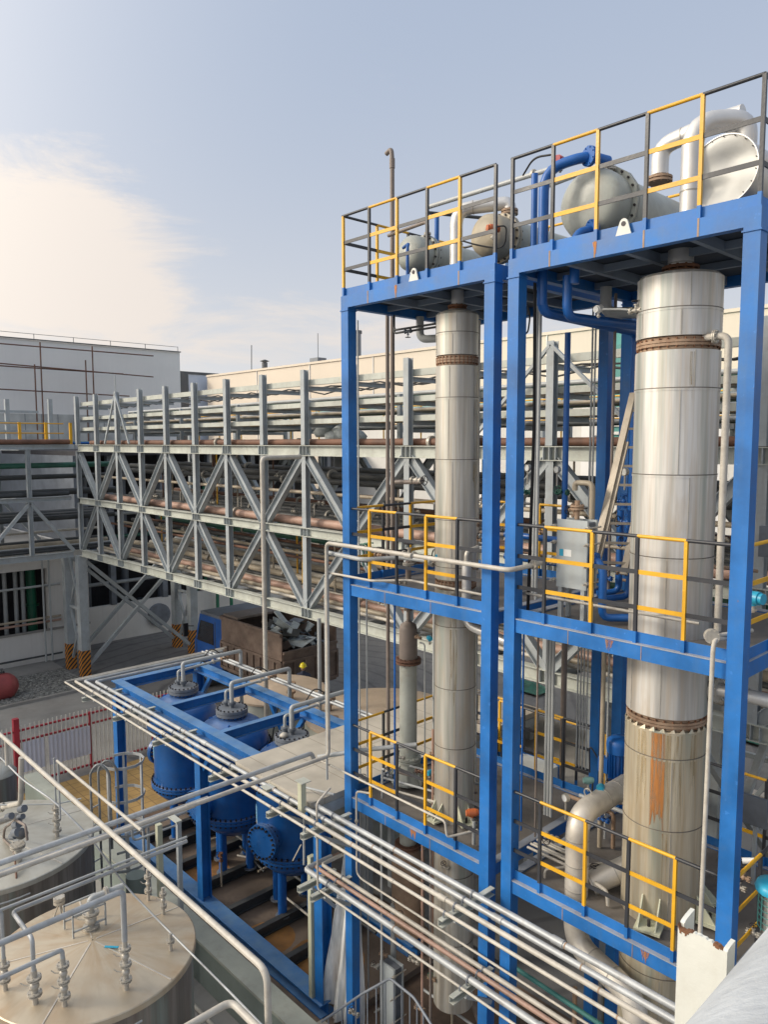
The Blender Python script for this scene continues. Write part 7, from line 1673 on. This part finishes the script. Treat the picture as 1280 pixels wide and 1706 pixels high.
# down pipe with long arm to the left, then others
q = at(205, 1485, Y=b1_.y); top1 = V((b1_.x, b1_.y, q.z))
pipe([pup(b1_, h1_), top1, V((top1.x, top1.y-2.6, top1.z-.02))], .034, 'pipe_galv', 'galvanised pipe from the tall roof stack turning towards the viewer', 'tank top pipes', bend=.07)
q = at(100, 1578, Y=b2_.y); tp = V((b2_.x, b2_.y, q.z)); pipe([pup(b2_, h2_), tp, V((tp.x, tp.y-1.6, tp.z-.02))], .026, 'pipe_galv', 'galvanised pipe from the middle roof stack turning towards the viewer', 'tank top pipes', bend=.06)
tp = V((b3_.x, b3_.y, at(50, 1560, Y=b3_.y).z)); tp2 = V((tp.x-.9, tp.y, tp.z)); q5 = at(18, 1520, Z=tp.z)
pipe([pup(b3_, h3_), tp, (q5.x, tp.y, tp.z+.0), (q5.x, tp.y+2.3, tp.z+.02)], .026, 'pipe_galv', 'galvanised pipe rising from the left stack and running back past the second tank', 'tank top pipes', bend=.07)
pipe([(q5.x+.0, tp.y-.9, tp.z+.08), (q5.x+.0, tp.y+2.3, tp.z+.08)], .018, 'pipe_grey', 'thin brownish grey pipe beside the long pipe over the nearest tank', 'tank top pipes')
tp = V((b4_.x, b4_.y, at(3, 1520, Y=b4_.y).z)); pipe([pup(b4_, h4_), tp, tp+V((-.1, -.5, 0))], .022, 'pipe_galv', 'upright pipe at the extreme left of the nearest tank', 'tank top pipes', bend=.05)
# wide elbow on nozzle at (152,1512)
tp = pup(b5_, h5_); pipe([tp, tp+V((0, 0, .1)), tp+V((.05, .42, .12))], .045, 'pipe_grey', 'wide grey elbow beside the nozzle stack near the top of the roof', 'tank top pipes', bend=.08, flanges=[(tp+V((.03, .2, .105)), (.1, 1, 0))])
# small stool frame
mb = MB(); a = at(122, 1566, Z=TZ+.1); 
for dx_, dy_ in ((0, 0), (.0, .42), (-.3, 0), (-.3, .42)): mb.bar(a+V((dx_, dy_, 0)), a+V((dx_, dy_, .32)), .02, .02)
for dz_ in (.1, .31): mb.bar(a+V((0, 0, dz_)), a+V((0, .42, dz_)), .02, .02); mb.bar(a+V((-.3, 0, dz_)), a+V((-.3, .42, dz_)), .02, .02)
tag(mb.build('pipe_stool', 'pipe_grey'), 'small square pipe stool frame on the nearest tank roof', 'stand')
mb = MB(); a = at(99, 1522, Z=TZ+.05)
for k in range(3): mb.tube([a+V((.08*math.cos(k*2.1), .08*math.sin(k*2.1), -.05)), a+V((0, 0, .16))], .012, 6)
mb.cyl(a+V((0, 0, .15)), a+V((0, 0, .19)), .075, 18); mb.cyl(a+V((0, 0, .20)), a+V((0, 0, .24)), .075, 18); mb.bolts(a+V((0, 0, .195)), (0, 0, 1), .062, 8, .007, .008, .09)
tag(mb.build('level_sensor', 'valve_steel'), 'round flanged sensor on tripod legs at the back left of the nearest tank roof', 'sensor')
tag(MB().bar(at(174, 1577, Z=TZ+.14), at(197, 1578, Z=TZ+.14), .03, .008).build('blue_strip', 'cyan'), 'short blue strip lying on the nearest tank roof beside the tall stack', 'strip')
# second tank gear: motorised unit with hose
b = at(30, 1432, Z=TZ+.08); t = thing('agitator_head', b, 'grey instrument cluster with a looping brown hose on the second tank roof', 'instrument')
MB().cyl(b-V((0, 0, .05)), b+V((0, 0, .25)), .05, 14).build('spool', 'valve_steel', t)
mb = MB(); flange(mb, b+V((0, 0, .22)), (0, 0, 1), .11, .02); mb.build('flange', 'valve_steel', t)
rr = random.Random(8); mb = MB().mat('cast_grey')
for k in range(7): c = b+V((rr.uniform(-.1, .1), rr.uniform(-.1, .1), .34+.07*k)); mb.cyl(c-V((.05, .0, .02)), c+V((.06, .03, .03)), rr.uniform(.04, .08), 12)
mb.build('head_body', None, t); MB().sphere(b+V((.12, .02, .45)), .085, 12).build('head_housing', 'trim_dark', t)
pts = [b+V((0, 0, .72)) + V((-.0, -.0, 0))]; 
hose = [at(45, 1400, Y=b.y-.0), at(42, 1375, Y=b.y), at(25, 1366, Y=b.y), at(7, 1380, Y=b.y), at(5, 1398, Y=b.y), at(20, 1412, Y=b.y), at(24, 1425, Y=b.y-.05)]
tag(MB().tube(hose, .02, 8, bend=.08).build('hose', 'brown_pipe'), 'brown hose looping over the instrument cluster of the second tank', 'hose')
q = at(27, 1465, Z=TZ); pipe([at(24, 1425, Y=b.y-.05), q+V((0, 0, .02)), q+V((.02, -.04, -.15))], .014, 'pipe_rust', 'brownish conduit from the looping hose down to the second tank rim', 'tank top pipes')
pipe([at(-5, 1370, Z=TZ+.5), at(26, 1358, Z=TZ+.5), at(31, 1368, Z=TZ+.35)], .055, 'pipe_cream', 'fat pale elbow at the left edge above the second tank', 'tank top pipes', bend=.08)
c = b7_; pipe([pup(c, h7_), pup(c, h7_)+V((0, 0, .75))], .014, 'pipe_grey', 'thin upright rod above the valve stack of the second tank', 'tank top pipes')
pipe([pup(c, h7_-.02)+V((-.8, -.9, .0)), pup(c, h7_-.02), pup(c, h7_-.02)+V((.15, .35, .03))], .012, 'pipe_grey', 'thin rod lying level across the valve stack of the second tank', 'tank top pipes')
# left edge: brown pump casing, white elbow
a = at(2, 1290, Y=4.2); t = thing('cylinder_unit', a, 'dark brown clad cylinder with a pale domed top cut by the left edge', 'vessel')
MB().cyl((a.x-.35, a.y, 2.0), (a.x-.35, a.y, a.z-.1), .36, 28).build('shell', 'tank_shell_dark', t); MB().lathe((a.x-.35, a.y, a.z-.1), (0, 0, 1), [(0, .37), (.02, .37), (.15, .25), (.22, .05), (.22, 0)], 28).build('dome', 'roof_clean', t)
zz = TZ+.9; a = at(36, 1330, Y=3.6)
pipe([at(-10, 1348, Y=3.6), at(34, 1338, Y=3.6), at(35, 1262, Y=3.6)], .04, 'pipe_cream', 'pale bent pipe at the left edge rising behind the long cream handrail', 'tank top pipes', bend=.12, flanges=[(at(3, 1345, Y=3.6), _R2)])
# column post between the tanks (grey box post with conduits)
p = at(140, 1353, Y=4.9); t = thing('tank_yard_post', (p.x, 4.9, 0), 'grey square post with conduits rising between the two front tanks', 'post')
MB().box(p.x-.07, p.x+.07, 4.83, 4.97, .02, p.z).build('shaft', 'cast_grey', t); MB().box(p.x-.09, p.x-.075, 4.84, 4.96, .02, p.z-.02).build('conduit', 'pipe_tan', t)
cable([(p.x+.1, 4.85, p.z-.05), (p.x+.16, 4.8, p.z-.3), (p.x+.1, 4.8, p.z-.6)], .01, 'pale cable hanging beside the grey post between the tanks', 'pipe_cream')

# caged ladder
cg = thing('caged_ladder', (-12.9, 5.45, 0), 'galvanised ladder with a round safety cage standing behind the front tanks', 'ladder')
zc = 3.55; cc = at(205, 1268, Z=zc); cx, cy = cc.x, cc.y; r_ = .36
t0 = at(152, 1268, Z=zc)
for zz in (zc, zc-.62, zc-1.25, zc-1.9):
    pts = [V((cx, cy, zz)) + _R2*(-.34) + V((0, 0, 0))]
    ring_ = [V((cx+r_*math.cos(a), cy+r_*math.sin(a), zz)) for a in [R(255)+R(29)*k for k in range(11)]]
    mb = MB()
    for a, b in zip(ring_, ring_[1:]): mb.bar(a, b, .012, .05)
    mb.build('cage_hoop', 'pipe_galv', cg)
for k in range(1, 10, 2):
    a = R(255)+R(29)*k; MB().bar((cx+(r_-.01)*math.cos(a), cy+(r_-.01)*math.sin(a), zc+.02), (cx+(r_-.01)*math.cos(a), cy+(r_-.01)*math.sin(a), .8), .04, .01, up=(math.cos(a), math.sin(a), 0)).build('cage_strip', 'pipe_galv', cg)
for k, px in enumerate((150, 172)):
    q = at(px, 1300, Z=zc-.1)
    for dx_ in (0, .0):
        top = V((q.x, q.y, zc+.15)); pts = [(q.x-.22*k-.0, q.y, .1), (q.x-.22*k, q.y, zc+.05), (q.x-.22*k+.1, q.y+.12, zc+.22), (q.x-.22*k+.22, q.y+.25, zc+.05), (q.x-.22*k+.22, q.y+.25, 2.2)]
        MB().tube(pts, .022, 8, bend=.12).build('stile', 'pipe_galv', cg)
q0, q1 = at(150, 1300, Z=zc-.1), at(172, 1300, Z=zc-.1); q1 = V((q1.x-.22, q1.y, q1.z))
for k in range(9): MB().tube([(q0.x, q0.y, .3+.33*k), (q1.x, q1.y, .3+.33*k)], .012, 6).build('rung', 'pipe_galv', cg)

# inverted U pipe frames by the wall
q = at(215, 1392, Y=5.6)
yv = 5.35; zt_ = at(215, 1392, Y=yv).z
pipe([(at(214, 1500, Y=yv).x, yv, 2.5), (at(214, 1500, Y=yv).x, yv, zt_), (at(214, 1500, Y=yv).x+.02, 6.5, zt_)], .03, 'pipe_galv', 'galvanised pipe turning over beside the grey support posts above the low wall', 'pipes at the wall', bend=.1)
pipe([(at(222, 1440, Y=yv).x, yv, 2.7), (at(222, 1440, Y=yv).x, yv, zt_-.05), (at(222, 1440, Y=yv).x+.02, 6.2, zt_-.05)], .02, 'pipe_galv', 'thinner galvanised pipe inside the bend of the larger one', 'pipes at the wall', bend=.1)
for k, (px, pt, pb, m, w_) in enumerate(((246, 1378, 1440, 'pipe_galv', .02), (264, 1373, 1480, 'post_cream', .045), (297, 1370, 1515, 'rack_grey', .035))):
    y_ = 5.75; a = at(px, pt, Y=y_); t = thing('support_post', (a.x, y_, .03), ['thin galvanised prop left of the cream one above the low wall', 'cream square prop in the middle of three above the low wall', 'grey angle prop at the right of the three above the low wall'][k], 'post', 'props at the low wall')
    MB().box(a.x-w_, a.x+w_, y_-w_, y_+w_, .02, a.z).build('shaft', m, t)
    if k == 2: MB().box(a.x-.35, a.x+.03, y_-.05, y_+.05, a.z, a.z+.03).build('cap_arm', 'rack_pale', t)
p = at(226, 1470, Y=5.5); t = thing('wall_drum', (p.x, 5.5, 2.0), 'rounded green grey box hanging at the top of the low wall behind the tank', 'box')
MB().lathe((p.x, 5.5, p.z-.28), (0, 0, 1), hard([(0, 0), (0, .17), (.42, .17), (.42, 0)]), 20).build('body', 'wall_green', t)
# floor pipe and kerb down by the wall
pipe([(-14.0, 5.7, .05), (-4.0, 5.7, .05)], .03, 'pipe_cream', 'pale conduit lying along the foot of the low wall', 'pipes at the wall')

# ================================================================== NEAR HANDRAILS
yh = 3.0; zr_ = at(220, 1425, Y=yh).z
a, b = at(0, 1235, Y=yh), at(452, 1622, Y=yh)
t = thing('near_handrail', (a.x, yh, b.z-1.1), 'long worn cream handrail crossing the lower left and bending down at its end', 'railing')
e = at(445, 1618, Y=yh)
MB().tube([(-13.5, yh, e.z), (e.x, yh, e.z), (e.x+.01, yh, e.z-1.0)], .027, 14, bend=.12).build('top_rail', 'pipe_cream', t)
MB().tube([(e.x-6.1, yh, e.z), (e.x-6.1, yh, e.z-.35)], .024, 10).build('rail_post', 'pipe_cream', t)
q = at(35, 1262, Y=yh)
pa_ = at(95, 1272, Y=3.3); pb_ = at(235, 1378, Y=3.3)
pipe([(pa_.x, 3.3, (pa_.z+pb_.z)/2), (pb_.x, 3.3, (pa_.z+pb_.z)/2)], .018, 'pipe_cream', 'short cream pipe ending left of the safety cage above the tanks', 'near cream pipes')
pipe([(pa_.x+.02, 3.3, (pa_.z+pb_.z)/2), (pa_.x+.02, 3.3, (pa_.z+pb_.z)/2-.75)], .012, 'pipe_grey', 'thin grey upright under the end of the short cream pipe', 'near cream pipes')
# long sagging cable from upper left to lower middle
pts = [at(0, 1262, Y=3.2), at(38, 1300, Y=3.2), at(90, 1335, Y=3.35), at(150, 1395, Y=3.6), at(210, 1478, Y=4.0), at(270, 1540, Y=4.2), at(330, 1600, Y=4.2), at(385, 1655, Y=4.0), at(440, 1712, Y=3.6)]
tag(MB().tube(pts, .012, 8, bend=.2).build('cable', 'pipe_galv'), 'thin pale cable slanting down across both front tanks to the bottom edge', 'cable')
zc_ = 5.0; c0, c1, c2_ = at(300, 1712, Z=5.0), at(385, 1668, Z=5.0), at(430, 1712, Z=5.0)
t = thing('corner_handrail', (c1.x, c1.y, 3.9), 'bent corner of a cream handrail peeping up at the bottom edge', 'railing')
MB().tube([(c1.x, c1.y-2.0, 5.0), (c1.x, c1.y, 5.0), (c1.x+2.0, c1.y, 5.0)], .028, 14, bend=.08).build('top_rail', 'pipe_cream', t)
MB().tube([(c1.x+.9, c1.y, 5.0), (c1.x+.9, c1.y, 4.0)], .025, 10).build('rail_post', 'pipe_cream', t)
# small railing at bottom centre
t = thing('stair_rail', (-6.3, 6.0, 1.2), 'grey stair railing with thin balusters at the bottom centre', 'railing')
P1 = [at(536, 1702, Y=5.9), at(605, 1655, Y=6.0), at(650, 1630, Y=6.05), at(690, 1662, Y=6.0), at(722, 1712, Y=5.9)]
P1[0].y = 5.9
MB().tube(P1, .016, 8, bend=.05).build('top_rail', 'cast_grey', t)
for k in range(4):
    a, b = P1[k], P1[k+1]
    for j in range(3): q = a+(b-a)*((j+.5)/3); MB().tube([q, q-V((0, 0, .85))], .009, 6).build('baluster', 'cast_grey', t)
# second plate exchanger low, plastic film
hx2 = thing('plate_exchanger', (-7.0, 7.5, 0), 'lower grey plate heat exchanger glimpsed behind the pipes at the bottom', 'heat exchanger')
a = at(633, 1600, Y=7.45); b = at(657, 1600, Y=7.45); zt_ = a.z; plate_pack(hx2, a.x, b.x, 7.45, zt_-1.25, zt_, .2)
mb = MB(); 
for x in (a.x+.04, b.x-.04): mb.box(x-.02, x+.02, 7.5, 7.54, 0.02, zt_-1.2)
mb.build('leg', 'rack_grey', hx2)
for k, (px, py, y) in enumerate(((625, 1610, 7.5), (640, 1590, 7.6), (690, 1600, 7.4), (720, 1630, 7.5), (662, 1505, 7.8), (670, 1530, 7.6), (742, 1445, 7.5), (700, 1680, 6.9), (590, 1688, 6.9))):
    valve(at(px, py, Y=y), (1, .2, 0), .06+.01*(k % 3), 'small valve in the dim pipework at the bottom, %s' % ['left of the lower exchanger', 'on top of the lower exchanger', 'right of the lower exchanger', 'beside the green handwheel', 'left of the rusty flange', 'below the rusty flange', 'on the slim column foot', 'by the stair railing', 'left end by the stair railing'][k], 'dim valves at the bottom', wheel=(0, -.5, 1), mat=['valve_steel', 'rust_pale'][k % 2], wheel_mat='pipe_green' if k == 3 else 'bolt_dark')
rr = random.Random(31)
for k in range(12):
    x = -8.2+rr.uniform(0, 5.0); y = 7.6+rr.uniform(0, 1.6); z = rr.uniform(.4, 3.2)
    if k % 2: seg_ = [(x, y, z), (x+rr.uniform(.6, 1.6), y, z), (x+1.6, y, max(.3, z-1.0))]
    else: seg_ = [(x, y, .1), (x, y, z+.6)]
    tag(MB().tube(seg_, rr.choice((.02, .03, .045)), 8, bend=.1).build('pipe', rr.choice(['pipe_grey', 'pipe_tan', 'brown_pipe', 'pipe_dark', 'rust_pale'])), 'dim pipe run low beneath the towers', 'pipe', 'dim pipes beneath the towers')
for k, px in enumerate((636, 704, 718)):
    q = at(px, 1500, Y=7.3); pipe([(q.x, 7.3, 3.8), (q.x, 7.3, .3)], .018, ['pipe_grey', 'pipe_rose', 'brown_pipe'][k], ['thin grey tube under the left tower first deck at the left', 'thin pinkish tube under the left tower first deck', 'thin brown tube right of the pinkish one under the left tower'][k], 'tubes beneath the left tower')
# plastic film draped by the near column
fm = MB(); n, mrow = 26, 22
a0, a1 = at(538, 1500, Y=7.15), at(602, 1500, Y=7.15); rr = random.Random(12)
b = len(fm.v)
for j in range(mrow+1):
    f_ = j/mrow
    for i in range(n+1):
        u_ = i/n; wdt = .35+.65*f_**.8; x = -8.55 + (u_-.5)*(1.0*wdt) - .12*f_; z = 3.0-(2.75)*f_
        y = 7.30+.10*f_+.09*math.sin(u_*19+f_*2.0)*(.3+f_)+.04*math.sin(u_*47+f_*5)
        fm.v.append((x-.10*f_*u_, y-.25*f_, z+.06*math.sin(u_*9)))
for j in range(mrow):
    for i in range(n): q = b+j*(n+1)+i; fm.face((q, q+1, q+n+2, q+n+1), True)
tag(fm.build('plastic_film', 'film'), 'translucent plastic film hanging in folds beside the near corner of the blue frame', 'plastic sheet')
# brick/pale base at the blue frame corner
tag(MB().box(-8.9, -8.3, 6.5, 6.95, .02, .2).build('concrete_block', 'slab'), 'pale pinkish concrete block at the foot of the plastic film', 'block')

# ================================================================== RIGHT EDGE
a = at(1265, 1000, Y=8.0)
transmitter(at(1256, 1000, Y=7.6)-V((0, 0, .12)), (1, -.2, 0), 'cyan instrument cut by the right edge beside the right column', 'cyan', .13, .08)
t = thing('cap_light', at(1184, 1385, Y=7.6), 'x', 'lamp') if False else None
p = at(1247, 1385+0, Y=7.5)
tag(MB().cyl(at(1238, 1434, Y=7.6), at(1248, 1432, Y=7.62)+V((.05, .02, 0)), .03, 14).build('pipe_stub', 'gauge_white'), 'white round pipe stub behind the yellow side rail of the first deck', 'stub')
p = at(1275, 1480, Y=7.3)
t = thing('mesh_guard_motor', p, 'turquoise fan cowl over a mesh guard at the right edge', 'motor')
MB().lathe(p+V((.05, .1, -.05)), (0, 0, 1), [(0, .16), (.03, .17), (.08, .15), (.1, .05), (.1, 0)], 20).build('cowl', 'cyan', t)
mb = MB()
for k in range(9): an = k*.7; mb.tube([p+V((.05+.13*math.cos(an), .1+.13*math.sin(an), -.06)), p+V((.05+.13*math.cos(an), .1+.13*math.sin(an), -.42))], .005, 5)
for k in range(6): mb.tube([p+V((.05+.13*math.cos(an), .1+.13*math.sin(an), -.1-.06*k)) for an in [q*.5 for q in range(14)]], .004, 5)
mb.build('mesh_guard', 'teal', t); MB().cyl(p+V((.05, .1, -.75)), p+V((.05, .1, -.08)), .08, 14).build('body', 'condenser_grey', t)
for k, (px, py) in enumerate(((1240, 1462), (1232, 1478), (1256, 1555))): valve(at(px, py, Y=7.6), (1, 0, 0), .06, ['brown valve just behind the yellow side rail', 'pale valve under the brown one behind the yellow side rail', 'pale valve low at the right edge by the parapet'][k], 'valves', mat=['rust_pale', 'valve_steel', 'valve_steel'][k])
# tarps and far ground clutter right
mb = MB(); rr = random.Random(14)
for (px, py, w_, h_) in ((1245, 1200, 1.6, .5), (1275, 1225, 1.8, .6), (880, 1145, 1.0, .3)):
    c = at(px, py, Z=.1); n = 9; b = len(mb.v)
    for j in range(n+1):
        for i in range(n+1): mb.v.append((c.x+(i/n-.5)*w_*1.6, c.y+(j/n-.5)*w_, .1+h_*math.sin(math.pi*i/n)*math.sin(math.pi*j/n)*rr.uniform(.5, 1)))
    for j in range(n):
        for i in range(n): q = b+j*(n+1)+i; mb.face((q, q+1, q+n+2, q+n+1), False)
tag(mb.build('tarpaulin', 'tarp_green'), 'dark green tarpaulins heaped on the ground beyond the towers', 'tarpaulin', kind='stuff')
t = thing('far_low_wall', (-6, 15, 0), 'low pale wall with coping behind the right tower at ground level', 'wall')
MB().box(-14, 4, 19.0, 19.2, 0, .55).build('wall', 'concrete', t); MB().box(-14, 4, 18.96, 19.24, .55, .62).build('coping', 'slab', t)
# yellow floor lines far right
g = MB(); 
for k in range(2): g.box(-9+k*0, 2, 13.0+k*1.5, 13.12+k*1.5, .004, .012)
struct(g, 'yellow_floor_line', 'rail_yellow')

# near white channel post and white duct
xa, ya_ = at(1127, 1600, Y=2.0), at(1205, 1620, Y=2.0)
t = thing('white_channel_post', (-.85, 2.0, 6.5), 'white painted steel channel with a torn rusty top edge at the lower right', 'post')
zpL, zpR = at(1127, 1545, Y=2.0).z, at(1205, 1582, Y=2.0).z
xL, xR = at(1127, 1640, Y=2.0).x, at(1203, 1640, Y=2.0).x
n = 24; mb = MB().mat('white_torn'  if 'white_torn' in M else 'white_paint'); rr = random.Random(6)
tops = []
for i in range(n+1):
    u_ = i/n; z = zpL+(zpR-zpL)*u_ + .008*math.sin(u_*3.1) + rr.uniform(-.003, .003)
    if i == 0: z += .012
    tops.append((xL+(xR-xL)*u_, z))
for (q0, q1) in zip(tops, tops[1:]):
    mb.hexa([(q0[0], 2.0, 6.5), (q1[0], 2.0, 6.5), (q1[0], 2.012, 6.5), (q0[0], 2.012, 6.5), (q0[0], 2.0, q0[1]), (q1[0], 2.0, q1[1]), (q1[0], 2.012, q1[1]), (q0[0], 2.012, q0[1])])
mb.build('web', None, t)
mb = MB().mat('white_paint'); zc1_ = tops[-1][1]
for i in range(8):
    y0, y1 = 2.0+i*.0065, 2.0+(i+1)*.0065; z0, z1 = zc1_+.010*(i/8)**.35, zc1_+.010*((i+1)/8)**.35
    mb.hexa([(xR, y0, 6.5), (xR+.012, y0, 6.5), (xR+.012, y1, 6.5), (xR, y1, 6.5), (xR, y0, z0), (xR+.012, y0, z0), (xR+.012, y1, z1), (xR, y1, z1)])
for i in range(6):
    y0, y1 = 2.012+i*.011, 2.012+(i+1)*.011; z0, z1 = tops[0][1]+.014*(i/6)**.5, tops[0][1]+.014*((i+1)/6)**.5
    mb.hexa([(xL, y0, 6.5), (xL+.012, y0, 6.5), (xL+.012, y1, 6.5), (xL, y1, 6.5), (xL, y0, z0), (xL+.012, y0, z0), (xL+.012, y1, z1), (xL, y1, z1)])
mb.build('flange', None, t)
mb = MB().mat('rust'); rr = random.Random(2)
def rustpatch(u0, u1, dep):
    for i in range(n):
        um = (i+.5)/n
        if u0 <= um <= u1:
            (xa_, za_), (xb_, zb__) = tops[i], tops[i+1]; d0 = dep*rr.uniform(.3, 1)*math.sin(math.pi*min(1, max(0, (um-u0)/(u1-u0)))+.2)
            mb.hexa([(xa_, 1.9985, za_-abs(d0)), (xb_, 1.9985, zb__-abs(d0)), (xb_, 2.013, zb__-abs(d0)), (xa_, 2.013, za_-abs(d0)), (xa_, 1.9985, za_+.0015), (xb_, 1.9985, zb__+.0015), (xb_, 2.013, zb__+.0015), (xa_, 2.013, za_+.0015)])
rustpatch(0, .32, .018); rustpatch(.78, 1.0, .014); mb.build('rust_edge', None, t)
# big white duct lying close to the viewer
e0, e1 = at(1132, 1712, Y=1.1), at(1282, 1540, Y=1.1)
P_a = at(1142, 1706, Y=1.0); P_b = at(1280, 1545, Y=1.6)
d = (P_b-P_a).normalized()
# axis parallel to the edge line, offset to the right of the sight plane
nrm = (P_a-V((0, 0, H0))).cross(P_b-V((0, 0, H0))).normalized()
if nrm.dot(_R2) < 0: nrm = -nrm
Rd = .30; off = nrm*Rd*1.0
t = thing('white_duct', P_a+off-V((0, 0, Rd)), 'large blurred white duct crossing the lower right corner close to the viewer', 'duct')
MB().tube([P_a+off-d*1.2, P_a+off+d*2.6], Rd, 56).build('shell', 'duct_white', t)
mb = MB()
for k in (-.4, .9, 2.2): mb.cyl(P_a+off+d*(k-.006), P_a+off+d*(k+.006), Rd+.003, 56)
mb.build('seam_band', 'duct_white', t)
for o in COL.objects:
    if o.type == 'MESH' and o.parent is None and 'category' in o and 'kind' in o and o['kind'] == 'stuff': pass
